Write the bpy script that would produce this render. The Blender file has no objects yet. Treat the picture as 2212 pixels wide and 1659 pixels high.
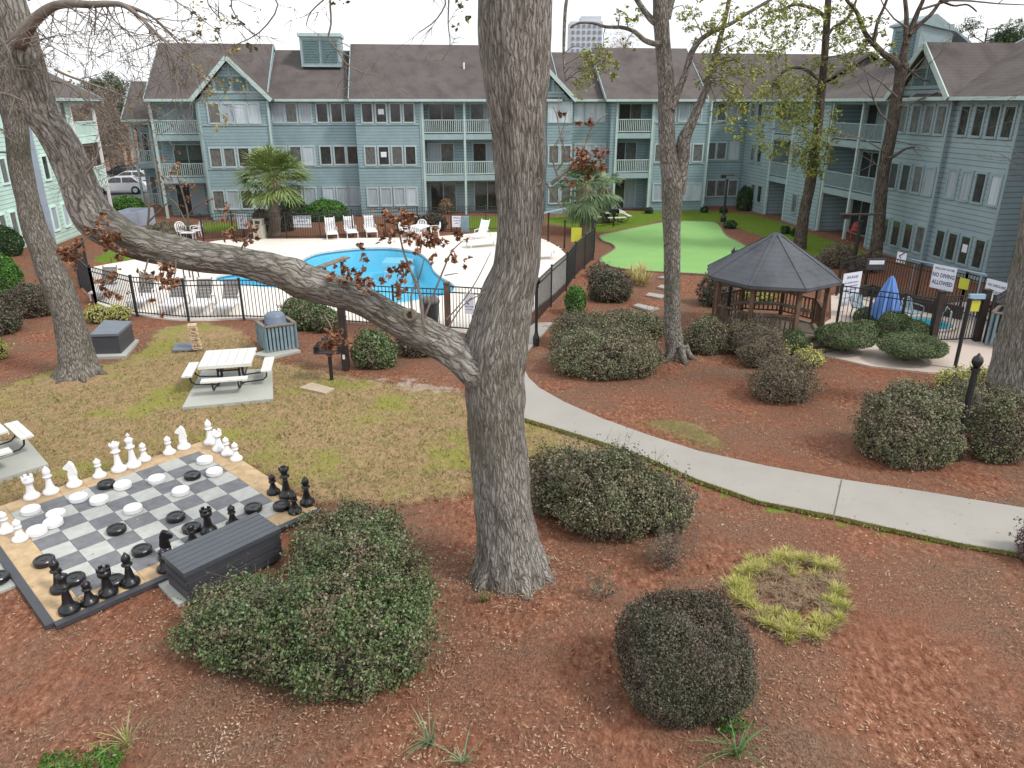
import bpy, bmesh, math, random
import numpy as np
from mathutils import Vector as V, Matrix, Quaternion, noise as mn
from mathutils.geometry import tessellate_polygon
R=math.radians; PI=math.pi
rng=random.Random(7); NR=np.random.RandomState(11)
sc=bpy.context.scene; C=sc.collection
# ---------------------------------------------------------------- camera model (2212 x 1659 reading grid)
F=1590.0; H=7.5; PT=math.atan((829.5-221)/F); CP,SP=math.cos(PT),math.sin(PT)
def ray(x,y):
    u=(x-1106)/F; v=(829.5-y)/F
    return V((u,CP+v*SP,-SP+v*CP))
def G(x,y,z=0.0):
    d=ray(x,y); t=(z-H)/d.z
    return V((d.x*t,d.y*t,z))
def PY(x,y,Y):
    d=ray(x,y); t=Y/d.y
    return V((d.x*t,Y,H+d.z*t))
def proj(p):
    q=V((p[0],p[1],p[2]-H)); w=q.y*CP-q.z*SP; b=q.y*SP+q.z*CP
    return 1106+F*q.x/w, 829.5-F*b/w
def mpp(p):
    return (p[1]*CP-(p[2]-H)*SP)/F
def zat(P,y):          # height above ground point P whose picture row is y
    d=ray(1106,y); return H+P.y*d.z/d.y
cam=bpy.data.cameras.new('camera'); co=bpy.data.objects.new('camera',cam); C.objects.link(co)
co.location=(0,0,H); co.rotation_euler=(PI/2-PT,0,0); cam.sensor_width=36; cam.lens=F/2212*36
cam.clip_start=.1; cam.clip_end=3000; sc.camera=co
# ---------------------------------------------------------------- object helpers
def mkmesh(name,vs,fs,smooth=False):
    me=bpy.data.meshes.new(name); me.from_pydata(vs,[],fs)
    if smooth: me.polygons.foreach_set('use_smooth',[True]*len(me.polygons))
    me.update(); return me
def tag(o,label=None,cat=None,group=None,kind=None):
    if label: o['label']=label
    if cat: o['category']=cat
    if group: o['group']=group
    if kind: o['kind']=kind
    return o
def thing(name,label,cat,loc=(0,0,0),group=None):
    o=bpy.data.objects.new(name,None); C.objects.link(o); o.location=loc; o.empty_display_size=.2
    return tag(o,label,cat,group)
def link(name,me,mat,parent=None,loc=None):
    o=bpy.data.objects.new(name,me); C.objects.link(o)
    for m in (mat if isinstance(mat,(list,tuple)) else [mat]): me.materials.append(m)
    if parent: o.parent=parent
    if loc is not None: o.location=loc
    return o
def wloc(o):
    l=V((0,0,0))
    while o: l+=o.location; o=o.parent
    return l
class MB:
    def __init__(s): s.v=[]; s.f=[]; s.mi=[]
    def add(s,vs,fs,m=0):
        b=len(s.v); s.v+= [tuple(p) for p in vs]; s.f+=[tuple(i+b for i in f) for f in fs]; s.mi+=[m]*len(fs); return s
    def hexa(s,b,t,m=0):
        return s.add(list(b)+list(t),[(3,2,1,0),(4,5,6,7),(0,1,5,4),(1,2,6,5),(2,3,7,6),(3,0,4,7)],m)
    def box(s,c,d,rz=0,M=None,m=0):
        x,y,z=[k/2 for k in d]; c=V(c)
        ps=[V((-x,-y,-z)),V((x,-y,-z)),V((x,y,-z)),V((-x,y,-z)),V((-x,-y,z)),V((x,-y,z)),V((x,y,z)),V((-x,y,z))]
        Q=M if M is not None else Matrix.Rotation(rz,3,'Z')
        ps=[c+Q@p for p in ps]; return s.hexa(ps[:4],ps[4:],m)
    def bar(s,a,b,w,h=None,m=0):
        a=V(a); b=V(b); d=b-a; L=d.length
        if L<1e-6: return s
        q=d.to_track_quat('X','Z').to_matrix(); return s.box((a+b)/2,(L,w,h or w),M=q,m=m)
    def tube(s,pts,rs,n=8,caps=True,m=0):
        pts=[V(p) for p in pts]; k=len(pts)
        if not isinstance(rs,(list,tuple)): rs=[rs]*k
        b=len(s.v); up=None
        for i,p in enumerate(pts):
            d=(pts[min(i+1,k-1)]-pts[max(i-1,0)])
            if d.length<1e-9: d=V((0,0,1))
            d.normalize()
            if up is None: up=V((0,1,0)) if abs(d.y)<.9 else V((1,0,0))
            x=up.cross(d).normalized(); up=d.cross(x).normalized()
            for j in range(n):
                a=2*PI*j/n; s.v.append(tuple(p+(x*math.cos(a)+up*math.sin(a))*rs[i]))
        for i in range(k-1):
            for j in range(n):
                s.f.append((b+i*n+j,b+i*n+(j+1)%n,b+(i+1)*n+(j+1)%n,b+(i+1)*n+j)); s.mi.append(m)
        if caps:
            s.f.append(tuple(b+j for j in range(n-1,-1,-1))); s.f.append(tuple(b+(k-1)*n+j for j in range(n))); s.mi+=[m,m]
        return s
    def lathe(s,prof,o=(0,0,0),n=20,m=0,M=None):
        o=V(o); b=len(s.v); Q=M or Matrix.Identity(3)
        for r,z in prof:
            for j in range(n):
                a=2*PI*j/n; s.v.append(tuple(o+Q@V((r*math.cos(a),r*math.sin(a),z))))
        k=len(prof)
        for i in range(k-1):
            for j in range(n):
                s.f.append((b+i*n+j,b+i*n+(j+1)%n,b+(i+1)*n+(j+1)%n,b+(i+1)*n+j)); s.mi.append(m)
        s.f.append(tuple(b+j for j in range(n-1,-1,-1))); s.f.append(tuple(b+(k-1)*n+j for j in range(n))); s.mi+=[m,m]
        return s
    def poly(s,loop,z0,z1,holes=None,m=0):      # vertical prism over a ground loop (optional hole)
        loops=[[V((p[0],p[1],0)) for p in loop]]+([[V((p[0],p[1],0)) for p in h] for h in holes] if holes else [])
        flat=[p for l in loops for p in l]; tris=tessellate_polygon(loops); b=len(s.v); n=len(flat)
        s.v+=[(p.x,p.y,z1) for p in flat]+[(p.x,p.y,z0) for p in flat]
        for t in tris:
            a,c,d=[flat[i] for i in t]; cr=(c-a).cross(d-a).z
            t=t if cr>0 else t[::-1]
            s.f.append(tuple(b+i for i in t)); s.mi.append(m)
        o=0
        for l in loops:
            k=len(l)
            for i in range(k):
                j=(i+1)%k; s.f.append((b+o+i,b+o+j,b+n+o+j,b+n+o+i)); s.mi.append(m)
            o+=k
        return s
    def build(s,name,mat,parent=None,loc=None,smooth=False):
        L=wloc(parent) if parent else V((0,0,0))
        if loc is not None and parent is None: L=V(loc)
        a=np.array(s.v,dtype=float)-np.array(L)
        me=mkmesh(name,a.tolist(),s.f,smooth)
        o=link(name,me,mat,parent,loc if parent is None else None)
        if any(s.mi): me.polygons.foreach_set('material_index',s.mi)
        return o
def single(name,mb,mat,label,cat,loc,group=None,smooth=False):
    return tag(mb.build(name,mat,loc=loc,smooth=smooth),label,cat,group)
def struct(name,mb,mat,loc=(0,0,0)):
    return tag(mb.build(name,mat,loc=loc),kind='structure')
def dup(root,loc=None,rz=None,label=None,group=None):
    r=root.copy(); C.objects.link(r)
    if loc is not None: r.location=loc
    if rz is not None: r.rotation_euler=(0,0,rz)
    if label: r['label']=label
    if group: r['group']=group
    for ch in list(root.children):
        c=ch.copy(); C.objects.link(c); c.parent=r
        for g in ch.children:
            d=g.copy(); C.objects.link(d); d.parent=c
    return r
# ---------------------------------------------------------------- materials
def nm(name):
    m=bpy.data.materials.new(name); m.use_nodes=True; nt=m.node_tree
    return m,nt,nt.nodes['Principled BSDF']
def col4(c): return (c[0],c[1],c[2],1)
def ramp(nt,fac,cols):
    r=nt.nodes.new('ShaderNodeValToRGB'); e=r.color_ramp.elements
    while len(e)>1: e.remove(e[-1])
    e[0].position=cols[0][0]; e[0].color=col4(cols[0][1])
    for p,c in cols[1:]:
        q=e.new(p); q.color=col4(c)
    nt.links.new(fac,r.inputs[0]); return r.outputs[0]
def tex(nt,kind,scale,detail=4,vec=None,mp=None,rough=.6):
    n=nt.nodes.new(kind); n.inputs['Scale'].default_value=scale
    if 'Detail' in n.inputs: n.inputs['Detail'].default_value=detail
    if kind=='ShaderNodeTexNoise': n.inputs['Roughness'].default_value=rough
    if vec is None: vec=nt.nodes.new('ShaderNodeNewGeometry').outputs['Position']
    if mp:
        k=nt.nodes.new('ShaderNodeMapping'); k.inputs['Scale'].default_value=mp; nt.links.new(vec,k.inputs[0]); vec=k.outputs[0]
    nt.links.new(vec,n.inputs['Vector']); return n
def mixc(nt,fac,a,b,mode='MIX'):
    m=nt.nodes.new('ShaderNodeMix'); m.data_type='RGBA'; m.blend_type=mode
    for k,val in ((0,fac),(6,a),(7,b)):
        if isinstance(val,(int,float)): m.inputs[k].default_value=val
        elif isinstance(val,tuple): m.inputs[k].default_value=col4(val)
        else: nt.links.new(val,m.inputs[k])
    return m.outputs[2]
def math_(nt,op,a,b=None,clamp=False):
    m=nt.nodes.new('ShaderNodeMath'); m.operation=op; m.use_clamp=clamp
    for k,val in ((0,a),(1,b)):
        if val is None: continue
        if isinstance(val,(int,float)): m.inputs[k].default_value=val
        else: nt.links.new(val,m.inputs[k])
    return m.outputs[0]
def bump(nt,bs,h,st=.3,dist=.02):
    b=nt.nodes.new('ShaderNodeBump'); b.inputs['Strength'].default_value=st; b.inputs['Distance'].default_value=dist
    nt.links.new(h,b.inputs['Height']); nt.links.new(b.outputs[0],bs.inputs['Normal'])
def paint(name,col,rough=.6,var=.12,scale=3.0,metal=0,bmp=0,coord='Position'):
    m,nt,bs=nm(name)
    t=tex(nt,'ShaderNodeTexNoise',scale,5)
    lo=tuple(k*(1-var) for k in col); hi=tuple(min(1,k*(1+var)) for k in col)
    nt.links.new(ramp(nt,t.outputs[0],[(.3,lo),(.7,hi)]),bs.inputs['Base Color'])
    bs.inputs['Roughness'].default_value=rough; bs.inputs['Metallic'].default_value=metal
    if bmp:
        t2=tex(nt,'ShaderNodeTexNoise',scale*15,4); bump(nt,bs,t2.outputs[0],bmp,.01)
    return m
def leafmat(name,cols,rough=.55,scale=1.2,amt=.5,cols2=None,bal=.5):
    m,nt,bs=nm(name)
    g=nt.nodes.new('ShaderNodeNewGeometry')
    t=tex(nt,'ShaderNodeTexNoise',scale,3)
    a=math_(nt,'MULTIPLY',g.outputs['Random Per Island'],1-amt)
    b=math_(nt,'MULTIPLY',math_(nt,'SUBTRACT',math_(nt,'MULTIPLY',t.outputs[0],2.0),.5),amt)
    f=math_(nt,'ADD',a,b,True)
    k=len(cols); c1=ramp(nt,f if cols2 is None else g.outputs['Random Per Island'],[((i/(k-1)) if k>1 else 0,c) for i,c in enumerate(cols)])
    if cols2:
        k=len(cols2); c2=ramp(nt,g.outputs['Random Per Island'],[(i/(k-1),c) for i,c in enumerate(cols2)])
        r2=math_(nt,'FRACT',math_(nt,'MULTIPLY',g.outputs['Random Per Island'],37.3))
        q=math_(nt,'ADD',math_(nt,'MULTIPLY',math_(nt,'SUBTRACT',t.outputs[0],1-bal),3.2),r2)
        c1=mixc(nt,ramp(nt,q,[(.42,(0,0,0)),(.58,(1,1,1))]),c1,c2)
    nt.links.new(c1,bs.inputs['Base Color'])
    bs.inputs['Roughness'].default_value=rough
    bs.inputs['Specular IOR Level'].default_value=.3
    return m
def siding(name,col,pitch=.2):
    m,nt,bs=nm(name)
    pos=nt.nodes.new('ShaderNodeNewGeometry').outputs['Position']
    s=nt.nodes.new('ShaderNodeSeparateXYZ'); nt.links.new(pos,s.inputs[0])
    fr=math_(nt,'FRACT',math_(nt,'DIVIDE',s.outputs[2],pitch))
    line=ramp(nt,fr,[(0,(.45,.45,.45)),(.13,(.55,.55,.55)),(.2,(1,1,1)),(1,(1,1,1))])
    t=tex(nt,'ShaderNodeTexNoise',.9,6); t2=tex(nt,'ShaderNodeTexNoise',14,3,mp=(1,1,.15))
    base=ramp(nt,t.outputs[0],[(.3,tuple(k*.78 for k in col)),(.7,tuple(min(1,k*1.12) for k in col))])
    base=mixc(nt,.35,base,mixc(nt,t2.outputs[0],tuple(k*.8 for k in col),tuple(k*1.15 for k in col)))
    nt.links.new(mixc(nt,1.0,base,line,'MULTIPLY'),bs.inputs['Base Color'])
    bs.inputs['Roughness'].default_value=.75; bump(nt,bs,fr,.6,.03); return m
def barkmat(name,cols,su=9,sv=1.6,mossy=None):
    m,nt,bs=nm(name)
    uv=nt.nodes.new('ShaderNodeUVMap').outputs[0]
    w=tex(nt,'ShaderNodeTexNoise',3,3,vec=uv)
    mm=mixc(nt,.06,uv,w.outputs[1])
    a=tex(nt,'ShaderNodeTexNoise',1,9,vec=mm,mp=(su,sv,1),rough=.72)
    b=tex(nt,'ShaderNodeTexNoise',1,5,vec=mm,mp=(su*3.2,sv*2.6,1))
    c=tex(nt,'ShaderNodeTexNoise',.7,4)
    vo=nt.nodes.new('ShaderNodeTexVoronoi'); vo.feature='DISTANCE_TO_EDGE'; vo.inputs['Scale'].default_value=1; mpv=nt.nodes.new('ShaderNodeMapping'); mpv.inputs['Scale'].default_value=(su*1.5,sv*1.5,1); dv=mixc(nt,.14,uv,tex(nt,'ShaderNodeTexNoise',6,4,vec=uv).outputs[1]); nt.links.new(dv,mpv.inputs[0]); nt.links.new(mpv.outputs[0],vo.inputs['Vector'])
    ve=math_(nt,'MULTIPLY',math_(nt,'MINIMUM',vo.outputs[0],.22),.9)
    h=math_(nt,'ADD',math_(nt,'ADD',math_(nt,'MULTIPLY',a.outputs[0],.56),math_(nt,'MULTIPLY',b.outputs[0],.26)),ve)
    n=len(cols)
    base=ramp(nt,h,[(.38+.34*i/(n-1),k) for i,k in enumerate(cols)])
    if mossy: base=mixc(nt,ramp(nt,c.outputs[0],[(.5,(0,0,0)),(.68,(.7,.7,.7))]),base,mossy)
    nt.links.new(base,bs.inputs['Base Color']); bs.inputs['Roughness'].default_value=.95
    bs.inputs['Specular IOR Level'].default_value=.15
    bump(nt,bs,h,1.0,.12); return m
M={}
M['siding']=siding('blue_grey_siding',(.275,.385,.418))
M['siding_r']=siding('grey_blue_siding',(.295,.388,.42),.23)
M['siding_l']=siding('sunlit_mint_siding',(.55,.76,.68),.22)  # left wing: brighter light is put into the siding colour
M['trim']=paint('sage_trim',(.29,.385,.40),.6,.1,2)
M['trimr']=paint('grey_trim',(.25,.33,.35),.6,.1,2)
M['triml']=paint('pale_trim',(.62,.80,.74),.6,.08,2)
M['lilac']=paint('shaded_wall_and_screen_grey',(.33,.37,.46),.7,.08,2)  # shade tone of the left end wall; also the equipment screen's own grey
M['frame']=paint('window_frame_paint',(.39,.47,.485),.55,.08,3)
M['dark']=paint('recess_shade_paint',(.10,.17,.18),.8,.15,2)
M['gutter']=paint('pale_gutter',(.42,.52,.50),.5,.08,2)
def glass(name,col,rough=.08,spec=.6,bandcol=None,s=9):
    m,nt,bs=nm(name)
    t=tex(nt,'ShaderNodeTexNoise',s*.8,2,mp=(1,1,.06) if col[0]>.2 else (1,1,.5))
    nt.links.new(ramp(nt,t.outputs[0],[(.3,tuple(k*.9 for k in col)),(.7,bandcol or tuple(k*1.1 for k in col))]),bs.inputs['Base Color'])
    bs.inputs['Roughness'].default_value=rough; bs.inputs['Specular IOR Level'].default_value=spec
    return m
M['gl_dark']=glass('dark_window_glass',(.022,.028,.030),bandcol=(.06,.06,.055))
M['gl_mid']=glass('half_dark_glass',(.09,.10,.10),bandcol=(.17,.17,.16))
M['gl_curt']=glass('curtained_glass',(.29,.34,.38),.25,bandcol=(.38,.43,.48),s=14)
M['gl_white']=glass('white_curtained_glass',(.42,.49,.54),.25,bandcol=(.53,.59,.64),s=14)
def shingle(name,c1,c2,pitch=.22):
    m,nt,bs=nm(name)
    t=tex(nt,'ShaderNodeTexNoise',.35,6); t2=tex(nt,'ShaderNodeTexNoise',22,4); t3=tex(nt,'ShaderNodeTexNoise',1.1,5,mp=(1,1,.12))
    base=ramp(nt,t.outputs[0],[(.3,c1),(.7,c2)])
    base=mixc(nt,.35,base,mixc(nt,t2.outputs[0],tuple(k*.5 for k in c1),tuple(k*1.7 for k in c2)))
    base=mixc(nt,ramp(nt,t3.outputs[0],[(.45,(0,0,0)),(.7,(.5,.5,.5))]),base,tuple(k*.6 for k in c1))
    s=nt.nodes.new('ShaderNodeSeparateXYZ'); nt.links.new(nt.nodes.new('ShaderNodeNewGeometry').outputs['Position'],s.inputs[0])
    fr=math_(nt,'FRACT',math_(nt,'DIVIDE',s.outputs[2],pitch*.62))
    line=ramp(nt,fr,[(0,(.7,.7,.7)),(.2,(1,1,1)),(1,(1,1,1))])
    nt.links.new(mixc(nt,.6,base,mixc(nt,1.0,base,line,'MULTIPLY')),bs.inputs['Base Color'])
    bs.inputs['Roughness'].default_value=.95; bs.inputs['Specular IOR Level'].default_value=.1
    bump(nt,bs,t2.outputs[0],.3,.01); return m
M['roof']=shingle('brown_grey_shingles',(.088,.075,.072),(.130,.115,.110))
M['gazroof']=shingle('slate_grey_shingles',(.072,.078,.088),(.118,.125,.138),.2)
M['bark']=barkmat('oak_bark',[(.115,.102,.087),(.255,.237,.21),(.37,.348,.318),(.50,.48,.445)],su=11,sv=2.6,mossy=(.155,.145,.10))
M['bark2']=barkmat('mottled_bark',[(.095,.082,.07),(.205,.185,.16),(.295,.272,.243),(.42,.40,.365)],su=8,sv=4,mossy=(.10,.105,.07))
M['bark3']=barkmat('brown_bark',[(.05,.038,.03),(.13,.105,.086),(.21,.178,.15)],su=8,sv=2)
M['knot']=paint('knot_wood',(.22,.19,.145),.9,.35,9,bmp=.6)
M['lid']=paint('charcoal_lid',(.062,.069,.082),.45,.1,3)
M['rail']=paint('muted_blue_rail',(.24,.33,.39),.6,.1,3)
M['knotd']=paint('knot_hollow',(.03,.022,.016),.95,.4,9)
M['twigo']=paint('oak_twig_bark',(.19,.165,.14),.95,.35,7)
M['twig']=paint('twig_wood',(.15,.125,.105),.9,.3,4)
M['coreshade']=paint('core_shade_brown',(.055,.043,.033),.95,.4,5)  # dark brown standing for the shade inside the shrubs
M['white']=paint('white_plastic',(.80,.79,.80),.35,.03,2)
M['offwhite']=paint('white_painted_planks',(.62,.62,.58),.6,.09,6)
M['black']=paint('black_plastic',(.012,.012,.014),.3,.2,4)
M['blackm']=paint('black_metal',(.016,.016,.018),.45,.2,6)
M['fence']=paint('fence_black_metal',(.022,.022,.024),.5,.2,6)
M['ebox']=paint('charcoal_box_plastic',(.05,.053,.062),.5,.1,3,bmp=.1)
M['ebox_top']=paint('blue_grey_lid',(.13,.15,.18),.5,.1,3,bmp=.1)
M['wood']=paint('stained_brown_wood',(.13,.078,.05),.8,.35,5,bmp=.3)
M['woodl']=paint('weathered_wood',(.19,.155,.12),.85,.25,5,bmp=.3)
M['wooddk']=paint('dark_timber',(.028,.02,.016),.8,.3,5)
M['slat']=paint('slate_blue_slats',(.19,.27,.31),.7,.15,5)
M['lidb']=paint('blue_grey_dome_lid',(.13,.17,.23),.45,.08,3)
M['blue']=paint('blue_canvas',(.13,.27,.62),.75,.18,2)
M['ltblue']=paint('pale_blue_plastic',(.27,.42,.54),.4,.08,3)
M['yellow']=paint('yellow_sign_paint',(.52,.52,.05),.5,.05,3)
M['signw']=paint('sign_white',(.72,.74,.80),.4,.03,3)
M['ink']=paint('sign_ink',(.05,.06,.20),.6,.05,3)
M['inkb']=paint('black_ink',(.02,.02,.03),.6,.05,3)
M['taupe']=paint('taupe_sling_fabric',(.17,.16,.15),.85,.12,9)
M['red']=paint('red_plastic',(.55,.10,.10),.5,.1,3)
M['pebble']=paint('pebble_beige_concrete',(.42,.40,.33),.9,.25,12,bmp=.5)
M['block1']=paint('pine_block',(.58,.44,.29),.7,.25,8)
M['tile_d']=paint('charcoal_tile',(.155,.16,.17),.8,.2,6,bmp=.2)
M['tile_l']=paint('grey_tile',(.42,.43,.40),.8,.12,6,bmp=.2)
M['tile_t']=paint('tan_tile',(.46,.33,.19),.85,.22,5,bmp=.2)
M['tower']=paint('far_tower_concrete',(.50,.55,.60),.8,.06,.1)
M['towerw']=paint('far_tower_window',(.18,.22,.27),.5,.1,.2)
def concrete(name,col,stain=.8,sc_=.8,tint=None):
    m,nt,bs=nm(name)
    t=tex(nt,'ShaderNodeTexNoise',sc_,7,rough=.65); t2=tex(nt,'ShaderNodeTexNoise',35,4); t3=tex(nt,'ShaderNodeTexNoise',sc_*4,5)
    base=ramp(nt,t.outputs[0],[(.3,tuple(k*stain for k in col)),(.68,col)])
    base=mixc(nt,ramp(nt,t3.outputs[0],[(.52,(0,0,0)),(.75,(.45,.45,.45))]),base,tint or tuple(k*.72 for k in col))
    base=mixc(nt,.3,base,mixc(nt,t2.outputs[0],tuple(k*.72 for k in col),tuple(min(1,k*1.2) for k in col)))
    nt.links.new(base,bs.inputs['Base Color']); bs.inputs['Roughness'].default_value=.92; bump(nt,bs,t2.outputs[0],.2,.006); return m
M['conc']=concrete('walk_concrete',(.335,.318,.285),tint=(.31,.28,.24))
M['pad']=concrete('pad_concrete',(.40,.41,.37),tint=(.30,.30,.27))
M['deck']=concrete('pool_deck_concrete',(.74,.685,.62),.9,.35)
M['spadeck']=concrete('spa_deck_concrete',(.50,.42,.36),.88,.6)
M['asph']=concrete('asphalt',(.14,.14,.14))
# ================================================================ GROUND
def GP(l,z=0): return [tuple(G(x,y,z)[:2]) for x,y in l]
def catmull(l,n=5,closed=True):
    out=[];k=len(l)
    for i in range(k if closed else k-1):
        p=[l[(i+j-1)%k] if closed else l[min(max(i+j-1,0),k-1)] for j in range(4)]
        for s in range(n):
            t=s/n
            out.append(tuple(.5*((2*p[1][a])+(-p[0][a]+p[2][a])*t+(2*p[0][a]-5*p[1][a]+4*p[2][a]-p[3][a])*t*t+(-p[0][a]+3*p[1][a]-3*p[2][a]+p[3][a])*t**3) for a in (0,1)))
    if not closed: out.append(tuple(l[-1]))
    return out
lawn=GP([(-140,870),(0,835),(110,800),(230,790),(320,745),(350,705),(440,693),(520,712),(570,775),(640,790),(760,815),(900,835),(1010,850),(1012,950),(1020,1062),(900,1078),(760,1082),(690,1080),(560,1010),(435,950),(0,1094),(-200,1160)])
lawn2=GP([(1120,905),(1210,930),(1325,972),(1250,985),(1120,1000)])
green=GP([(1180,468),(1290,458),(1500,452),(1625,462),(1695,482),(1765,508),(1880,545),(1905,575),(1850,590),(1770,555),(1680,520),(1620,500),(1560,480),(1430,474),(1385,486),(1300,500),(1270,498),(1180,480)])
green2=GP([(1000,466),(1100,466),(1100,500),(1010,498)])
green3=GP([(440,478),(510,482),(515,497),(440,500)])
green4=GP([(240,530),(330,545),(300,570),(200,565)])
moss=GP([(1388,912),(1440,905),(1500,915),(1550,945),(1572,970),(1520,962),(1450,935)])
edge1=GP([(1330,975),(1500,1038),(1640,1088),(1800,1120),(1960,1155),(2080,1178),(2080,1184),(1960,1163),(1800,1130),(1640,1098),(1500,1048),(1330,983)])
bare=GP([(800,815),(900,822),(1000,842),(900,840)])
def sdist(px,py,poly):
    n=len(poly); ins=np.zeros(px.shape,bool); d=np.full(px.shape,1e9)
    for i in range(n):
        x1,y1=poly[i]; x2,y2=poly[(i+1)%n]
        c=((y1>py)!=(y2>py))&(px<(x2-x1)*(py-y1)/((y2-y1) or 1e-9)+x1); ins^=c
        L=(x2-x1)**2+(y2-y1)**2+1e-12; t=np.clip(((px-x1)*(x2-x1)+(py-y1)*(y2-y1))/L,0,1)
        d=np.minimum(d,np.hypot(px-x1-t*(x2-x1),py-y1-t*(y2-y1)))
    return np.where(ins,d,-d)
def sm(d,w): return np.clip(d/w+.5,0,1)
deck_out=catmull(GP([(205,605),(190,590),(205,577),(300,560),(420,532),(475,520),(560,517),(700,516),(850,514),(950,511),(1040,504),(1110,503),(1180,520),(1228,556),(1236,590),(1200,632),(1155,668),(1120,705),(1040,722),(968,713),(860,700),(740,694),(640,690),(527,688),(408,692),(297,680),(208,655)]),3)
pool=catmull(GP([(653,562),(678,550),(708,544),(760,538),(803,536),(853,537),(903,546),(928,565),(938,585),(955,600),(978,614),(983,624),(965,638),(905,650),(850,657),(780,651),(700,638),(628,627),(553,621),(490,614),(466,606),(472,597),(512,591),(570,590),(625,583),(645,572)]),4)
spa_deck=GP([(1795,640),(1830,628),(1900,640),(2010,660),(2110,650),(2160,700),(2212,725),(2212,800),(2140,812),(2060,806),(2005,806),(1880,792),(1760,765),(1700,745),(1795,690)])
xs=np.concatenate([[-900,-400,-150,-70],np.arange(-36,34,.28),[60,150,400,900]]); ys=np.concatenate([[-400,-100,-20,-4],np.arange(1.5,62,.28),[90,150,400,1500]])
gx,gy=np.meshgrid(xs,ys); gz=np.zeros_like(gx)
X=gx.ravel();Y=gy.ravel()
Zr=np.array([ (mn.noise(V((x*.35,y*.35,3)))*.05+mn.noise(V((x*1.3,y*1.3,9)))*.018) if -37<x<35 and 0<y<40 else 0 for x,y in zip(X,Y)])
dk=sdist(X,Y,deck_out); dsp=sdist(X,Y,spa_deck)
pathU=[(1128,700),(1140,760),(1133,800),(1142,818),(1165,840),(1220,871),(1300,906),(1400,942),(1510,977),(1660,1010),(1810,1037),(1980,1062),(2212,1100),(2600,1150)]
pathL=[(2600,1275),(2212,1200),(2080,1178),(1950,1150),(1800,1116),(1640,1085),(1500,1036),(1400,992),(1300,957),(1200,926),(1130,905),(1080,870),(1040,820),(1025,770),(1030,722)]
path=GP([(1195,698)]+pathU[1:]+pathL+[(1110,700)])
Zr=np.where(Zr>0,Zr,Zr)*np.clip(np.minimum(np.abs(dk),np.abs(sdist(X,Y,path)))/1.0,0,1)-.035
lw=np.maximum(sm(sdist(X,Y,lawn),.9),sm(sdist(X,Y,lawn2),.5))
gr=np.maximum.reduce([sm(sdist(X,Y,green),.9),sm(sdist(X,Y,green2),.7),sm(sdist(X,Y,green3),.7),sm(sdist(X,Y,green4),.8),sm(sdist(X,Y,edge1),.35)*.95])
far=np.clip((Y-58)/5,0,1); ms=sm(sdist(X,Y,moss),.4); ba=np.maximum(sm(sdist(X,Y,bare),.9),far*.5)
Zr=Zr+ms*.05
for q_,hh,ww in (((1105,1238),.14,.75),((172,812),.12,.8),((1464,778),.10,.6),((2208,900),.12,.7)):
    g_=G(*q_); Zr=Zr+hh*np.exp(-((X-g_.x)**2+(Y-g_.y)**2)/ww**2)
nx=len(xs); ny=len(ys); keep=[]
inn=((dk>.35)|(dsp>.5)).reshape(ny,nx)
fs=[(j*nx+i,j*nx+i+1,(j+1)*nx+i+1,(j+1)*nx+i) for j in range(ny-1) for i in range(nx-1) if not (inn[j,i] and inn[j,i+1] and inn[j+1,i] and inn[j+1,i+1])]
me=mkmesh('ground',np.stack([X,Y,Zr],1).tolist(),fs,True)
ca=me.color_attributes.new('mask','FLOAT_COLOR','POINT')
ca.data.foreach_set('color',np.stack([np.maximum(lw,ms*.9),gr,ba,ms],1).ravel().astype(np.float32))
m,nt,bs=nm('mulch_and_lawn')
at=nt.nodes.new('ShaderNodeAttribute'); at.attribute_name='mask'; sp=nt.nodes.new('ShaderNodeSeparateColor'); nt.links.new(at.outputs[0],sp.inputs[0])
n1=tex(nt,'ShaderNodeTexNoise',.45,8,rough=.65); n2=tex(nt,'ShaderNodeTexNoise',13,6,mp=(1,.55,1),rough=.75); n3=tex(nt,'ShaderNodeTexNoise',2.2,6,rough=.7); n4=tex(nt,'ShaderNodeTexNoise',48,3,mp=(1,.5,1)); n5=tex(nt,'ShaderNodeTexNoise',.23,5)
mul=ramp(nt,n2.outputs[0],[(.33,(.070,.029,.017)),(.46,(.165,.070,.041)),(.58,(.255,.120,.074)),(.70,(.40,.235,.16))])
mul=mixc(nt,ramp(nt,n1.outputs[0],[(.42,(0,0,0)),(.6,(1,1,1))]),mul,mixc(nt,ramp(nt,n4.outputs[0],[(.35,(0,0,0)),(.65,(1,1,1))]),(.075,.048,.034),(.225,.145,.10)))
mul=mixc(nt,ramp(nt,n5.outputs[0],[(.42,(.0,.0,.0)),(.65,(.55,.55,.55))]),mul,mixc(nt,ramp(nt,n4.outputs[0],[(.35,(0,0,0)),(.68,(1,1,1))]),(.08,.029,.017),(.30,.120,.070)))
lwn=ramp(nt,n2.outputs[0],[(.3,(.10,.085,.035)),(.48,(.215,.165,.075)),(.62,(.33,.245,.135)),(.78,(.45,.35,.22))])
lwn=mixc(nt,ramp(nt,n3.outputs[0],[(.43,(0,0,0)),(.60,(.85,.85,.85))]),lwn,mixc(nt,n2.outputs[0],(.15,.095,.055),(.46,.30,.18)))
lwn=mixc(nt,ramp(nt,n1.outputs[0],[(.50,(0,0,0)),(.62,(.85,.85,.85))]),lwn,mixc(nt,n4.outputs[0],(.13,.15,.025),(.28,.29,.06)))
grn=ramp(nt,n2.outputs[0],[(.3,(.055,.10,.010)),(.55,(.12,.19,.022)),(.75,(.21,.25,.05))])
grn=mixc(nt,ramp(nt,n3.outputs[0],[(.5,(0,0,0)),(.75,(.6,.6,.6))]),grn,(.20,.17,.06))
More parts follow.
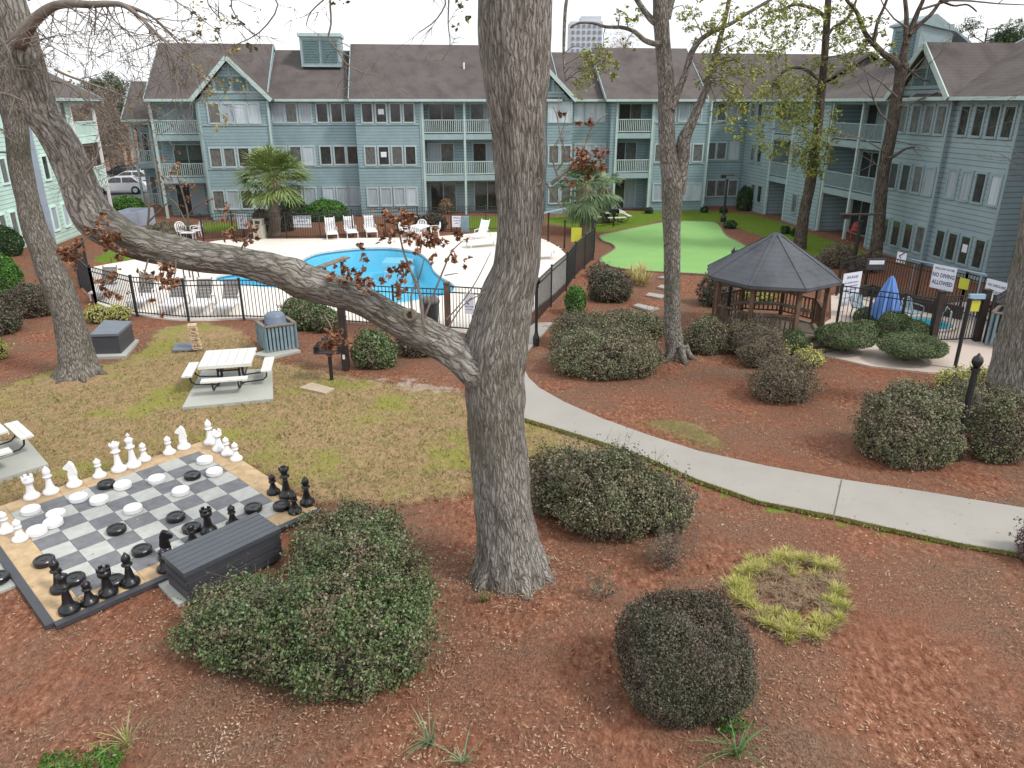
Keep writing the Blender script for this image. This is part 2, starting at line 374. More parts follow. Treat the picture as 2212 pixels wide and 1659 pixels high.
snd=ramp(nt,n4.outputs[0],[(.3,(.25,.19,.15)),(.7,(.50,.42,.36))])
def edge(chan,w=.55):
    return ramp(nt,math_(nt,'ADD',chan,math_(nt,'MULTIPLY',math_(nt,'SUBTRACT',n3.outputs[0],.5),w*2)),[(.38,(0,0,0)),(.62,(1,1,1))])
col=mixc(nt,edge(sp.outputs[0]),mul,lwn); col=mixc(nt,edge(sp.outputs[1]),col,grn); col=mixc(nt,math_(nt,'MULTIPLY',edge(sp.outputs[2],1.2),.7),col,snd)
col=mixc(nt,math_(nt,'MULTIPLY',at.outputs[3],.75),col,mixc(nt,.85,lwn,mixc(nt,n2.outputs[0],(.035,.042,.01),(.12,.12,.035))))
nt.links.new(col,bs.inputs['Base Color']); bs.inputs['Roughness'].default_value=1; bs.inputs['Specular IOR Level'].default_value=.1
bump(nt,bs,math_(nt,'ADD',n2.outputs[0],math_(nt,'MULTIPLY',n4.outputs[0],1.0)),.35,.03)
tag(link('ground',me,m),kind='structure')
def Zg(x,y): return 0.0
# paths
b=MB().poly(path,-.1,.035)
struct('footpath',b,M['conc'])
b=MB(); 
for a,c in (((1818,1036),(1800,1118)),):
    p,q=G(*a,.037),G(*c,.037); d=(q-p).normalized(); n=V((-d.y,d.x,0))*.014
    b.add([p-n,q-n,q+n,p+n],[(0,1,2,3)])
struct('path_joint',b,paint('joint_gap',(.13,.115,.10),.95))
for l in ([(1368,662),(1378,658),(1424,668),(1405,673)],[(1394,640),(1402,634),(1438,640),(1428,646)],[(1420,622),(1428,617),(1445,620),(1438,626)],[(1418,601),(1440,598),(1448,601),(1434,603)]):
    tag(MB().poly(GP(l)[::-1],-.03,.05).build('stepping_stone',M['conc'],loc=G(*l[0])),'pale slab stepping stone, %s'%{662:'nearest the camera below the others',640:'second from the front, just left of the tall tree',622:'touching the trunk edge of the tall tree',601:'farthest back beside the putting green edge'}[l[0][1]],'stepping stone','stepping stones in the mulch')
# pool deck, basin, water
b=MB().poly(deck_out,-.2,.03,[pool]); struct('pool_deck',b,M['deck'])
mb=MB(); n=len(pool); cx=sum(p[0] for p in pool)/n; cy=sum(p[1] for p in pool)/n
sh=[(cx+(p[0]-cx)*.97,cy+(p[1]-cy)*.97) for p in pool]
for i in range(n):
    j=(i+1)%n; mb.add([(*pool[i],.02),(*pool[j],.02),(*sh[j],-1.3),(*sh[i],-1.3)],[(0,1,2,3)])
mb.poly(sh,-1.4,-1.3)
tbn=MB()
for i in range(n):
    j=(i+1)%n; f=.004; q=[(cx+(p[0]-cx)*(1-f),cy+(p[1]-cy)*(1-f)) for p in (pool[i],pool[j])]; tbn.add([(*q[0],.03),(*q[1],.03),(*q[1],-.26),(*q[0],-.26)],[(0,1,2,3)])
struct('pool_tile_band',tbn,paint('pool_tile',(.05,.22,.36),.3,.2,8))
m,nt,bs=nm('pool_plaster'); t=tex(nt,'ShaderNodeTexNoise',.5,4)
nt.links.new(ramp(nt,t.outputs[0],[(.3,(.16,.66,.92)),(.7,(.24,.76,.96))]),bs.inputs['Base Color']); bs.inputs['Roughness'].default_value=.8
struct('pool_basin',mb,m)
m,nt,bs=nm('pool_water_surface')
bs.inputs['Base Color'].default_value=(.05,.42,.66,1); bs.inputs['Roughness'].default_value=.06; bs.inputs['Alpha'].default_value=.38; bs.inputs['IOR'].default_value=1.33
t=tex(nt,'ShaderNodeTexNoise',3.5,4); bump(nt,bs,t.outputs[0],.35,.06)
struct('pool_water',MB().poly(pool,-.10,-.09),m)
# steps in the pool
mb=MB()
for (a,c,z) in (((828,548),(893,545),-.35),((832,556),(893,553),-.6)):
    p,q=G(*a),G(*c); mb.box(((p.x+q.x)/2,p.y,z-.4),(q.x-p.x,1.5,.8))
struct('pool_steps',mb,paint('pool_step_plaster',(.33,.70,.85),.8,.05))
# coping ring
mb=MB(); w=.16
for i in range(n):
    j=(i+1)%n; a,c=V((*pool[i],0)),V((*pool[j],0)); pa,pc=V((*pool[i-1],0)),V((*pool[(j+1)%n],0))
    na=(c-pa).normalized(); nc=(pc-a).normalized(); na=V((na.y,-na.x,0)); nc=V((nc.y,-nc.x,0))
    s_=1 if sdist(np.array([a.x+na.x*.3]),np.array([a.y+na.y*.3]),pool)[0]<0 else -1
    mb.hexa([a-na*s_*.03+V((0,0,-.05)),c-nc*s_*.03+V((0,0,-.05)),c+nc*w*s_+V((0,0,-.05)),a+na*w*s_+V((0,0,-.05))],[a-na*s_*.03+V((0,0,.045)),c-nc*s_*.03+V((0,0,.045)),c+nc*w*s_+V((0,0,.04)),a+na*w*s_+V((0,0,.04))])
struct('pool_coping',mb,paint('pool_coping_stone',(.60,.60,.57),.8,.08,4))
# putting green
pg=catmull(GP([(1298,510),(1331,502),(1381,491),(1428,482),(1471,479),(1506,479),(1541,481),(1556,492),(1568,510),(1600,527),(1640,560),(1600,592),(1540,594),(1481,591),(1406,587),(1343,581),(1316,575),(1298,567),(1300,557),(1315,548),(1330,537),(1323,528),(1304,521)]),4)
m,nt,bs=nm('putting_turf'); t=tex(nt,'ShaderNodeTexNoise',.6,5); t2=tex(nt,'ShaderNodeTexNoise',30,2)
c=ramp(nt,t.outputs[0],[(.35,(.165,.305,.085)),(.7,(.215,.36,.115))]); nt.links.new(mixc(nt,.25,c,mixc(nt,t2.outputs[0],(.12,.34,.09),(.28,.62,.2))),bs.inputs['Base Color']); bs.inputs['Roughness'].default_value=.95
struct('putting_green',MB().poly(pg,-.1,.03),m)
mb=MB(); cxg=sum(p[0] for p in pg)/len(pg); cyg=sum(p[1] for p in pg)/len(pg)
ro=[(p[0]+(p[0]-cxg)/math.hypot(p[0]-cxg,p[1]-cyg)*.09,p[1]+(p[1]-cyg)/math.hypot(p[0]-cxg,p[1]-cyg)*.09) for p in pg]
for i in range(len(pg)):
    j=(i+1)%len(pg); mb.hexa([(*pg[i],-.05),(*pg[j],-.05),(*ro[j],-.05),(*ro[i],-.05)],[(*pg[i],.055),(*pg[j],.055),(*ro[j],.055),(*ro[i],.055)])
struct('green_edging',mb,paint('edging_strip',(.20,.15,.11),.9,.2,4))
struct('spa_deck',MB().poly(spa_deck,-.1,.03),M['spadeck'])
struct('parking_lot',MB().poly([(-75,60.5),(-22,64),(-22,90),(-75,90)],-.1,-.02),M['asph'])
# concrete pads
def pad(l,z=.05): struct('concrete_pad',MB().poly(GP(l,z)[::-1],-.1,z),M['pad'])
pad([(393,880),(590,861),(588,797),(436,800)])
pad([(-90,1010),(-60,1065),(0,1034),(104,1002),(55,945),(-60,962)])
pad([(198,771),(271,769),(300,733),(215,738)])
pad([(545,765),(586,772),(650,757),(612,742)])
pad([(332,1252),(384,1306),(420,1290),(372,1236)],.03)
pad([(-40,1262),(0,1278),(40,1262),(0,1172),(-60,1190)],.02)
tag(MB().poly(GP([(647,839),(673.6,828),(724,841.3),(703,851.5)])[::-1],-.03,.03).build('paver_slab',paint('tan_paver',(.40,.32,.23),.9,.12,5),loc=G(685,840)),'flat tan paver slab lying in the grass in front of the barbecue grill','paver')
# leaf litter on mulch, and grass blades on the near lawn
def leafquads(P,size,asp=.5,flat=None,seed=1,nrm=None,droop=0):
    r=np.random.RandomState(seed); n=len(P); sz=size*(.6+.8*r.rand(n))
    if nrm is None: nrm=np.tile([0,0,1.],(n,1))
    nv=nrm+(r.rand(n,3)-.5)*(2*(flat if flat is not None else 1)); nv/=np.linalg.norm(nv,axis=1)[:,None]+1e-9
    a=r.randn(n,3); a[:,2]-=droop; a-= (a*nv).sum(1)[:,None]*nv; a/=np.linalg.norm(a,axis=1)[:,None]+1e-9
    bb=np.cross(nv,a); L=(a*sz[:,None]*.5); W=bb*sz[:,None]*.5*asp
    vs=np.stack([P-L,P-W*1.0+L*.1,P+L,P+W*1.0+L*.1],1).reshape(-1,3)
    return vs
def quadmesh(name,vs,mat,parent=None,loc=(0,0,0),k=4):
    L=np.array(wloc(parent) if parent else V(loc)); n=len(vs)//k
    me=bpy.data.meshes.new(name); me.vertices.add(len(vs)); me.vertices.foreach_set('co',(vs-L).ravel().astype(np.float32))
    me.loops.add(n*k); me.loops.foreach_set('vertex_index',np.arange(n*k,dtype=np.int32)); me.polygons.add(n); me.polygons.foreach_set('loop_start',np.arange(0,n*k,k,dtype=np.int32)); me.polygons.foreach_set('loop_total',np.full(n,k,dtype=np.int32)); me.update(calc_edges=True)
    return link(name,me,mat,parent,None if parent else loc)
def scatter(nn,x0,x1,y0,y1,ok,pw=1.6,seed=3):
    r=np.random.RandomState(seed); y=y0+(y1-y0)*r.rand(nn)**pw; x=(x0+(x1-x0)*r.rand(nn))*(y/y1)*1.05
    m_=ok(x,y); return x[m_],y[m_]
offp=lambda x,y:(sdist(x,y,path)<.10*NR.rand(len(x)))&(sdist(x,y,deck_out)<0)&(sdist(x,y,spa_deck)<0)&(sdist(x,y,pg)<0)
x,y=scatter(52000,-26,26,4.5,30,lambda x,y:offp(x,y)&(sdist(x,y,lawn)<.2))
clump=np.array([mn.noise(V((a*.8,b*.8,5))) for a,b in zip(x,y)]); kk=clump+NR.rand(len(x))*.6>.25; x,y=x[kk],y[kk]
r_=np.random.RandomState(77); a_=r_.rand(1500)*2*PI; bc=G(735,1400); rr_=1.55+.35*np.abs(r_.randn(1500)); xb=bc.x+rr_*np.cos(a_)*1.0; yb=bc.y+.1+rr_*np.sin(a_)*.72; kb=(a_>PI*.95)|(a_<.2); x=np.concatenate([x,xb[kb]]); y=np.concatenate([y,yb[kb]])
P=np.stack([x,y,.0+.02*NR.rand(len(x))],1)
for q_,n_,r0_ in (((1105,1238),900,.62),((172,812),300,.55),((1464,778),260,.34)):
    g_=G(*q_); a_=r_.rand(n_)*2*PI; q2=r0_+np.abs(r_.randn(n_))*.28; P=np.concatenate([P,np.stack([g_.x+q2*np.cos(a_),g_.y+q2*np.sin(a_),.03+.10*np.exp(-(q2/.7)**2)+.03*r_.rand(n_)],1)])
Pb=[G(r_.uniform(0,640),r_.uniform(960,1300),.056)[:] for _ in range(150)]+[G(r_.uniform(1130,2200),r_.uniform(850,1180),.042)[:] for _ in range(260)]+[G(r_.uniform(400,590),r_.uniform(800,880),.056)[:] for _ in range(30)]
P=np.concatenate([P,np.array(Pb)]); P=P[r_.permutation(len(P))]; hN=len(P)//3
LQ=np.concatenate([leafquads(P[:hN],.05,.36,.5,5),leafquads(P[hN:2*hN],.033,.7,.5,6),leafquads(P[2*hN:],.075,.16,.3,7)])
tag(quadmesh('leaf_litter',LQ,leafmat('dry_leaf_litter',[(.06,.03,.02),(.20,.10,.06),(.33,.20,.12),(.45,.33,.22),(.62,.52,.40)],.8)),kind='stuff')
x,y=scatter(95000,-24,24,4.4,21,lambda x,y:(sdist(x,y,path)<-.02)&(sdist(x,y,lawn)<.05)&(sdist(x,y,deck_out)<0),1.25,19)
kk=np.array([mn.noise(V((a*.55,b*.55,15))) for a,b in zip(x,y)])+NR.rand(len(x))*.5>.24; x,y=x[kk],y[kk]
P=np.stack([x,y,.005+.02*NR.rand(len(x))],1)
tag(quadmesh('pine_straw',leafquads(P,.08,.08,.35,29),leafmat('pine_straw',[(.05,.020,.012),(.145,.060,.034),(.23,.105,.062),(.35,.20,.13),(.50,.36,.26)],.9)),kind='stuff')
x,y=scatter(70000,-22,4,6,24,lambda x,y:(sdist(x,y,lawn)>-.2)|(sdist(x,y,lawn2)>-.2)|(sdist(x,y,moss)>0),1.3,8)
P=np.stack([x,y,np.zeros_like(x)-.02],1)
xe=[];ye=[]
pl_=[G(a,b_) for a,b_ in pathL[1:12]]
for a,b_ in zip(pl_[:-1],pl_[1:]):
    nb=int((b_-a).length*1300); tt=NR.rand(nb); nn_=(b_-a).normalized(); nn_=V((-nn_.y,nn_.x,0)); nn_=nn_ if nn_.y<0 else -nn_
    wv=np.abs(NR.randn(nb))*.05*(.6+.8*np.array([abs(mn.noise(V(((a.x+(b_.x-a.x)*q)*1.1,2,3)))) for q in tt])); xe.append(a.x+(b_.x-a.x)*tt+nn_.x*wv); ye.append(a.y+(b_.y-a.y)*tt+nn_.y*wv)
xe=np.concatenate(xe); ye=np.concatenate(ye); Pe=np.stack([xe,ye,np.zeros_like(xe)-.01],1); ke=NR.randn(len(xe),3)*.02; ke[:,2]=.045+.025*NR.rand(len(xe)); we=NR.randn(len(xe),3)*.008; we[:,2]=0
tag(quadmesh('edge_grass',np.stack([Pe-we,Pe+we,Pe+ke],1).reshape(-1,3),leafmat('edge_grass_blades',[(.16,.18,.04),(.25,.25,.07),(.36,.31,.14)],.8,1),k=3),kind='stuff')
k=NR.randn(len(x),3)*.035; k[:,2]=.05+.035*NR.rand(len(x)); w=NR.randn(len(x),3)*.010; w[:,2]=0
vs=np.stack([P-w,P+w,P+k],1).reshape(-1,3)
tag(quadmesh('lawn_grass',vs,leafmat('lawn_blades',[(.13,.155,.035),(.22,.20,.07),(.33,.245,.125),(.36,.25,.15)],.8,.45,.7),k=3),kind='stuff')
# ================================================================ BUILDINGS
class Fr:
    def __init__(s,O,a): # a: wall direction (unit 2D), b: into the building
        s.O=V((O[0],O[1],0)); s.a=V((a[0],a[1],0)).normalized(); s.b=None
    def P(s,u,t,z): return s.O+s.a*u+s.b*t+V((0,0,z))
    def S(s,x,y,t=0):
        d=ray(x,y); k=d.x/d.y; Q=s.O+s.b*t
        return (k*Q.y-Q.x)/(s.a.x-k*s.a.y)
    def Z(s,x,y,t=0):
        u=s.S(x,y,t); p=s.P(u,t,0); return zat(p,y)
    def box(s,mb,u0,u1,t0,t1,z0,z1,m=0):
        return mb.hexa([s.P(u0,t0,z0),s.P(u1,t0,z0),s.P(u1,t1,z0),s.P(u0,t1,z0)],[s.P(u0,t0,z1),s.P(u1,t0,z1),s.P(u1,t1,z1),s.P(u0,t1,z1)],m)
    def prism(s,mb,prof,u0,u1,m=0): # profile in (t,z) extruded along wall
        n=len(prof); vs=[s.P(u0,t,z) for t,z in prof]+[s.P(u1,t,z) for t,z in prof]
        mb.add(vs,[tuple(range(n-1,-1,-1)),tuple(range(n,2*n))]+[(i,(i+1)%n,n+(i+1)%n,n+i) for i in range(n)],m)
    def prismt(s,mb,prof,t0,t1,m=0): # profile in (u,z) extruded into building
        n=len(prof); vs=[s.P(u,t0,z) for u,z in prof]+[s.P(u,t1,z) for u,z in prof]
        mb.add(vs,[tuple(range(n)),tuple(range(2*n-1,n-1,-1))]+[(i,n+i,n+(i+1)%n,(i+1)%n) for i in range(n)],m)
ea=V((math.cos(R(7.35)),math.sin(R(7.35)),0)); eb=V((-ea.y,ea.x,0))
FA=Fr(G(850,465),ea); FA.b=eb
RC=V((20.9,32.1,0)); FR=Fr(RC,eb); FR.b=ea
LC=G(118,528); FL=Fr(LC,eb); FL.b=-ea
FLZ=[.75,3.5,6.26]; WH=1.14
def window(fr,root,u,t,z,w,h=WH,kind='gl_dark',trim='frame',note=False,n=1):
    w=w*(.80 if trim=='frame' else .74); mb=MB(); f=.10
    fr.box(mb,u-w/2-f,u-w/2,t-.06,t+.05,z-f,z+h+f); fr.box(mb,u+w/2,u+w/2+f,t-.06,t+.05,z-f,z+h+f)
    fr.box(mb,u-w/2,u+w/2,t-.06,t+.05,z+h,z+h+f); fr.box(mb,u-w/2,u+w/2,t-.09,t+.05,z-f,z)
    for k in range(1,n):
        q=u-w/2+w*k/n; fr.box(mb,q-.03,q+.03,t-.055,t+.04,z,z+h)
    o=mb.build('window',M[trim],root)
    p=MB(); fr.box(p,u-w/2-.004,u+w/2+.004,t-.018,t+.03,z-.004,z+h+.004); p.build('pane',M[kind],o)
    if note: p=MB(); fr.box(p,u-w*.3,u+w*.3,t-.026,t-.0185,z+h*.42,z+h*.72); p.build('paper_notice',M['signw'],o)
    return o
def rail(fr,root,u0,u1,t,z,h=.95,mat='gutter',sp=.13,solid=False):
    mb=MB(); fr.box(mb,u0,u1,t-.04,t+.04,z+h-.06,z+h); fr.box(mb,u0,u1,t-.03,t+.03,z+.08,z+.14)
    n=int((u1-u0)/sp)
    for i in range(n):
        u=u0+(i+.5)*(u1-u0)/n; fr.box(mb,u-.024,u+.024,t-.02,t+.02,z+.14,z+h-.06)
    return mb.build('balcony_railing',M[mat],root)
def door(fr,root,u,t,z,w,h=2.05,kind='gl_dark',kind2=None):
    mb=MB(); f=.07
    fr.box(mb,u-w/2-f,u-w/2,t-.05,t+.05,z,z+h+f); fr.box(mb,u+w/2,u+w/2+f,t-.05,t+.05,z,z+h+f); fr.box(mb,u-w/2,u+w/2,t-.05,t+.05,z+h,z+h+f); fr.box(mb,u-.03,u+.03,t-.05,t+.04,z,z+h)
    o=mb.build('sliding_door',M['frame'],root)
    p=MB(); fr.box(p,u-w/2-.003,u-.027,t-.012,t+.03,z,z+h+.003); p.build('pane',M[kind],o)
    p=MB(); fr.box(p,u+.027,u+w/2+.003,t-.014,t+.03,z,z+h+.003); p.build('pane',M[kind2 or kind],o)
def walls(fr,root,u0,u1,t,depth,mat,z1=7.7,z0=-.1):
    mb=MB(); fr.box(mb,u0,u1,t,t+depth,z0,z1); return mb.build('wall',M[mat],root)
def balc(fr,root,u0,u1,t,cols,mat,trim,seed=0,depth=1.5,floors=(5.45,2.7),z1=7.7,rz=(5.45,2.7),railmat='gutter',doors=True,inner=8):
    r=random.Random(seed); mb=MB(); fr.box(mb,u0,u1,t+depth,t+inner,-.1,z1); mb.build('wall',M[mat],root)
    for f in floors: mb=MB(); fr.box(mb,u0+.002,u1-.002,t-.05,t+depth-.003,f-.36,f); mb.build('balcony_floor',M[trim],root)
    mb=MB(); fr.box(mb,u0+.002,u1-.002,t+.02,t+depth-.003,z1-.32,z1-.01); mb.build('header_beam',M[trim],root)
    for c in cols:
        mb=MB(); fr.box(mb,c-.075,c+.075,t-.09,t+.06,0,z1-.02); mb.build('post',M['gutter' if railmat!='triml' else 'white'],root)
    cs=sorted(cols)
    for a,b_ in zip(cs[:-1],cs[1:]):
        for f in rz: rail(fr,root,a+.08,b_-.08,t,f,mat=railmat)
        if doors:
            for f in (0.05,)+tuple(floors):
                w=min(1.9,(b_-a)*.62); door(fr,root,a+(b_-a)*(.42+.16*r.random()),t+depth,f,w,kind=r.choice(['gl_dark','gl_dark','gl_mid','gl_curt']),kind2=r.choice(['gl_dark','gl_curt','gl_mid']))
def roof(fr,root,u0,u1,te,ze,tr,zr,tb,mat='roof',side='siding',gut='gutter',name='roof',rake=True):
    th=.16; mb=MB(); fr.prism(mb,[(te,ze),(tr,zr),(tb,ze),(tb,ze-th),(tr,zr-th*1.35),(te,ze-th)],u0,u1)
    o=mb.build(name,M[mat],root)
    mb=MB(); fr.box(mb,u0,u1,te-.11,te+.0-.003,ze-.17,ze-.01); mb.build('gutter',M[gut],o)
    for u in (u0,u1) if rake else ():
        e=-.02 if u==u0 else .02; mb=MB()
        for (ta,za,tb_,zb_) in ((te,ze,tr,zr),(tb,ze,tr,zr)):
            a=fr.P(u+e,ta,za-.07); c=fr.P(u+e,tb_,zb_-.09); mb.bar(a,c,.05,.24)
        mb.build('rake_board',M['trim'],o)
    mb=MB(); i=.25
    fr.prism(mb,[(te+.5,ze-.2),(tr,zr-.35),(tb-.5,ze-.2)],u0+i,u1-i); mb.build('gable_wall',M[side],root)
    return o
def gable(fr,root,uc,hw,t,ze,zp,tb,side='siding',trim='trim'):
    th=.15; mb=MB()
    fr.prismt(mb,[(uc-hw,ze),(uc-hw,ze-th),(uc,zp-th*1.3),(uc+hw,ze-th),(uc+hw,ze),(uc,zp)][::-1],t-.45,tb); o=mb.build('gable_roof',M['roof'],root)
    for s_ in (-1,1): mb=MB(); mb.bar(fr.P(uc+s_*hw,t-.48,ze-.1),fr.P(uc,t-.48,zp-.1),.06,.26); mb.build('barge_board',M['gutter'],o)
    mb=MB(); k=.9; fr.prismt(mb,[(uc-hw*k,ze-.12),(uc+hw*k,ze-.12),(uc,ze+(zp-ze)*k)],t,t+.3); g=mb.build('gable_wall',M[side],root)
    mb=MB(); fr.box(mb,uc-hw*.7,uc+hw*.7,t-.06,t-.003,ze+.35,ze+.5)
    for d in (-.42,0,.42):
        zt=ze+(zp-ze)*(.88-abs(d)*.95); fr.box(mb,uc+d*hw-.06,uc+d*hw+.06,t-.07,t-.0035,ze+.5,zt)
    mb.build('gable_strut',M[trim],g)
    for d,w in ((-.21,.3),(.21,.3)):
        mb=MB(); u=uc+d*hw; zt=ze+(zp-ze)*(.90-abs(d)-w*.5)
        for i in range(9):
            z=ze+.52+(zt-ze-.55)*i/9; fr.box(mb,u-w*hw/2,u+w*hw/2,t-.035,t-.004,z,z+(zt-ze-.55)/13)
        mb.build('louvre_vent',M['dark'],g)
# ---- far wing -------------------------------------------------------------
A=thing('apartment_building','long three storey blue grey apartment wing across the far side of the courtyard','building',FA.P(0,0,0))
S=lambda x,t=0,y=300: FA.S(x,y,t)
D8=8
# bay A: balconies at the left end
a0,a1=S(332,.4),S(438,.4); balc(FA,A,a0,a1,.4,[a0+.1,a1-.1],'siding','trim',1)
# bay B: gable bay
b0,b1=S(438,-.6),S(585,-.6); walls(FA,A,b0,b1,-.6,D8,'siding')
for x,k in ((462,'gl_mid'),(492,'gl_curt'),(520,'gl_white'),(548,'gl_white')): window(FA,A,S(x,-.6,240),-.6,FLZ[2],.82,kind=k)
for x,k in ((466,'gl_mid'),(496,'gl_mid'),(527,'gl_dark'),(556,'gl_mid')): window(FA,A,S(x,-.6,335),-.6,FLZ[1],.82,kind=k)
for x,k in ((472,'gl_mid'),(502,'gl_curt'),(532,'gl_dark'),(560,'gl_mid')): window(FA,A,S(x,-.6,420),-.6,FLZ[0],.82,kind=k)
# bay C
c0,c1=b1,S(772,.6); walls(FA,A,c0,c1,.6,D8-.5,'siding')
for fl,y,l in ((2,243,((601,'gl_curt'),(629,'gl_mid'),(660,'gl_curt'),(696,'gl_dark'),(727,'gl_dark'),(757,'gl_dark'))),(1,335,((608,'gl_curt'),(639,'gl_mid'),(668,'gl_white'),(704,'gl_dark'),(734,'gl_dark'),(762,'gl_dark'))),(0,420,((640,'gl_mid'),(671,'gl_curt'),(711,'gl_white'),(740,'gl_curt'),(765,'gl_curt')))):
    for x,k in l: window(FA,A,S(x,.6,y),.6,FLZ[fl],.84,kind=k)
# bay D
d0,d1=c1,S(912,-.2); walls(FA,A,d0,d1,-.2,D8+.3,'siding')
for fl,y,l in ((2,243,((793,'gl_dark',0),(823,'gl_dark',1),(854,'gl_dark',0),(883,'gl_dark',0))),(1,335,((800,'gl_mid',0),(829,'gl_dark',1),(858,'gl_mid',0),(887,'gl_dark',0))),(0,420,((805,'gl_curt',0),(834,'gl_curt',0),(863,'gl_curt',0),(890,'gl_white',0)))):
    for x,k,nn in l: window(FA,A,S(x,-.2,y),-.2,FLZ[fl],.8,kind=k,note=bool(nn))
# bay E balconies
e0,e1=d1,S(1098,-.2); balc(FA,A,e0,e1,-.2,[e0+.08,S(1004,-.2),e1-.08],'siding','trim',4)
walls(FA,A,e1,S(1180,-.2),-.2,D8,'siding')
# bay F gable + recess
f0,f1=S(1120,-.5),S(1236,-.5); walls(FA,A,S(1180,-.2)+.0,f1,-.5,D8,'siding')
for fl,y in ((2,243),(1,335),(0,420)):
    for x in (1196,1222): window(FA,A,S(x,-.5,y),-.5,FLZ[fl],.8,kind='gl_white' if fl==2 else 'gl_mid')
g0,g1=f1,S(1312,.8); walls(FA,A,g0,g1,.8,D8-.8,'siding')
for fl,y in ((2,243),(1,330),(0,415)):
    for x in (1251,1275,1297): window(FA,A,S(x,.8,y),.8,FLZ[fl],.7,kind=['gl_mid','gl_curt','gl_white'][fl])
h0=S(1318,0); mb=MB(); FA.box(mb,g1,h0+.35,0,D8,-.1,7.7); mb.build('wall',M['siding'],A)
h1=S(1410,0); balc(FA,A,h0+.35,h1,0,[h0+.43,h1-.08],'siding','trim',7)
i1=S(1530,0); walls(FA,A,h1,i1,0,D8,'siding')
for fl,y,l in ((2,240,((1425,'gl_curt'),(1449,'gl_curt'),(1478,'gl_curt'),(1505,'gl_curt'))),(1,328,((1425,'gl_mid'),(1480,'gl_dark'),(1507,'gl_mid'))),(0,412,((1421,'gl_curt'),(1479,'gl_white'),(1503,'gl_white')))):
    for x,k in l: window(FA,A,S(x,0,y),0,FLZ[fl],.82,kind=k)
j1=S(1640,2); walls(FA,A,i1,j1,2.0,D8-2,'siding')
for fl,y,l in ((2,238,((1560,'gl_mid'),(1588,'gl_curt'))),(1,322,((1536,'gl_mid'),(1558,'gl_mid'),(1586,'gl_white'))),(0,405,((1536,'gl_mid'),(1557,'gl_mid'),(1582,'gl_mid')))):
    for x,k in l: window(FA,A,S(x,2,y),2.0,FLZ[fl],.8,kind=k)
# roofs
ZE=7.72
roof(FA,A,S(310,-.1,213),b1-.1,-.05,ZE,5,11.35,10)
roof(FA,A,b1-.1,S(755,.2,213),.2,ZE,5.6,11.0,10.6)
roof(FA,A,S(753,-.6,213),S(1214,-.6,213),-.65,ZE,5,11.4,10.5)
roof(FA,A,S(1214,-.6,213),S(1309,0,213),.35,ZE,5.6,11.0,10.6)
roof(FA,A,S(1309,-.4,213),S(1530,-.4,213),-.45,ZE,5,11.3,10.4)
roof(FA,A,S(1530,-.4,213),S(1700,2,213)+4,1.4,ZE,5.2,11.0,10.4)
gable(FA,A,S(502,-.6,213),S(588,-.6,213)-S(502,-.6,213),-.6,7.7,10.25,4)
gable(FA,A,S(1160,-.5,213),2.65,-.5,7.7,10.25,4)
for (x,k) in ((586,-.66),(1531,-.06)):
    mb=MB(); u=S(x,k); FA.box(mb,u-.06,u+.06,k-.06,k+.05,.1,7.6); mb.build('downspout',M['gutter'],A)
for u,t in ((c1,.6),(d1-.06,-.2),(b0,-.6),(h1+.06,0),(i1-.07,0)): mb=MB(); FA.box(mb,u-.07,u+.07,t-.045,t-.003,0,7.5); mb.build('corner_board',M['trim'],A)
for z in (3.3,6.05):
    for u0,u1,t in ((b0+.08,b1-.05,-.6),(c0+.02,c1-.1,.6),(c1+.08,d1-.14,-.2),(h1+.15,i1-.15,0),(i1+.05,j1,2.0)): mb=MB(); FA.box(mb,u0,u1,t-.05,t-.004,z,z+.1); mb.build('trim_band',M['trim'],A)
# cupola box on the lower roof
u0,u1=S(648,3.3,100),S(735,3.3,100); mb=MB(); FA.box(mb,u0,u1,3.2,5.6,9.8,11.72); cu=mb.build('cupola',M['trim'],A)
mb=MB(); FA.box(mb,u0-.12,u1+.12,3.05,5.75,11.723,11.94); mb.build('cupola_cap',M['gutter'],cu)
for a_,b_ in ((.08,.47),(.53,.92)):
    mb=MB()
    for i in range(9):
        z=10.1+i*.165; FA.box(mb,u0+(u1-u0)*a_,u0+(u1-u0)*b_,3.13,3.197,z,z+.11)
    mb.build('louvre_vent',M['dark'],cu)
for x,y in ((894,157),(1002,139),(1293,150),(1463,160)):
    t=2.4; u=FA.S(x,y,t); z=FA.Z(x,y,t); mb=MB(); p=FA.P(u,t,z); mb.tube([p-V((0,0,1.0)),p+V((0,0,.12))],.06,8); mb.build('roof_pipe',M['white'],A)
# far left lower annex of the complex
B=thing('annex_building','small blue grey annex with dark roof past the left end of the far wing','building',FA.P(S(300,7),7,0))
u0,u1=S(284,7),S(333,7)+1.2
balc(FA,B,u0,u1,7,[u0+.1,(u0+u1)/2,u1-.1],'siding','trim',9,z1=6.3,floors=(3.2,),rz=(3.2,.05),inner=6)
roof(FA,B,u0-.3,u1+.1,6.5,6.35,10,9.0,13.5)
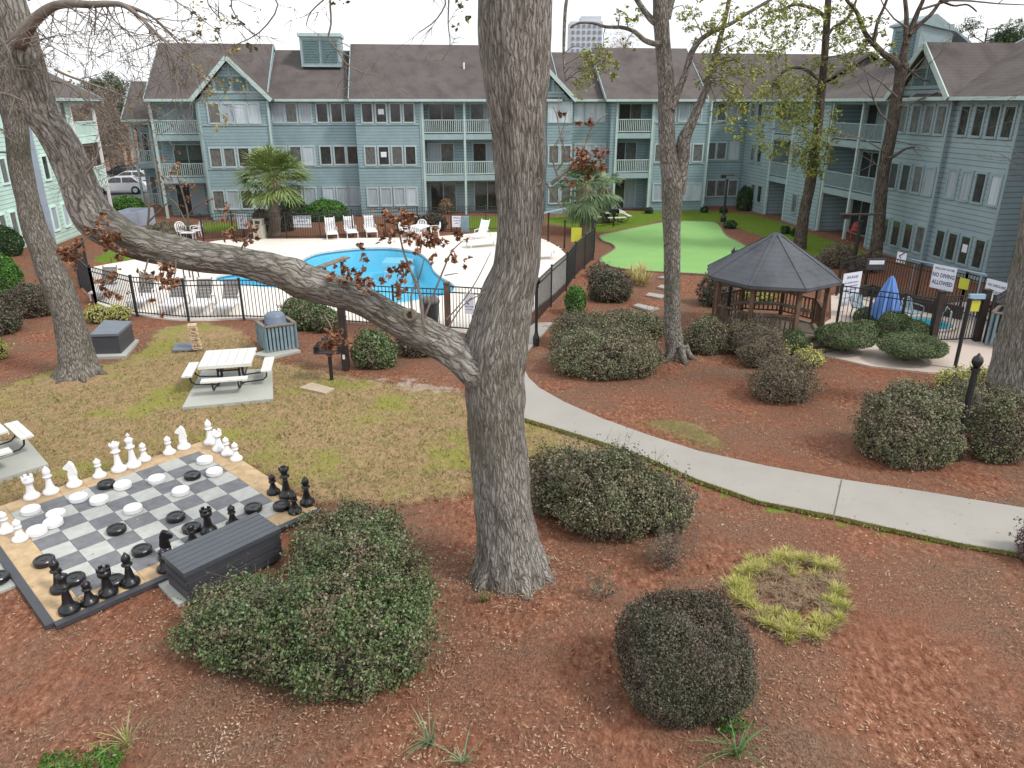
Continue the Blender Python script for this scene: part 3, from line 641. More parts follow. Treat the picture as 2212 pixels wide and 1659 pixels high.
# ---- right wing -----------------------------------------------------------
Rt=thing('apartment_building','three storey apartment wing with a pointed gable along the right side of the courtyard','building',FR.P(0,0,0))
SR=lambda x,y=300,t=0: FR.S(x,y,t)
r1=SR(2050,300); r2=SR(1893,440); ru=[.58,3.35,6.12]
walls(FR,Rt,0,r1,0,9,'siding_r'); walls(FR,Rt,r1,r2,-.25,9.2,'siding_r')
for fl,y,l in ((2,262,((2083,'gl_dark'),(2115,'gl_dark'),(2147,'gl_dark'),(2180,'gl_dark'))),(1,400,((2056,'gl_curt'),(2087,'gl_curt'),(2118,'gl_dark'),(2152,'gl_white'))),(0,540,((2027,'gl_dark'),(2055,'gl_dark'),(2084,'gl_dark'),(2117,'gl_dark')))):
    for i,(x,k) in enumerate(l): window(FR,Rt,SR(x,y),0,ru[fl],.72,1.2,kind=k,trim='trimr',note=(fl==0 and i==2))
for fl,y,l in ((2,257,((1951,'gl_mid'),(1979,'gl_mid'),(2007,'gl_mid'),(2034,'gl_mid'))),(1,380,((1931,'gl_dark'),(1957,'gl_dark'),(1984,'gl_mid'),(2010,'gl_curt'))),(0,508,((1909,'gl_dark'),(1935,'gl_dark'),(1962,'gl_dark'),(1989,'gl_mid')))):
    for x,k in l: window(FR,Rt,SR(x,y,-.25),-.25,ru[fl],.78,1.2,kind=k,trim='trimr')
r3=SR(1771,440); balc(FR,Rt,r2,r3,0,[r2+.1,SR(1838,420),r3-.1],'siding_r','trimr',21,railmat='trimr',depth=1.8)
r4=SR(1697,440); walls(FR,Rt,r3,r4,-.1,8,'siding_r')
for fl,y in ((0,445),(1,350),(2,255)):
    for x in (1716,1738): window(FR,Rt,SR(x,y,-.1),-.1,FLZ[fl],.75,1.1,kind='gl_mid',trim='trimr')
r5=SR(1655,420); balc(FR,Rt,r4,r5,0,[r4+.1,r5-.1],'siding_r','trimr',22,railmat='trimr')
r6=SR(1612,400); walls(FR,Rt,r5,r6+.8,-.1,8,'siding_r')
for fl,y in ((0,405),(1,320),(2,240)):
    for x,k in ((1628,'gl_mid'),(1643,'gl_dark')): window(FR,Rt,SR(x,y,-.1),-.1,FLZ[fl],.8,1.1,kind=k,trim='trimr')
# near recess beyond the corner: balconies and a door
balc(FR,Rt,-4.2,0,1.2,[-4.1,-2.0,-.12],'siding_r','trimr',23,railmat='trimr')
walls(FR,Rt,-12,-4.2,0,9,'siding_r')
for fl in range(3):
    for q in (-5.4,-6.6,-8.2,-9.4): window(FR,Rt,q,0,ru[fl],.72,1.2,kind='gl_dark',trim='trimr')
zr=10.45
gc=SR(2006,140,-.3)
roof(FR,Rt,-12.4,gc+.5,-.55,7.75,5,zr,10.5,side='roof')
roof(FR,Rt,gc+.5,r4+.2,-.45,7.72,5,zr-.45,10.3,side='roof',rake=False)
roof(FR,Rt,r4+.2,r6+2.2,-.45,7.72,4.6,zr+.1,9.6,side='roof',rake=False)
gable(FR,Rt,gc,2.35,-.25,7.75,10.15,5,'siding_r','trimr')
u0,u1=SR(2012,100,4)+.6,SR(1955,100,4)+.8; mb=MB(); FR.box(mb,min(u0,u1),max(u0,u1),3.6,5.6,9.4,11.6); cu=mb.build('cupola',M['trimr'],Rt)
um,ux=min(u0,u1),max(u0,u1)
mb=MB(); FR.prism(mb,[(3.4,11.603),(3.4,11.72),(4.3,12.1),(6.7,10.7),(6.7,10.55),(5.65,11.2)],um-.15,ux+.15); mb.build('cupola_cap',M['trimr'],cu)
mb=MB()
for i in range(10): FR.box(mb,um+.35,ux-.35,3.53,3.597,9.75+i*.17,9.86+i*.17)
mb.build('louvre_vent',M['dark'],cu)
for u,t in ((.07,0),(r1-.07,-.25),(r2+.0,-.25),(r3+.07,-.1)): mb=MB(); FR.box(mb,u-.07,u+.07,t-.045,t-.003,0,7.6); mb.build('corner_board',M['trimr'],Rt)
# ---- left wing ------------------------------------------------------------
Lf=thing('apartment_building','mint three storey apartment wing at the left edge, its siding coloured bright as if sunlit','building',FL.P(0,0,0))
SL=lambda x,y=300,t=0: FL.S(x,y,t)
l0=SL(72,300,0); l1=SL(150,250,0); l2=SL(200,230,0)
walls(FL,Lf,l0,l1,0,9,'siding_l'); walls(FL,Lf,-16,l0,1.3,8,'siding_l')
mb=MB(); FL.box(mb,l0-.07,l0-.004,-.02,1.3,0,7.7); mb.build('shaded_end_wall',M['lilac'],Lf)  # thin sheet over the end wall, shade put into its lilac colour
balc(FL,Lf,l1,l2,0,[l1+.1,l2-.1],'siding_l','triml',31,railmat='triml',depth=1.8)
for fl,y,l in ((2,230,((132,'gl_mid'),)),(1,363,((98,'gl_dark'),)),(0,485,((121,'gl_curt'),(146,'gl_white')))):
    for x,k in l: window(FL,Lf,SL(x,y,0),0,FLZ[fl],.8,1.2,kind=k,trim='triml')
for fl,y,l in ((2,250,(5,30)),(1,365,(6,-30)),(0,482,(5,30))):
    for x in l: window(FL,Lf,SL(x,y,1.3),1.3,FLZ[fl],.8,1.2,kind='gl_mid',trim='triml')
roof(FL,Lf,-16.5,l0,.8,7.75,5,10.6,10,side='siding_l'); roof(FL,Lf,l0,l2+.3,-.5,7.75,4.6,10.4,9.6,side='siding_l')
# far high-rise
T=thing('high_rise_tower','pale grey high rise tower far off above the roofs, right of the big tree','tower',PY(1264,300,420))
p0,p1=PY(1231,110,420),PY(1300,110,420); zt=PY(1265,46,420).z; mb=MB(); mb.box(((p0.x+p1.x)/2,430,zt/2),(p1.x-p0.x,20,zt)); mb.build('wall',M['tower'],T)
zt2=PY(1265,34,420).z; mb=MB(); mb.box(((p0.x+p1.x)/2+2.5,430,(zt+zt2)/2+.02),((p1.x-p0.x)*.62,16,zt2-zt)); mb.build('penthouse',M['tower'],T)
for i in range(6):
    for j in range(11):
        if i==0 and j==0:
            mb=MB(); w=(p1.x-p0.x)/6; x=p0.x+w*.5; mb.box((x,419.8,zt-2.2),(w*.55,.3,1.6)); w0=mb.build('window',M['towerw'],T)
        else:
            c=w0.copy(); C.objects.link(c); c.parent=T; c.location=(w*i,0,-2.9*j)
# ================================================================ TREES
class TB:   # bark tubes with UVs
    def __init__(s): s.v=[]; s.f=[]; s.uv=[]
    def tube(s,pts,rs,n=10,disp=0,seed=0,cap=True,twist=0):
        pts=[V(p) for p in pts]; k=len(pts); b=len(s.v); up=None; L=0; off=seed*1.7
        for i,p in enumerate(pts):
            d=(pts[min(i+1,k-1)]-pts[max(i-1,0)]).normalized()
            if up is None:
                x0=V((0,1,0)) if abs(d.y)<.9 else V((1,0,0)); x0=(x0-d*x0.dot(d)).normalized(); up=d.cross(x0)
            x=up.cross(d).normalized(); up=d.cross(x).normalized()
            if i: L+=(p-pts[i-1]).length
            for j in range(n):
                a=2*PI*j/n; w=x*math.cos(a)+up*math.sin(a); r=rs[i]
                if disp: 
                    q=V((math.cos(a)*2.2,math.sin(a)*2.2,L*.9+off)); r*=1+disp*mn.noise(q)+disp*.55*mn.noise(V((math.cos(a)*6,math.sin(a)*6,L*2.2+off)))
                s.v.append(tuple(p+w*r)); s.uv.append((a/(2*PI)*max(rs[0],.05)*6.28,L+off))
        for i in range(k-1):
            for j in range(n): s.f.append((b+i*n+j,b+i*n+(j+1)%n,b+(i+1)*n+(j+1)%n,b+(i+1)*n+j))
        if cap: s.f.append(tuple(b+(k-1)*n+j for j in range(n)))
        return s
    def build(s,name,mat,parent=None,loc=None,smooth=True):
        L=wloc(parent) if parent else V(loc or (0,0,0))
        me=mkmesh(name,(np.array(s.v)-np.array(L)).tolist(),s.f,smooth)
        uv=me.uv_layers.new(name='UVMap'); vi=np.empty(len(me.loops),dtype=np.int32); me.loops.foreach_get('vertex_index',vi)
        U=np.array(s.uv)[vi]
        # fix the wrap column
        ls=np.array([p.loop_start for p in me.polygons]); lt=np.array([p.loop_total for p in me.polygons])
        for a,c in zip(ls[lt==4],lt[lt==4]):
            q=U[a:a+4,0]; mx=q.max()
            if mx-q.min()>mx*.6: 
                n_=q>mx*.5
                if n_.any(): U[a:a+4,0]=np.where(q<mx*.4,q+mx*1.05,q)
        uv.data.foreach_set('uv',U.ravel().astype(np.float32))
        return link(name,me,mat,parent,loc if not parent else None)
def cline(l,Yf,n=4,sc_=1.0):
    """l: (x,y,width px[,Y]) picture samples -> smooth 3D centre line and radii"""
    P=[];W=[]
    for i,q in enumerate(l):
        Yy=q[3] if len(q)>3 else Yf; p=PY(q[0],q[1],Yy); P.append(p); W.append(q[2]/2*mpp(p)*sc_)
    oP=[];oW=[];k=len(P)
    for i in range(k-1):
        a,b,c,d=P[max(i-1,0)],P[i],P[i+1],P[min(i+2,k-1)]
        for s in range(n):
            t=s/n; oP.append(.5*((2*b)+(c-a)*t+(2*a-5*b+4*c-d)*t*t+(-a+3*b-3*c+d)*t**3)); oW.append(W[i]*(1-t)+W[i+1]*t)
    oP.append(P[-1]); oW.append(W[-1]); return oP,oW
def grow(tb,p,d,L,r,lv,rg,tips,spread=.6,grav=0,n=5,kids=3):
    pts=[p];rs=[r]; q=V(p); dd=V(d).normalized(); seg=4
    for i in range(seg):
        dd=(dd+V((rg.gauss(0,.16),rg.gauss(0,.16),rg.gauss(0,.13)-grav))).normalized(); q=q+dd*L/seg; pts.append(V(q)); rs.append(r*(1-.72*(i+1)/seg))
    tb.tube(pts,rs,n if lv>0 else 4)
    if lv==0: tips.append((V(q),V(dd))); return
    for i in range(kids):
        k=rg.randint(1,seg); b=pts[k]; w=V((rg.gauss(0,1),rg.gauss(0,1),rg.gauss(0,.8))).normalized()
        nd=(dd+w*spread*1.5).normalized(); grow(tb,b,nd,L*rg.uniform(.5,.75),max(rs[k]*.75,.004),lv-1,rg,tips,spread,grav,4,kids)
    tips.append((V(q),V(dd)))
def leafcloud(name,centers,mat,parent,size=.1,asp=.5,seed=0,flat=1.0,droop=0):
    r=np.random.RandomState(seed); P=[]
    for c,rad,n in centers:
        k=max(4,n//7); cc=r.randn(k,3)*rad*.62; idx=r.randint(0,k,n); P.append(np.array(c)[None]+cc[idx]+r.randn(n,3)*rad*.16)
    P=np.concatenate(P); return quadmesh(name,leafquads(P,size,asp,flat,seed,droop=droop),mat,parent)
L_dry=leafmat('dry_oak_leaves',[(.09,.04,.025),(.19,.085,.045),(.30,.15,.085),(.42,.25,.15)],.7,2)
L_yg=leafmat('yellow_green_leaves',[(.10,.13,.025),(.20,.24,.045),(.32,.34,.075),(.42,.39,.12)],.5,.8)
L_yl=leafmat('sparse_yellow_leaves',[(.22,.17,.04),(.42,.34,.06),(.5,.42,.12)],.6,.8)
L_pine=leafmat('pine_needles',[(.02,.045,.018),(.04,.08,.03),(.08,.13,.05)],.7,.3)
L_fd=leafmat('far_bare_twigs',[(.13,.10,.08),(.24,.19,.15),(.31,.26,.20)],.9,.2)
# ---- the big oak ----------------------------------------------------------
YT=G(1105,1238).y
oak=thing('oak_tree','huge grey barked tree mid foreground with one thick limb bending far left','tree',G(1105,1238))
tb=TB()
tr=[(1108,1320,184),(1106,1290,178),(1105,1262,168),(1104,1235,156),(1100,1190,138),(1092,1120,126),(1084,1050,121),(1078,980,121),(1072,900,124),(1068,820,134),(1072,760,140),(1082,700,124),(1096,640,113),(1114,580,99),(1121,520,98),(1124,460,98),(1122,400,103),(1122,340,109),(1119,280,116),(1115,220,130),(1113,140,146),(1112,60,156),(1112,-20,160),(1110,-120,150),(1110,-240,130)]
cp,cr=cline(tr,YT,5); tb.tube(cp,cr,44,.12,1)
li=[(1072,850,70),(1030,797,96),(985,762,78),(928,727,70),(853,688,64),(778,647,62),(728,630,65),(653,606,74),(628,593,76),(553,573,68),(500,562,63),(400,549,66),(300,526,68),(252,504,76),(208,475,88),(180,425,78),(160,370,70),(141,325,67),(118,285,66),(93,250,67),(70,190,68),(51,125,70),(36,62,66),(22,0,60),(0,-80,54)]
lp=[(x,y,w,YT-.1-.0*i) for i,(x,y,w) in enumerate(li)]
cl,rl=cline(lp,YT,5); tb.tube(cl,rl,36,.19,7)
# root flare
for a in (-2.5,-1.2,-.3,.5,1.4,2.6,3.4):
    b0=V(cp[6]); g0=G(1105,1238); d=V((math.cos(a),math.sin(a),0))
    tb.tube([g0+d*.30+V((0,0,.7)),g0+d*.44+V((0,0,.25)),g0+d*.60+V((0,0,.03)),g0+d*.78+V((0,0,-.09))],[.16,.19,.14,.07],12,.1,int(a*7)+30)
tb.build('trunk',M['bark'],oak)
# knots
def knot(x,y,Y,rr,n):
    mb=MB(); mb2=MB()
    p=PY(x,y,Y); q=V(n).to_track_quat('Z','Y').to_matrix()
    mb.lathe([(rr*1.35,-.16),(rr*1.25,-.03),(rr*1.05,.012),(rr*.85,.015),(rr*.6,-.005),(rr*.5,-.06)],p,20,M=q); mb2.lathe([(rr*.62,-.1),(rr*.62,-.022),(.001,-.035)],p,16,M=q)
    o=mb.build('bark_knot',M['knot'],oak,smooth=True); mb2.build('knot_hollow',M['knotd'],o)
toc=lambda x,y,Y:(V((0,0,H))-PY(x,y,Y)).normalized()
knot(886,680,YT-.28,.085,toc(886,680,YT)*1.0+V((0,0,.25)))
knot(1139,78,YT-.34,.055,toc(1139,78,YT)+V((.5,0,0)))
knot(1168,302,YT-.22,.032,toc(1180,300,YT)+V((.45,0,0)))
knot(1162,392,YT-.22,.048,toc(1180,390,YT)+V((.45,0,0)))
knot(272,510,YT-.27,.07,toc(280,505,YT)+V((.3,0,.4)))
knot(75,146,YT-.22,.04,toc(102,143,YT)+V((.6,0,0)))
br=TB(); tips=[]
def pbr(l,Y,n=4,sz=6,s=0):
    a,b=cline(l,Y,n); br.tube(a,b,sz,.05,s); return a,b
rg=random.Random(5)
# upper left limb and its hanging twigs
U1=[(30,112,40,10.45),(40,92,36,10.35),(46,84,34,10.23),(68,50,26,10.13),(110,16,19,10.03),(150,8,17,9.93),(195,10,15,9.83),(235,8,13,9.83),(268,12,11,9.73),(300,36,8,9.73),(335,68,5.5,9.73),(362,97,3.5,9.73),(384,122,2.2,9.73)]
pa,_=pbr(U1,10.03,4,10,3)
pa2,_=pbr([(268,10,8),(310,26,6.5),(348,52,5),(378,86,3)],9.83,4,6,4)
for l in ([(230,15,5),(248,45,3.5),(275,68,2.5),(300,98,1.5)],[(207,18,5),(206,50,3),(203,76,2)],[(150,4,7),(190,-40,5),(260,-60,4),(330,-30,3),(420,30,2.5),(480,75,1.5)],
          [(110,172,8),(150,185,6),(180,212,5),(200,232,4),(237,258,3),(262,290,2),(300,320,1.5)],[(118,150,7),(150,165,5),(210,186,4),(262,205,3),(320,232,2.5),(360,250,1.5)],[(180,212,3),(215,245,2.2),(218,280,1.6)],
          [(60,0,6),(150,-50,6),(290,-60,5),(430,-40,4),(450,10,3),(480,45,2)],[(-10,200,9),(20,205,6),(50,218,3)],[(-10,70,7),(20,110,4),(30,150,2)],[(186,375,7),(205,350,5),(215,318,3)]):
    a,b=pbr(l,9.93,3,5)
    for i in range(2,len(a),2): grow(br,a[i],V((rg.gauss(.5,.6),rg.gauss(0,.5),rg.gauss(-.2,.5))),rg.uniform(.35,.7),.006,2,rg,tips,.6,.03)
for i in range(4,len(pa)): grow(br,pa[i],V((rg.gauss(.4,.5),rg.gauss(0,.4),-rg.uniform(.1,.9))),rg.uniform(.4,.9),.008,2,rg,tips,.6,.03)
for i in range(2,len(pa2),2): grow(br,pa2[i],V((.5,0,-.5)),.7,.007,2,rg,tips,.6,.04)
# twigs hanging at top centre, from a high limb joined to the trunk above the frame
hl,_=pbr([(1080,-180,60,YT),(1000,-120,40,10.23),(880,-70,26,9.93),(760,-40,18,9.73),(640,-60,12,9.63),(560,-40,9,9.63)],9.93,4,8,9)
for l in ([(720,-45,5.5),(713,0,5),(715,50,4.5),(709,85,4),(728,107,3.6),(748,137,3),(778,155,2.4),(805,161,1.6)],[(710,-10,4),(672,25,3),(661,55,2)],[(728,107,3),(775,132,2),(788,112,1.5)],[(748,137,2),(748,165,1.5),(765,185,1.2)],[(560,-40,6),(600,10,4),(560,70,3),(500,100,2)],[(880,-70,6),(960,-10,4),(944,40,3),(905,70,2)],[(970,-10,4),(968,50,3),(972,100,2.4),(955,130,1.6)],[(560,-40,5),(500,0,4),(520,50,3),(560,80,2)]):
    a,b=pbr(l,9.83,3,5)
    for i in range(3,len(a),3): grow(br,a[i],V((rg.gauss(0,.8),rg.gauss(0,.4),rg.gauss(-.2,.5))),rg.uniform(.2,.45),.004,1,rg,tips,.7,.02)
# shoots from the trunk knot to the right
hr=[]
for l in ([(1190,398,9,10.23),(1235,358,6,10.23),(1262,318,4.5,10.23),(1276,280,3,10.23),(1310,245,2.5,10.23)],[(1190,398,5,10.23),(1215,375,4,10.23),(1245,362,3,10.23),(1300,345,2,10.23)],[(1200,372,4,10.23),(1222,336,3.5,10.23),(1212,300,3,10.23),(1204,255,2.2,10.23),(1195,230,1.5,10.23)],[(1204,380,4,10.23),(1192,330,3,10.23),(1212,290,2,10.23),(1225,240,1.5,10.23)],[(1180,395,5),(1200,430,3),(1225,460,2)]):
    a,b=pbr(l,10.23,4,5); hr.append(a)
    for i in range(5,len(a),4): grow(br,a[i],V((rg.gauss(.3,.6),rg.gauss(0,.3),rg.gauss(.5,.3))),rg.uniform(.15,.35),.004,1,rg,tips,.6)
# sucker shoots standing on the limb
for l in ([(915,700,9),(908,640,7),(893,600,5.5),(872,545,4.5),(862,500,3.5),(852,470,2.5)],[(915,690,6),(935,640,4.5),(955,590,4),(975,545,3),(1000,520,2)],[(893,690,5),(888,640,4.5),(905,600,3.5),(916,560,2)],[(960,595,3),(990,590,2)],[(965,690,4),(1000,650,3),(1030,605,2.4),(1060,545,1.4)],[(965,715,4),(1000,660,3),(1050,630,2)],[(905,620,3),(900,585,2)]):
    a,b=pbr(l,10.18,4,5)
for l in ([(320,560,4),(310,600,3),(305,640,2)],[(235,520,4),(215,505,3),(190,490,2)],[(205,500,4),(180,520,3),(150,545,2)],[(380,560,4),(378,590,3),(372,610,2)],[(640,560,4),(650,575,3)],[(520,540,4),(535,510,3),(545,490,2)],[(700,680,4,10.23),(712,700,3,10.23),(722,722,2,10.23)]):
    pbr(l,10.03,3,5)
br.build('branches',M['twigo'],oak)
dl=[]
def dc(x,y,r,n,Y=10.18): p=PY(x,y,Y); dl.append((p,r*mpp(p),n))
for x,y,r,n in ((852,478,30,90),(838,500,16,36),(875,470,18,36),(870,600,15,44),(874,570,17,40),(850,590,12,24),(905,530,18,44),(925,520,18,48),(945,512,16,44),(890,505,14,28),(780,540,12,20),(792,560,9,14),(862,630,13,30),(995,510,14,26),(982,560,13,28),(998,568,11,18),(930,560,10,16),(765,590,16,44),(775,605,16,40),(745,578,12,24),(800,612,15,36),(830,606,10,16),(715,590,13,26),(740,610,9,14),
    (228,500,15,40),(232,525,16,46),(250,512,13,30),(222,480,12,24),(150,560,16,50),(140,545,15,40),(165,535,13,28),(190,490,10,18),(270,550,15,36),(240,605,9,12),(235,640,13,30),(222,620,14,30),(258,640,11,20),(250,590,6,8),(305,585,7,9),(316,590,8,12),(360,590,16,50),(372,610,16,44),(365,575,13,30),(340,600,11,18),(330,650,8,10),(350,680,6,6),(500,510,13,28),(548,498,13,32),(530,520,12,22),(490,460,12,20),(720,730,20,80),(708,742,16,50),(735,722,14,36),
    (1270,345,26,70),(1290,360,20,50),(1300,335,14,28),(1250,330,14,26),(1274,270,10,16),(1255,265,7,9),(1212,250,7,9),(1230,400,10,12)): dc(x,y,r,n,10.03 if x<600 else 10.18)
dl=[(p,r_*.95,int(n*1.9)) for p,r_,n in dl]
leafcloud('dry_leaves',dl,L_dry,oak,.085,.5,3,1.0,1.1)
yl=[]
for x,y,r,n in ((420,130,30,26),(460,170,30,30),(455,210,22,24),(470,240,20,18),(400,90,25,14),(480,280,20,16),(155,170,14,10),(180,200,14,10),(280,235,10,6),(345,240,8,6),(500,190,24,20),(510,120,26,20),(430,20,34,24),(490,50,34,26)): p=PY(x,y,10.03); yl.append((p,r*mpp(p),n))
leafcloud('sparse_leaves',yl,L_yl,oak,.05,.6,4)
gl=[]
for x,y,r,n in ((998,14,16,40),(1012,40,11,22),(985,60,8,10),(430,30,40,36),(520,40,30,30),(470,80,24,18),(730,-6,14,20),(540,90,20,14)): p=PY(x,y,9.93); gl.append((p,r*mpp(p),n))
leafcloud('green_leaves',gl,leafmat('small_dark_green_leaves',[(.05,.06,.025),(.12,.14,.04),(.17,.15,.06)],.6,1),oak,.06,.6,6)
# ---- left leaning tree ----------------------------------------------------
def tree(name,label,loc,stems,bark,n=14,disp=.12,parts=(),group=None):
    t=thing(name,label,'tree',loc,group); tb=TB()
    for s,Y,k in stems:
        a,b=cline(s,Y,4); tb.tube(a,b,k,disp,len(s))
    tb.build('trunk',bark,t); return t
t2=tree('leaning_tree','leaning mottled trunk at the left beside the mint building and black utility box',G(172,812),[
 ([(172,838,110),(172,812,98),(168,785,74),(160,740,65),(148,690,60),(130,632,58),(107,577,57),(90,530,54),(75,490,50),(62,440,46),(52,400,45),(42,340,45),(35,275,46),(24,200,48),(5,130,50),(-20,60,50),(-50,-30,46)],20.3,22)],M['bark2'])
tb=TB(); g0=G(172,812)
for a in (-2.9,-1.9,-.9,.1,1.2,2.3): d=V((math.cos(a),math.sin(a),0)); tb.tube([g0+d*.25+V((0,0,.4)),g0+d*.5+V((0,0,.14)),g0+d*.85+V((0,0,-.05))],[.2,.13,.03],8,.1,3)
tb.build('root_flare',M['bark2'],t2)
tw=TB(); tp=[]; rg=random.Random(9)
for x,y,dx,dz in ((20,200,1,.2),(8,165,-1,.3),(30,240,1,.5),(0,120,1,.5),(36,290,-.6,.2),(12,110,1,.4),(40,330,-1,.1),(8,140,.8,.8)): grow(tw,PY(x,y,20.2),V((dx,rg.gauss(0,.3),dz)),rg.uniform(1.3,2.2),.03,2,rg,tp,.6,.02)
tw.build('branches',M['twig'],t2)
pl=[(PY(x,y,20.2),.4,90) for x,y in ((5,150),(10,180),(0,210),(20,170))]; leafcloud('foliage',pl,L_pine,t2,.12,.25,8)
# ---- cluster trees --------------------------------------------------------
def clusters(t,nodes,cl,Y,lmat,lsize,dens,seed,jit=.8,thick=.03,extra=None,bname='branches'):
    rg=random.Random(seed); tw=TB(); cs=[]; tp=[]
    nd=[V(p) for p in nodes]
    for x,y,r in cl:
        yy=Y+rg.uniform(-jit,jit); c=PY(x,y,yy); rr=r*mpp(c)
        a=min(nd,key=lambda p:(p-c).length+max(0,(p.z-c.z))*.3); mid=(a+c)/2+V((0,0,.22*(c-a).length))+V((rg.gauss(0,.1),rg.gauss(0,.1),0))
        tw.tube([a,(a+mid)/2+V((0,0,.05)),mid,(mid+c)/2+V((0,0,.02)),c],[thick,thick*.8,thick*.6,thick*.42,thick*.25],5)
        for k in range(3): grow(tw,(mid+c)/2,(c-mid).normalized()+V((rg.gauss(0,.7),rg.gauss(0,.7),rg.gauss(0,.6))),rr*1.3,thick*.3,1,rg,tp,.6,.02)
        if dens: cs.append((c,rr,int(dens*(rr/.35)**2)+8))
    if extra:
        for p,d,L,r,lv in extra: grow(tw,p,d,L,r,lv,rg,tp,.55,0)
    tw.build(bname,M['twig'],t)
    if cs: leafcloud('foliage',cs,lmat,t,lsize,.5,seed)
s3=[([(1464,810,60),(1464,778,52),(1458,750,41),(1453,700,36),(1452,640,35),(1452,560,36),(1451,480,38),(1452,400,45),(1444,340,40),(1440,300,36),(1439,230,34),(1439,180,34),(1432,100,33),(1428,40,33),(1427,0,32),(1424,-60,30),(1420,-200,26)],21.8,20),
    ([(1468,420,26),(1474,340,30),(1478,300,28),(1492,270,22),(1506,237,18),(1520,205,16),(1531,175,14),(1545,120,12),(1562,60,10),(1575,0,9),(1590,-80,7)],21.8,10),
    ([(1450,235,20),(1458,215,18),(1468,190,16),(1480,160,14),(1490,125,13),(1499,105,12),(1518,82,11),(1550,64,10),(1581,50,9),(1612,30,8),(1643,12,7),(1680,-10,6)],21.7,8),
    ([(1432,60,16),(1411,45,15),(1395,28,13),(1376,0,11),(1350,-50,9)],21.8,8),
    ([(1428,94,14),(1412,94,12),(1393,87,11),(1380,76,10),(1368,67,9),(1343,59,7.5),(1310,58,6.5),(1281,50,5.5),(1250,50,4.5),(1232,60,4)],21.5,8),
    ([(1440,40,20),(1448,10,16),(1460,-30,12)],21.8,8),
    ([(1376,0,10),(1300,-60,9),(1240,-40,9),(1224,0,8.5),(1219,60,8),(1218,105,7),(1219,150,5),(1222,175,3)],21.2,6)]
t3=tree('forked_tree','slim mottled tree forking high up, standing right of the path beside the putting green',G(1464,778),s3,M['bark2'])
tb=TB(); g0=G(1464,778)
for a in (-2.6,-1.3,-.2,.9,2.2): d=V((math.cos(a),math.sin(a),0)); tb.tube([g0+d*.15+V((0,0,.5)),g0+d*.35+V((0,0,.16)),g0+d*.65+V((0,0,-.05))],[.13,.10,.03],8,.1,3)
tb.build('root_flare',M['bark2'],t3)
nodes=[]
for s,Y,k in s3: nodes+=[p for p in cline(s,Y,4)[0] if p.z>8.0]
c3=[(1262,150,18),(1275,165,16),(1290,135,18),(1302,112,16),(1320,135,15),(1275,112,13),(1255,185,13),(1340,30,12),(1360,45,12),(1385,30,9),(1325,165,10),(1500,30,16),(1530,62,17),(1560,40,16),(1590,25,17),(1490,60,11),(1540,112,18),(1580,130,20),(1560,165,18),(1602,172,18),(1530,150,13),(1572,215,18),(1556,245,13),(1600,240,15),(1350,95,8),(1500,95,10),(1620,60,16),(1640,110,18),(1630,200,16),(1645,150,14),(1480,30,14),(1540,60,16),(1570,85,16),(1610,100,16),(1520,180,14),(1590,205,16),(1545,140,14),(1620,150,16),(1640,60,16),(1660,20,16),(1580,270,13),(1600,290,12)]
clusters(t3,nodes,[(x,y,r*1.2) for x,y,r in c3],21.6,L_yg,.095,260,13,.9,.018)
s4=[([(1726,560,34),(1727,536,29),(1733,490,25),(1741,440,23),(1750,400,22),(1757,350,20),(1765,290,19),(1772,220,18),(1779,150,16),(1784,80,15),(1788,20,14),(1792,-60,12)],40.6,14),
    ([(1786,40,9),(1760,20,8),(1720,10,7),(1690,20,6),(1650,30,5)],40.4,6),([(1780,90,9),(1800,60,7),(1830,40,6),(1850,0,5)],40.4,6),([(1776,180,8),(1740,150,7),(1700,150,6),(1670,180,5)],40.4,6)]
t4=tree('leafy_slim_tree','slim straight tree with yellow green foliage hanging over the trunk, behind the gazebo roof',G(1727,536),s4,M['bark3'])
nodes=[]
for s,Y,k in s4: nodes+=[p for p in cline(s,Y,4)[0] if p.z>4]
c4=[(1700,165,16),(1735,175,16),(1762,190,15),(1690,205,16),(1722,232,17),(1750,250,16),(1700,262,16),(1740,292,17),(1768,302,15),(1722,332,16),(1752,352,17),(1778,342,15),(1796,285,12),(1690,318,13),(1670,175,14),(1652,205,14),(1760,132,14),(1790,152,12),(1715,195,15),(1730,265,15),(1758,325,15),(1740,215,14),(1830,42,12),(1720,62,14),(1692,102,14),(1662,42,16),(1664,120,14),(1650,315,11),(1642,292,9),(1668,335,10),(1755,372,12),(1772,375,10),(1700,30,14),(1745,95,12),(1800,100,12),(1765,60,12),(1810,180,10),(1680,240,14),(1690,20,16),(1730,25,16),(1760,30,14),(1815,60,14),(1820,90,13),(1800,20,14),(1700,75,14),(1670,80,14),(1660,250,12),(1640,270,11),(1790,320,11),(1800,250,11),(1820,130,12),(1835,150,12)]
clusters(t4,nodes,[(x,y,r*1.25) for x,y,r in c4],40.4,L_yg,.15,150,14,1.6,.03)
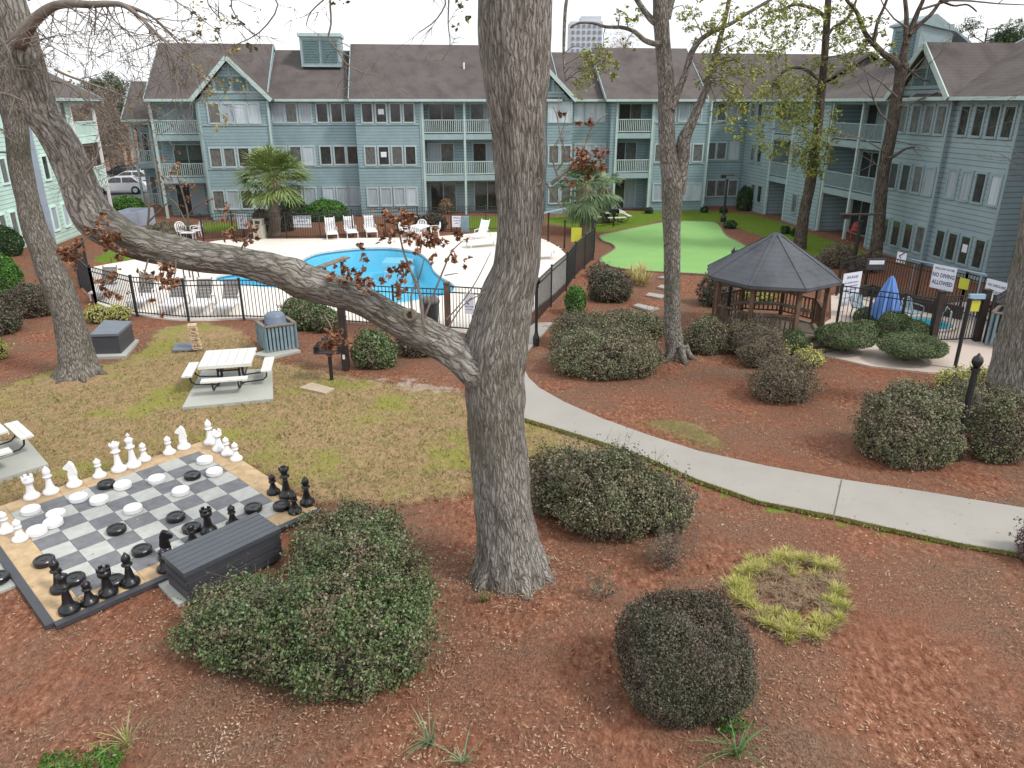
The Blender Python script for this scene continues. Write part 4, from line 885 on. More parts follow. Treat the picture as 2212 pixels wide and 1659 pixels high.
s5=[([(1889,580,34),(1890,557,27),(1898,490,25),(1904,415,25),(1909,370,25),(1916,330,25),(1924,295,24),(1932,245,24),(1939,200,23),(1945,165,24),(1950,137,26)],37.8,14),
    ([(1948,150,20),(1930,130,16),(1909,117,13),(1888,95,12),(1871,75,11),(1860,50,10),(1850,25,9),(1829,0,8),(1800,-50,7)],37.8,8),([(1950,140,20),(1954,110,17),(1959,87,15),(1968,65,13),(1975,45,12),(1985,20,10),(1994,0,9),(2010,-50,8)],37.8,8),
    ([(1957,95,12),(1957,60,11),(1958,30,10),(1955,0,9),(1950,-60,7)],37.7,8),([(1965,75,10),(1990,50,9),(2012,30,8),(2030,5,7),(2060,-40,6)],37.6,6),([(1888,95,8),(1895,50,7),(1912,10,6),(1925,-30,5)],37.6,6),([(1915,345,9),(1935,335,7),(1955,322,5),(1976,318,3)],37.2,6),([(2030,0,5),(2060,12,4.5),(2090,10,4),(2110,25,3)],37.2,5),([(1950,140,7),(1990,170,4),(2010,175,2)],37,5)]
t5=tree('bare_forked_tree','tall crooked forking tree in front of the pointed gable of the right building',G(1890,557),s5,M['bark3'])
nodes=[]
for s,Y,k in s5: nodes+=[p for p in cline(s,Y,4)[0] if p.z>8.5]
c5=[(1925,128,13),(1940,125,12),(1912,135,10),(1860,60,13),(1872,92,12),(1850,75,12),(1840,115,10),(1865,110,12),(1895,70,9),(1905,75,9),(1835,20,12),(1820,65,11),(1880,40,9),(1855,95,13),(1890,120,12),(1830,85,12),(1845,45,12),(1905,45,10),(1930,95,9)]
clusters(t5,nodes,c5,37.6,L_yg,.14,190,15,1,.03,extra=[(PY(1935,230,37.6),V((1,-.2,.3)),3.5,.05,3),(PY(1928,270,37.6),V((-1,-.2,.5)),4.0,.05,3),(PY(1940,190,37.6),V((1,0,.7)),3.5,.05,3),(PY(1939,210,37.6),V((-1,-.1,.6)),4.5,.05,3),(PY(1916,330,37.6),V((-1,-.1,.3)),3.0,.04,3),(PY(1910,370,37.6),V((-1,0,.5)),2.5,.03,2),(PY(1990,20,37.6),V((1,0,.2)),5,.06,3),(PY(2030,0,37.6),V((1,0,-.1)),5,.05,3),(PY(1920,300,37.6),V((1,0,-.3)),2,.03,2),(PY(1960,60,37.6),V((-1,0,.6)),3,.05,3)])
s6=[([(2212,960,170),(2210,925,150),(2204,890,136),(2202,850,132),(2210,790,120),(2222,720,112),(2234,640,104),(2244,560,96),(2256,480,92),(2275,380,90),(2300,240,86),(2330,80,80)],17.3,18)]
t6=tree('dark_trunk_tree','dark rough trunk cut by the right edge of the picture behind the round lamp post',G(2208,900),s6,M['bark'])
tw=TB(); tp=[]; rg=random.Random(3)
for x,y,dx,dz in ((2262,440,-1,.4),(2275,380,-1,.2),(2300,240,-1,-.1),(2310,180,-1,.1),(2320,120,-1,-.2)): grow(tw,PY(x,y,17.3),V((dx,rg.gauss(0,.2),dz)),1.3,.02,2,rg,tp,.5,.02)
tw.build('branches',M['twig'],t6)
# ---- trees behind the buildings ------------------------------------------
def fartree(label,x,y0,ytop,Y,wpx,kind,seed,name='bare_tree'):
    rg=random.Random(seed); base=V((PY(x,y0,Y).x,Y,0)); top=PY(x,ytop,Y); hgt=top.z
    t=thing(name,label,'tree',base,'trees beyond the buildings'); tb=TB(); tp=[]; w=wpx*mpp(top)/2
    tb.tube([base,base+V((0.1,0,hgt*.35)),base+V((rg.gauss(0,.3),0,hgt*.7)),V((base.x,Y,hgt*.9))],[.28,.22,.14,.05],8,.1,seed)
    if kind=='bare':
        for i in range(12):
            z=hgt*rg.uniform(.25,.85); a=rg.uniform(0,6.28); grow(tb,V((base.x,Y,z)),V((math.cos(a),math.sin(a),.9)),w*rg.uniform(.7,1.1),.07,2,rg,tp,.6,-.02,kids=4)
        tb.build('trunk',M['twig'],t); cs=[(p,w*.35,40) for p,d in tp]; leafcloud('twig_haze',cs,L_fd,t,.32,.12,seed)
    else:
        for i in range(9):
            z=hgt*rg.uniform(.55,.92); a=rg.uniform(0,6.28); grow(tb,V((base.x,Y,z)),V((math.cos(a),math.sin(a),.3)),w*rg.uniform(.6,1),.06,1,rg,tp,.6)
        tb.build('trunk',M['bark3'],t); cs=[(p,w*.3,170) for p,d in tp]; leafcloud('foliage',cs,L_pine,t,.34,.2,seed)
i=0
for x,yt,Y,w,k,lab in ((140,150,78,90,'bare','leftmost bare brown tree beyond the mint building'),(215,165,84,110,'bare','bare brown tree between the mint building and the long far wing'),(262,190,80,90,'bare','bare brown tree just left of the far wing roof'),(180,205,74,80,'bare','lower bare tree above the parked cars, behind the mint balconies'),
    (285,148,95,60,'pine','dark green pine top peeking over left of the far wing roof'),(235,145,100,60,'pine','small pine crown far behind the bare trees at left'),(325,210,74,40,'pine','dark evergreen against the left end of the far wing roof'),
    (120,185,90,90,'bare','bare tree low behind the mint building roof'),(300,200,96,80,'bare','bare tree between the annex and the dark pine'),(235,230,70,90,'bare','nearest bare tree over the parked cars'),(160,250,66,80,'bare','bare tree just beyond the mint balconies'),(275,250,88,90,'bare','low bare tree right of the parked cars'),
    (2050,20,75,110,'pine','tall pine with dark needles behind the cupola of the right building'),(2090,50,90,60,'pine','smaller pine right of the cupola above the right building roof'),(1330,80,92,70,'bare','bare treetop just right of the far tower')):
    fartree(lab,x,460,yt,Y,w,k,40+i,'bare_tree' if k=='bare' else 'pine_tree'); i+=1
# ---- palms ----------------------------------------------------------------
def palm(label,x,yb,yc,rad,nf,seed,cols,skirt=False):
    base=G(x,yb); rg=random.Random(seed); c=PY(x,yc,base.y); t=thing('palm_tree',label,'palm',base); tb=TB(); k=8
    pts=[base+(c-base)*(i/k)+V((.06*math.sin(i),0,0)) for i in range(k+1)]; tb.tube([base-V((0,0,.1))]+pts,[.42]+[.34-.008*i+.03*(i%2) for i in range(k+1)],12,.35,seed); 
    for i in range(46):
        z=rg.uniform(.1,.98); a=rg.uniform(0,6.28); p=base+(c-base)*z; d=V((math.cos(a),math.sin(a),.9)); tb.tube([p+d*.24,p+d*.5+V((0,0,.0))],[.05,.02],4)
    tb.build('trunk',M['woodl'],t); vs=[];st=MB(); Lr=rad*mpp(c)
    for i in range(nf):
        a=rg.uniform(0,6.28); el=rg.uniform(-.35,1.35) if not skirt else rg.uniform(-1.3,1.1); d=V((math.cos(a)*math.cos(el),math.sin(a)*math.cos(el),math.sin(el))); pl=Lr*rg.uniform(.40,.55); h=c+d*pl+V((0,0,-.12*pl*pl))
        st.tube([c,c+d*pl*.5+V((0,0,.04)),h],[.025,.02,.014],4); side=d.cross(V((0,0,1))).normalized(); upv=side.cross(d)
        for j in range(17):
            f=(j-8)/8*1.5; bd=(d*math.cos(f)+side*math.sin(f)+upv*rg.gauss(0,.08)).normalized(); bl=Lr*rg.uniform(.42,.6)*(1-.25*abs(f)/1.5); w=bd.cross(upv).normalized()*.038
            m1=h+bd*bl*.5+V((0,0,-.04)); e=h+bd*bl*.85+V((0,0,-.14*bl-rg.random()*.14)); vs+=[h-w*.4,m1-w,m1+w,h+w*.4, m1-w,e-w*.15,e+w*.15,m1+w]
    st.build('frond_stalk',M['palmst'],t); quadmesh('fronds',np.array([tuple(v) for v in vs]),cols,t)
M['palmst']=paint('palm_stalk',(.22,.26,.08),.7,.2,3)
pm1=leafmat('palm_fronds_yellowish',[(.07,.12,.035),(.14,.21,.06),(.23,.29,.09),(.34,.33,.14)],.5,1.2); pm2=leafmat('palm_fronds_grey_green',[(.05,.10,.055),(.10,.17,.08),(.18,.25,.12),(.20,.24,.14)],.5,1.2)
palm('fan palm with yellow green crown behind the white loungers, left of the pool fence sign',592,508,388,108,84,1,pm1)
palm('grey green fan palm behind the big trunk, above the yellow sign',1262,503,398,90,52,2,pm2,True)
palm('lower shaggy grey green palm between the other palm and the far white picnic table',1305,478,405,62,34,5,pm2,True)
# ================================================================ SHRUBS
def fit(l,r,t,b,yf=.8,hmax=None,p=2.4):
    """dome (cx,cy,rx,ry,h) whose picture box is l,r,t,b"""
    xc=(l+r)/2; Pb=G(xc,b); Yc=Pb.y+.4; h=.6
    for it in range(40):
        c=PY(xc,0,1); k=V(((G(xc,b).x/G(xc,b).y),1,0)); base=V((k.x*Yc,Yc,0)); mid=V((base.x,Yc,h*.4)); rx=(r-l)/2*mpp(mid)*.97; ry=rx*yf
        ys=[];
        for a in range(0,360,15):
            for q in (0,.2,.4,.6,.75,.88,.96,1):
                rho=(1-q**p)**(1/p); pr=proj((base.x+rx*rho*math.cos(R(a)),base.y+ry*rho*math.sin(R(a)),h*q)); ys.append(pr[1])
        eb_=b-max(ys); et=t-min(ys)
        Yc-=eb_*mpp(base)*1.4; h-=et*mpp(mid)*.9; h=max(.12,h)
        if hmax: h=min(h,hmax)
    return (base.x,Yc,rx,ry,h)
def bush(name,label,blobs,mat,size,dens,cat='shrub',seed=1,asp=.55,core=True,loose=.12,stem=False,group=None,z0=0,p=2.4,twig=0,coremat=None):
    r=np.random.RandomState(seed); x0,y0=blobs[0][0],blobs[0][1]; t=thing(name,label,cat,(x0,y0,0),group); PP=[];NN=[]
    for bi,(cx,cy,rx,ry,h) in enumerate(blobs):
        n=int(dens*2*PI*((rx*ry+rx*h+ry*h)/3)); th=r.rand(n)*2*PI; ct=r.rand(n)**.85; 
        d=np.stack([np.cos(th)*np.sqrt(1-ct**2),np.sin(th)*np.sqrt(1-ct**2),ct],1)
        nrm_=(np.abs(d[:,0])**p+np.abs(d[:,1])**p+np.abs(d[:,2])**p)**(-1/p)
        lump=np.array([mn.noise(V(((cx+a*rx)*2.1,(cy+b_*ry)*2.1,c_*h*2.1+seed))) for a,b_,c_ in d])*.6+np.array([mn.noise(V(((cx+a*rx)*6,(cy+b_*ry)*6,c_*h*6+seed))) for a,b_,c_ in d])*.35
        sc1=nrm_*(1+loose*lump*1.4-np.abs(r.randn(n))*loose*.85+ (r.rand(n)<.05)*r.rand(n)*loose*.9)
        taper=1-.22*np.clip(.35-d[:,2],0,1)/.35
        keep=(lump+.25*r.randn(n))>-.30
        P=np.stack([cx+d[:,0]*rx*sc1*taper,cy+d[:,1]*ry*sc1*taper,z0+np.maximum(d[:,2]*h*sc1,.02)],1)
        ok=keep.copy()
        for bj,(ax,ay,arx,ary,ah) in enumerate(blobs):
            if bj!=bi: ok&=((np.abs((P[:,0]-ax)/arx)**p+np.abs((P[:,1]-ay)/ary)**p+np.abs((P[:,2]-z0)/ah)**p)>.62)
        PP.append(P[ok]); NN.append((d/np.array([rx,ry,h]))[ok])
    for bi,(cx,cy,rx,ry,h) in enumerate(blobs):     # sprigs standing proud of the surface
        P0=PP[bi]; ns=int(len(P0)/70*min(1.5,loose/.12)); 
        if ns<3: continue
        ix=r.randint(0,len(P0),ns); dr=(P0[ix]-np.array([cx,cy,z0+h*.25])); dr/=np.linalg.norm(dr,axis=1)[:,None]; dr+=r.randn(ns,3)*.25; dr[:,2]=np.abs(dr[:,2])*.8+.1
        ok2=P0[ix][:,2]>h*.25; ix=ix[ok2]; dr=dr[ok2]; ns=len(ix); k=9; ln=(.06+.17*r.rand(ns))*(loose/.2+.25)
        tt=r.rand(ns,k); Q=P0[ix][:,None,:]+dr[:,None,:]*(ln[:,None]*tt)[:,:,None]+r.randn(ns,k,3)*size*.35
        PP.append(Q.reshape(-1,3)); NN.append(np.repeat(dr+r.randn(ns,3)*.5,k,axis=0))
    P=np.concatenate(PP); N=np.concatenate(NN); N/=np.linalg.norm(N,axis=1)[:,None]
    quadmesh('foliage',leafquads(P,size,asp,1.1,seed,N),mat,t)
    if core:  # solid dark dome under the leaves, so gaps look shaded
        for cx,cy,rx,ry,h in blobs:
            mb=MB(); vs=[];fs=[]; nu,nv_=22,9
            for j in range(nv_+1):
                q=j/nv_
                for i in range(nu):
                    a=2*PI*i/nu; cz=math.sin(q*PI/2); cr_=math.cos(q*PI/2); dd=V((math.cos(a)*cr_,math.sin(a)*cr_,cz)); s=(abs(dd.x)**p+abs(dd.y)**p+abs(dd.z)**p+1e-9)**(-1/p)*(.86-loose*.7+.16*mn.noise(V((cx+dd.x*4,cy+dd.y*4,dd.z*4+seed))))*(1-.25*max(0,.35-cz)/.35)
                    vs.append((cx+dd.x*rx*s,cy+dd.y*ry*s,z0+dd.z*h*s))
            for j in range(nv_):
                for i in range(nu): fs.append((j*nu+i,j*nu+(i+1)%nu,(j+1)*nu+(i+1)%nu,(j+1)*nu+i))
            mb.add(vs,fs); mb.build('dark_core',coremat or M['coreshade'],t,smooth=True)
    if twig:
        tb=TB(); rg=random.Random(seed); tp=[]
        for k in range(twig):
            cx,cy,rx,ry,h=blobs[rg.randrange(len(blobs))]; a=rg.uniform(0,6.28); q=rg.uniform(.2,.8)
            grow(tb,V((cx+rx*.3*q*math.cos(a),cy+ry*.3*q*math.sin(a),z0)),V((math.cos(a)*.7*rx,math.sin(a)*.7*ry,h*1.1)),max(h,rx*.8)*rg.uniform(.6,.85),.010,2,rg,tp,.5,.0)
        tb.build('twigs',M['twig'],t)
    if stem:
        tb=TB(); rg=random.Random(seed)
        for cx,cy,rx,ry,h in blobs:
            for k in range(4): tb.tube([V((cx+rg.gauss(0,.05),cy+rg.gauss(0,.05),0)),V((cx+rg.gauss(0,rx*.3),cy+rg.gauss(0,ry*.3),z0+.18))],[.07,.045],6,.1)
        tb.build('stems',M['twig'],t)
    return t
S_mix=leafmat('azalea_leaves_mixed',[(.05,.055,.03),(.11,.125,.06),(.18,.20,.105),(.22,.235,.14)],.5,1.3,cols2=[(.065,.05,.032),(.14,.112,.07),(.205,.172,.115),(.27,.235,.165)],bal=.48)
S_grn=leafmat('azalea_leaves_greener',[(.03,.045,.02),(.075,.115,.04),(.12,.18,.07),(.20,.26,.12)],.45,1.5,cols2=[(.06,.042,.028),(.13,.10,.063),(.20,.16,.105),(.29,.245,.17)],bal=.44)
S_dk=leafmat('dark_bronze_leaves',[(.025,.026,.016),(.05,.058,.032),(.085,.095,.05),(.13,.14,.09)],.5,1.6,cols2=[(.04,.028,.02),(.09,.062,.045),(.15,.11,.085),(.2,.16,.13)],bal=.48)
S_brn=leafmat('brown_twiggy_leaves',[(.055,.038,.028),(.12,.09,.065),(.19,.15,.11),(.15,.15,.08),(.25,.20,.16)],.8,1.4,.4)
S_box=leafmat('boxwood_leaves',[(.03,.05,.02),(.065,.10,.038),(.12,.165,.065),(.22,.25,.12)],.45,2.2,.4)
S_bri=leafmat('bright_green_leaves',[(.02,.06,.01),(.05,.15,.02),(.11,.26,.035)],.45,2.2,.4)
S_yel=leafmat('chartreuse_leaves',[(.15,.16,.04),(.30,.33,.08),(.44,.42,.14),(.46,.38,.2)],.6,2.2,.4)
S_gd=leafmat('deep_green_leaves',[(.010,.028,.010),(.022,.055,.018),(.055,.115,.028)],.45,2.0,.4)
S_hol=leafmat('dark_holly_leaves',[(.03,.033,.019),(.058,.066,.038),(.09,.10,.058),(.14,.14,.095)],.6,1.2,cols2=[(.045,.033,.025),(.095,.07,.052),(.14,.108,.082),(.19,.155,.12)],bal=.5)
A_='azalea_shrub'
bush(A_,'largest foreground shrub, mottled green and bronze, spreading in front of the black deck box',[fit(400,700,1245,1470,.8),fit(565,962,1230,1545,.72),fit(632,905,1086,1310,.85),fit(480,800,1260,1500,.7),fit(640,958,1150,1430,.8),fit(615,860,1195,1410,.8),fit(690,900,1120,1330,.8)],S_grn,.046,3900,seed=1,loose=.24,twig=40)
bush(A_,'wide mottled shrub directly right of the big trunk, between it and the footpath',[fit(1120,1300,968,1130,.8),fit(1185,1445,982,1185,.75),fit(1340,1502,1020,1170,.8),fit(1230,1420,985,1165,.8)],S_mix,.05,3300,seed=2,loose=.25,twig=24)
bush('holly_shrub','dark clipped round shrub alone in the mulch below the ring of yellow grass',[fit(1314,1606,1292,1598,.95)],S_hol,.030,10500,seed=3,loose=.11,p=3.3)
bush(A_,'large rounded olive shrub just left of the slim forked tree base',[fit(1172,1437,708,828,.7)],S_mix,.058,2500,seed=4,loose=.2,twig=8)
bush(A_,'greyish twiggy shrub behind the rounded olive shrub left of the forked tree',[fit(1182,1330,672,762,.8),fit(1280,1440,668,748,.8)],S_mix,.058,1700,seed=5,loose=.17,twig=8)
bush(A_,'grey green shrub just right of the forked tree base, left of the gazebo',[fit(1468,1568,683,770,.8)],S_mix,.058,1600,seed=6,loose=.18,twig=6)
bush(A_,'brown leafless looking shrub mass right in front of the gazebo bench',[fit(1540,1680,688,775,.8),fit(1600,1700,705,790,.8)],S_brn,.055,1300,seed=7,loose=.25,twig=16)
bush(A_,'brown grey twiggy shrub in the mulch below the clipped ball and chartreuse plants',[fit(1588,1690,725,800,.8),fit(1605,1760,768,880,.8)],S_brn,.052,1700,seed=8,loose=.22,twig=14)
bush(A_,'big rounded mottled shrub right above the footpath, left of the round lamp post',[fit(1825,2062,832,1025,.8)],S_mix,.052,3400,seed=9,loose=.19,twig=10)
bush(A_,'mottled shrub between the round lamp post and the dark trunk at the right edge',[fit(2070,2212,842,1010,.8),fit(2005,2150,820,930,.8)],S_mix,.052,2900,seed=10,loose=.2,twig=10)
B_='boxwood_shrub'
for l,bx,sd,st in (('small clipped boxwood ball nearest the gazebo steps',[fit(1678,1742,710,768,.95)],11,False),('mushroom shaped clipped boxwood left of the pair in front of the spa',[fit(1753,1888,700,782,.9)],12,True),('large mushroom shaped clipped boxwood, right one of the pair in front of the spa',[fit(1887,2040,722,806,.9)],13,True),
    ('small tiered boxwood dome behind the clipped pair, at its left',[fit(1822,1905,690,735,.9),fit(1840,1905,664,705,.9)],14,False),('spreading clipped evergreen behind the pair, at its right beside the spa gate',[fit(1885,1965,672,738,.9),fit(1930,2005,690,745,.9)],15,False)):
    bush(B_,l,[ (b[0],b[1],b[2],b[3],b[4]) for b in [(q[0],q[1]+(.12 if st else 0),q[2],q[3],q[4]-(.30 if st else 0)) for q in bx]],S_box,.045,3000,seed=sd,loose=.08,stem=st,group='clipped boxwoods by the spa',z0=.30 if st else 0)
Yl='chartreuse_plant'
bush(Yl,'low yellow green plant just left of the clipped ball near the gazebo',[fit(1650,1705,742,780,.8)],S_yel,.07,900,seed=16,loose=.2)
bush(Yl,'low yellow green plant under the left mushroom shaped boxwood',[fit(1705,1782,752,795,.8)],S_yel,.07,900,seed=17,loose=.2)
bush(Yl,'long low yellow green plant between the mottled shrubs and the round lamp post',[fit(2010,2080,795,850,.8),fit(2060,2150,790,855,.8)],S_yel,.07,900,seed=18,loose=.22)
bush(Yl,'low yellow green plant against the pool fence behind the black utility box',[fit(187,240,655,700,.8),fit(230,288,655,695,.8)],S_yel,.08,700,seed=19,loose=.2)
bush(Yl,'pale green plant cut by the left edge of the picture beside the leaning tree',[fit(-30,22,728,778,.8)],S_yel,.07,900,seed=20,loose=.15)
bush(A_,'green shrub behind the slatted bin enclosure, against the pool fence, left one',[fit(603,715,640,718,.8)],S_grn,.075,1300,seed=21,loose=.14)
bush(A_,'smaller green shrub in front of the other by the dark wooden post, left of it',[fit(672,745,665,722,.8)],S_grn,.07,1300,seed=22,loose=.14)
bush(A_,'round olive shrub between the dark wooden post and the big limb',[fit(757,868,712,802,.85)],S_grn,.07,1500,seed=23,loose=.13)
bush(A_,'dim shrub under the big limb just left of the thick trunk',[fit(850,960,700,775,.8)],S_dk,.07,1200,seed=24,loose=.15)
bush('evergreen_shrub','bright green clipped shrub at the left edge above the brown hedge',[fit(-60,55,545,640,.8)],S_bri,.08,1500,seed=25,loose=.07)
bush('evergreen_shrub','dark green shrub at the left edge against the mint building wall',[fit(-40,58,486,556,.6)],S_gd,.09,1100,seed=26,loose=.08)
bush(A_,'brown green hedge shrub at the left edge beside the leaning trunk',[fit(-70,60,618,730,.8),fit(20,130,612,690,.8)],S_dk,.075,1200,seed=27,loose=.15,twig=6)
bush(B_,'small round bright green boxwood by the curving pool fence',[fit(1217,1267,617,682,.95)],S_bri,.07,1500,seed=28,loose=.09)
bush(A_,'dark olive hedge shrub right of the small bright boxwood',[fit(1262,1370,585,656,.8)],S_dk,.08,1100,seed=29,loose=.14)
bush(A_,'small brown shrub at the near corner of the putting green',[fit(1262,1330,568,602,.8)],S_brn,.08,700,seed=30,loose=.2)
bush(A_,'dark shrub hiding behind the gazebo at its left, beside the putting green',[fit(1500,1590,590,665,.8)],S_dk,.08,900,seed=31,loose=.2,twig=6)
bush('evergreen_shrub','dark round shrub at the inner corner of the two wings',[fit(1588,1626,402,456,.9)],S_gd,.12,500,seed=32,loose=.08)
bush('evergreen_shrub','tall round clipped evergreen against the far wing, right of the first palm',[fit(710,780,404,456,.9)],S_gd,.12,600,seed=33,loose=.05)
bush('evergreen_shrub','domed green shrub right behind the fence sign, left of the tall round evergreen',[fit(655,758,432,480,.7)],S_bri,.12,500,seed=34,loose=.06)
bush('evergreen_shrub','dark green mass beside the trunk of the first palm',[fit(602,672,428,478,.7)],S_gd,.12,500,seed=35,loose=.08)
bush(A_,'dull olive mound left of the first palm trunk behind the pool fence',[fit(545,590,452,500,.8),fit(600,640,452,500,.8)],S_dk,.12,450,seed=36,loose=.12)
bush(A_,'long brown hedge behind the white patio table beyond the pool',[fit(858,920,461,500,.7),fit(900,970,460,500,.7)],S_dk,.11,600,seed=37,loose=.1)
bush('evergreen_shrub','green hedge with lit top beside the parked cars',[fit(238,322,424,472,.7)],S_bri,.13,450,seed=38,loose=.07)
bush(A_,'low brown groundcover mound by the left end of the pool deck',[fit(300,440,480,520,.8)],S_brn,.1,450,seed=39,loose=.2)
bush('dormant_grass_clump','tan domed grass clump beside the patio of the far wing',[fit(945,982,428,463,.8)],leafmat('tan_grass',[(.16,.11,.06),(.28,.20,.11)],.8,1),.12,500,seed=40,loose=.08)
for l,b_,sd in (('tiny dark shrub at the right wing base under the narrow wall section, left one',(1685,1707,488,505),41),('tiny dark shrub at the right wing base under the narrow wall section, right one',(1706,1727,492,510),42),('low dark shrub by the lamp post beyond the putting green',(1560,1592,476,494),43),('tiny dark shrub at the far wing wall just left of the slim forked tree',(1392,1412,448,461),44),('tiny dark shrub at the far wing wall left of the downspout',(1512,1530,446,459),45),('tiny dark shrub at the far wing wall right of the downspout',(1553,1572,446,460),46)):
    bush('small_shrub',l,[fit(*b_,.9)],S_gd,.12,500,seed=sd,loose=.1)
bush(A_,'grey olive shrubs on the lawn behind the gazebo roof beside the trunk',[fit(1762,1850,530,582,.8),fit(1830,1905,545,590,.8)],S_brn,.09,700,seed=47,loose=.22,twig=8)
bush(A_,'brownish shrub beyond the spa fence at the right edge',[fit(2130,2215,630,715,.9)],S_dk,.08,900,seed=48,loose=.15)
bush(A_,'purple brown shrub cut by the right edge below the footpath',[fit(2182,2300,1125,1240,.9)],leafmat('purple_leaves',[(.06,.03,.035),(.16,.10,.11),(.20,.16,.13)],.6,1.5),.05,2200,seed=49,loose=.16)
bush(A_,'sparse twiggy low shrub in the mulch just below the wide mottled one',[fit(1385,1492,1150,1245,.8)],S_brn,.045,700,seed=50,loose=.3,twig=16,core=False)
bush('sprout','small green sprout with a few leaves right of the big trunk base',[fit(1272,1335,1235,1305,.8)],S_grn,.045,420,seed=51,loose=.3,twig=6,core=False)
bush('groundcover_plant','low glossy green plant at the bottom left corner of the picture',[fit(90,190,1618,1700,.9),fit(190,275,1612,1690,.9)],S_bri,.05,1500,seed=52,loose=.2,core=False,twig=4)
bush('groundcover_plant','green leafy weed at the foot of the dark clipped round shrub',[fit(1540,1620,1525,1600,.8)],S_bri,.05,700,seed=53,loose=.35,core=False,twig=4)
bush(A_,'olive brown shrub seen through the gazebo railing on its far side',[fit(1590,1680,612,660,.8)],S_yel,.08,600,seed=54,loose=.2)
# ---- grass clumps ---------------------------------------------------------
def blades(name,label,spots,mat,n,h,w,lean,seed,cat='grass clump',seg=3,group=None):
    r=random.Random(seed); vs=[]; t=V(spots[0])
    for (x,y,z) in spots:
        for k in range(n):
            a=r.uniform(0,6.28); L=h*r.uniform(.5,1.1); ln=lean*r.uniform(.2,1.2); d=V((math.cos(a),math.sin(a),0)); s=V((-d.y,d.x,0))*w*r.uniform(.6,1.2); p=V((x,y,z))+d*r.uniform(0,.06); pv=p; 
            for i in range(seg):
                f0=i/seg; f1=(i+1)/seg
                q0=p+d*L*ln*f0**1.6+V((0,0,L*(f0-.42*ln*f0*f0))); q1=p+d*L*ln*f1**1.6+V((0,0,L*(f1-.42*ln*f1*f1)))
                w0=s*(1-f0)**.6; w1=s*max(.02,(1-f1))**.6; vs+=[q0-w0,q0+w0,q1+w1,q1-w1]
    return tag(quadmesh(name,np.array([tuple(v) for v in vs]),mat,None,tuple(t)),label,cat,group)
ring=[]; rr=random.Random(4)
lo=[(1560,1270),(1600,1250),(1640,1215),(1690,1200),(1745,1205),(1790,1228),(1815,1270),(1818,1320),(1800,1355),(1755,1372),(1700,1368),(1650,1345),(1605,1325)]
lo=[(1700+(x-1700)*.90,1290+(y-1290)*.92) for x,y in lo]
for i in range(len(lo)):
    a,b=lo[i],lo[(i+1)%len(lo)]
    for k in range(11): f=rr.random(); p=G(a[0]*(1-f)+b[0]*f+rr.gauss(0,12),a[1]*(1-f)+b[1]*f+rr.gauss(0,11)); ring.append(p[:])
Gy=leafmat('yellow_green_blades',[(.20,.22,.035),(.37,.39,.07),(.50,.46,.15),(.52,.38,.22)],.6,2.4,.5); Gt=leafmat('dead_tan_blades',[(.14,.09,.055),(.30,.21,.13),(.46,.36,.24)],.8,2,.4)
cen=[G(1700+rr.gauss(0,48),1290+rr.gauss(0,36))[:] for i in range(60)]
rt=thing('ornamental_grass_ring','ring of chartreuse grass with a dead tan middle in the mulch, lower right','grass clump',G(1700,1290))
def bl_part(spots,mat,n,h,w,lean,seed,nm_):
    o=blades(nm_,None,spots,mat,n,h,w,lean,seed,None); o.parent=rt; o.location=o.location-rt.location; return o
bl_part([p for p in ring if mn.noise(V((p[0]*2.3,p[1]*2.3,4)))>-.22],Gy,60,.19,.0065,.85,1,'green_blades'); bl_part(cen+cen[:30]+ring+ring[::2],Gt,30,.15,.006,1.3,2,'dead_blades')
gr_=[G(x,y)[:] for x,y in ((1362,600),(1375,605),(1388,598),(1398,610),(1380,615),(1370,612),(1392,618),(1384,592))]
blades('ornamental_grass','tan yellow grass clumps at the near putting green edge, left of the forked tree',gr_,Gt if 0 else leafmat('straw_blades',[(.26,.22,.07),(.45,.38,.15),(.5,.42,.22)],.7,1),60,.8,.014,.8,5)
def spiky(label,x,y,n,h,sd,mat=None): blades('spiky_plant',label,[G(x,y)[:]],mat or leafmat('blue_green_blades',[(.06,.12,.06),(.13,.20,.11),(.22,.28,.16)],.5,2),n,h,.012,1.0,sd,'plant',4)
spiky('spiky blue green plant at the bottom edge, in the middle of the foreground',930,1610,22,.55,6)
spiky('smaller spiky blue green plant at the bottom edge right of the other one',1000,1650,14,.4,7)
spiky('spiky yellow green seedling in the mulch at the lower left',275,1610,16,.45,8,leafmat('lime_blades',[(.12,.18,.04),(.24,.26,.08),(.40,.34,.20)],.5,2))
spiky('low strappy green tuft at the left foot of the big trunk',1045,1300,18,.28,9,leafmat('green_blades2',[(.06,.10,.03),(.12,.18,.05)],.5,2))
blades('palm_seedling','small drooping palm seedling leaf at the bottom, right of the clipped round shrub',[G(1592,1632)[:]],leafmat('seedling_green',[(.07,.16,.05),(.12,.24,.08)],.4,2),22,.62,.014,1.5,10,'plant',5)
spiky('tall straw coloured grass by the far end of the pool deck',1150,480,30,.6,11,L_yl)
